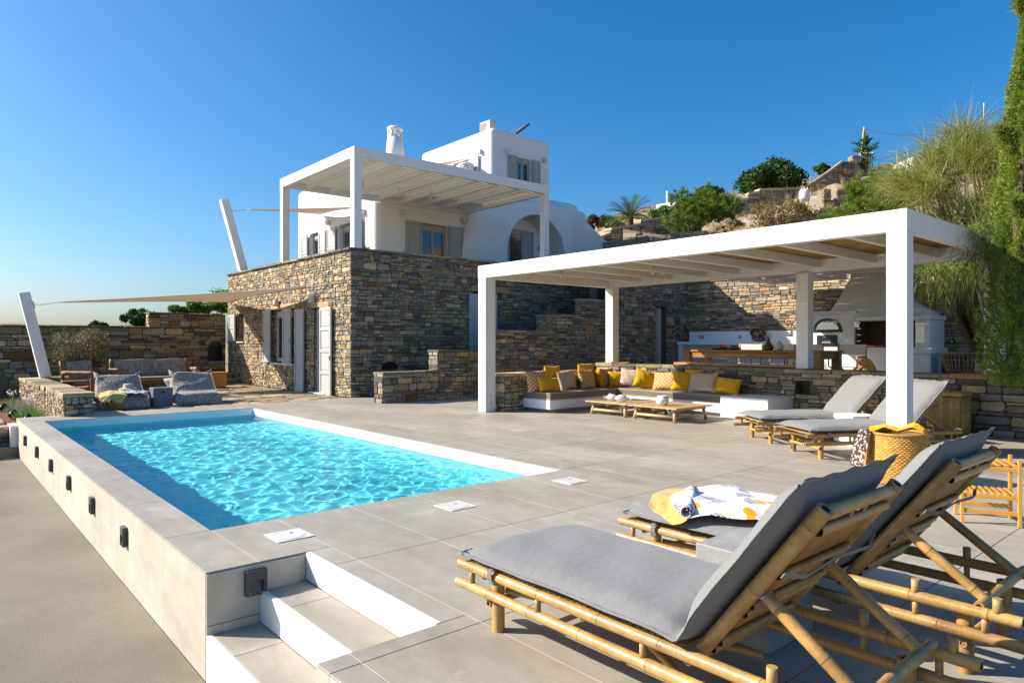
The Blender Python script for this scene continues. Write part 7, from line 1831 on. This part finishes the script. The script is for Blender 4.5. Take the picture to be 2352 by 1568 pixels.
V, F, C = strips(st_, od, .050, .0052, 2, -.02, [(.20, .28, .035), (.28, .36, .045), (.12, .19, .02), (.34, .38, .07)], .3, .15)
fastmesh('crown', V, F, M['foliage'], T, cols=C)
# protruding side sprays low on the left
for k in range(9):
    za = rng.uniform(.7, 5.5); aa = R(rng.uniform(150, 215)) if za > 1.6 else R(rng.uniform(165, 215)); L0 = rng.uniform(.20, .34) * (1.5 if za < 1.6 else .7); r0_ = .40 if za < 1.8 else .34
    p0 = np.array([cx0 + r0_ * math.cos(aa), cy0 + r0_ * math.sin(aa), za]); dv = np.array([math.cos(aa), math.sin(aa), rng.uniform(.1, .8)]); q = rng.uniform(0, 1, 300)[:, None]
    c = p0 + dv * q * L0 + rng.normal(size=(300, 3)) * .05 * (1.2 - q); st_ = np.repeat(c, 6, 0); V, F, C = strips(st_, np.repeat(dv[None], len(st_), 0) + rng.normal(size=st_.shape) * .55, .10, .007, 2, -.02, [(.18, .27, .04), (.25, .33, .06), (.30, .33, .09)], .3, .12); fastmesh('branch', V, F, M['foliage'], T, cols=C)
limbs(T, (cx0, cy0, 0), [(cx0, cy0, 5.0), (cx0 - .2, cy0 + .1, 3.2), (cx0 + .2, cy0 - .1, 3.8)], .09)
cone0 = None
for k in range(46):
    za = rng.uniform(.9, 4.6); aa = R(rng.uniform(120, 260)); r_ = .62 * min(1, (za / .9) ** .5) * min(1, max(.05, (5.7 - za) / 4.6)) ** .8 * rng.uniform(.92, 1.08)
    if cone0 is None:
        cone0 = MB().lathe([(.001, -.017), (.012, -.013), (.0175, 0), (.012, .013), (.001, .017)], (cx0, cy0, 0), 8).build('cone', M['cone'], T); o = cone0
    else: o = cone0.copy(); col.objects.link(o); o.parent = T
    o.location = (r_ * math.cos(aa), r_ * math.sin(aa), za + .25)
# low foliage at bottom right of the cypress edges the step
# olive-like shrub by the patio
c = Vector((3.25, 21.6, 1.15)); T = thing('olive_bush', 'sparse twiggy olive bush in front of the brown boundary wall', 'shrub', (3.25, 21.6, 0))
tp = blobs(5200, c, (.80, .80, .52), 34, .26, .7); crown(T, tp, .034, [(.14, .13, .055), (.20, .17, .08), (.10, .10, .04), (.26, .21, .11)], .3, asp=.25)
limbs(T, (3.25, 21.6, .0), [tuple(p) for p in tp[::45]], .028); 
# greenery above the boundary wall
for px, py, t, rx_, rz_, lab, colr in ((470, 708, 25.5, 1.35, .24, 'bright green shrub spilling over the raised end of the boundary wall', [(.13, .24, .03), (.18, .30, .04), (.08, .15, .02)]), (315, 727, 25, .55, .28, 'dark green leafy shrub behind the boundary wall left of its raised end', DG), (225, 745, 25, .35, .12, 'tiny green shrub just over the boundary wall above the olive bush', DG), (510, 690, 27, .45, .38, 'feathery green bush touching the far corner of the stone house', [(.13, .24, .03), (.18, .28, .05)])):
    c = at(px, py, t); T = thing('wall_shrub', lab, 'shrub', (c.x, c.y, fz(c.x, c.y))); crown(T, blobs(int(9000 * rx_), c, (rx_, .6, rz_), 22, rz_ * .7, .8), .05, colr, .35); limbs(T, (c.x, c.y, fz(c.x, c.y) - .1), [tuple(c + Vector((random.uniform(-.7, .7) * rx_, 0, 0))) for _ in range(4)], .03)
fh = at(400, 738, 120); t = thing('far_house', 'tiny white house on the distant rise above the boundary wall', 'house', (fh.x, fh.y, fh.z - 2)); MB().box(fh.x - 1.2, fh.y - 1, fh.z - 3, fh.x + 1.4, fh.y + 1, fh.z + .4).build('wall', M['plaster'], t); MB().box(fh.x + .2, fh.y - 1.1, fh.z + .4, fh.x + 1.2, fh.y + 1, fh.z + .7).build('upper_wall', M['plaster'], t)
# flower bed plants
bedp = [(1.50, 18.8, .30, [(.16, .20, .06), (.22, .25, .09)]), (1.52, 17.6, .34, [(.20, .22, .12), (.28, .28, .18)]), (1.55, 16.5, .32, [(.20, .22, .12), (.30, .30, .20)]), (1.50, 15.7, .30, [(.10, .20, .03), (.14, .26, .04)]), (1.52, 15.0, .26, [(.08, .18, .02), (.12, .24, .03)]), (1.66, 14.5, .2, [(.24, .18, .06)])]
names = ['grey-green bush with white flowers at the far end of the flower bed', 'silvery green plant second from the far end of the flower bed', 'silvery plant with small white flowers in the middle of the flower bed', 'bright green grassy plant in the flower bed nearer the camera', 'bushy green plant second from the near end of the flower bed', 'small dry brown plant at the near end of the flower bed']
for (x, y, s, cl), nm in zip(bedp, names):
    T = thing('bed_plant', nm, 'plant', (x, y, -.17)); st_ = rng.normal(size=(420, 3)) * np.array([s * .28, s * .5, .0]) + np.array([x, y, -.17]); V, F, C = strips(st_, rng.normal(size=(420, 3)) * .7 + np.array([0, 0, .9]), s * .75, .008, 3, .08, cl, .3, .12); fastmesh('leaves', V, F, M['foliage'], T, cols=C)
    if 'white' in nm: crown(T, ellip(24, (x, y, -.17 + s * 1.1), (s * .5, s * .7, .1), .8), .022, [(.75, .75, .7)], .1, 'flowers', asp=.9)
for i, (x, y) in enumerate(((1.22, 19.6), (1.24, 17.6), (1.27, 15.9), (1.38, 14.7))):
    t = thing('garden_spotlight', 'small black ground spotlight in the flower bed, ' + ['farthest', 'second farthest', 'second nearest', 'nearest'][i], 'spotlight', (x, y, -.17), group='ground spotlights in the flower bed'); MB().tube([(x, y, -.17), (x, y, -.09)], .012, 6).build('spike', M['black'], t); MB().tube([(x - .03, y - .03, -.10), (x + .05, y + .05, -.02)], [.04, .055], 12).build('head', M['black'], t)
# agave in the corner of the upper terrace
P = Vector((8.22, 14.98, 3.38)); T = thing('agave', 'green agave leaves over the parapet beside the pergola post', 'plant', P)
for i in range(11):
    a = 2 * PI * i / 11 + .2; el = R(random.uniform(35, 75)); d = Vector((math.cos(a) * math.cos(el), math.sin(a) * math.cos(el), math.sin(el))); s = d.cross(Z_).normalized(); L_ = random.uniform(.35, .5); V = []
    for k in range(6): q = k / 5; w = .055 * math.sin(PI * (.18 + .82 * q)) if k < 5 else .001; c = P + d * L_ * q + Vector((0, 0, -.10 * q * q)); V += [c - s * w, c + s * w - Vector((0, 0, .0)), ]
    kk = random.uniform(.8, 1.3); MB().add(V, [(2 * k, 2 * k + 1, 2 * k + 3, 2 * k + 2) for k in range(5)], (.13 * kk, .22 * kk, .03 * kk), sm=True).build('leaf', M['foliage'], T)
# plant pot within the arch
P = Vector((17.95, 18.0, 3.72)); T = thing('potted_plant', 'dark pot with small green plant on the parapet inside the arch', 'potted plant', P); MB().lathe([(.001, 0), (.12, 0), (.2, .12), (.19, .14), (.001, .12)], P, 16).build('pot', M['black'], T); crown(T, blobs(500, P + Vector((0, 0, .27)), (.2, .2, .13), 8, .09), .03, DG, .3, 'leaves')
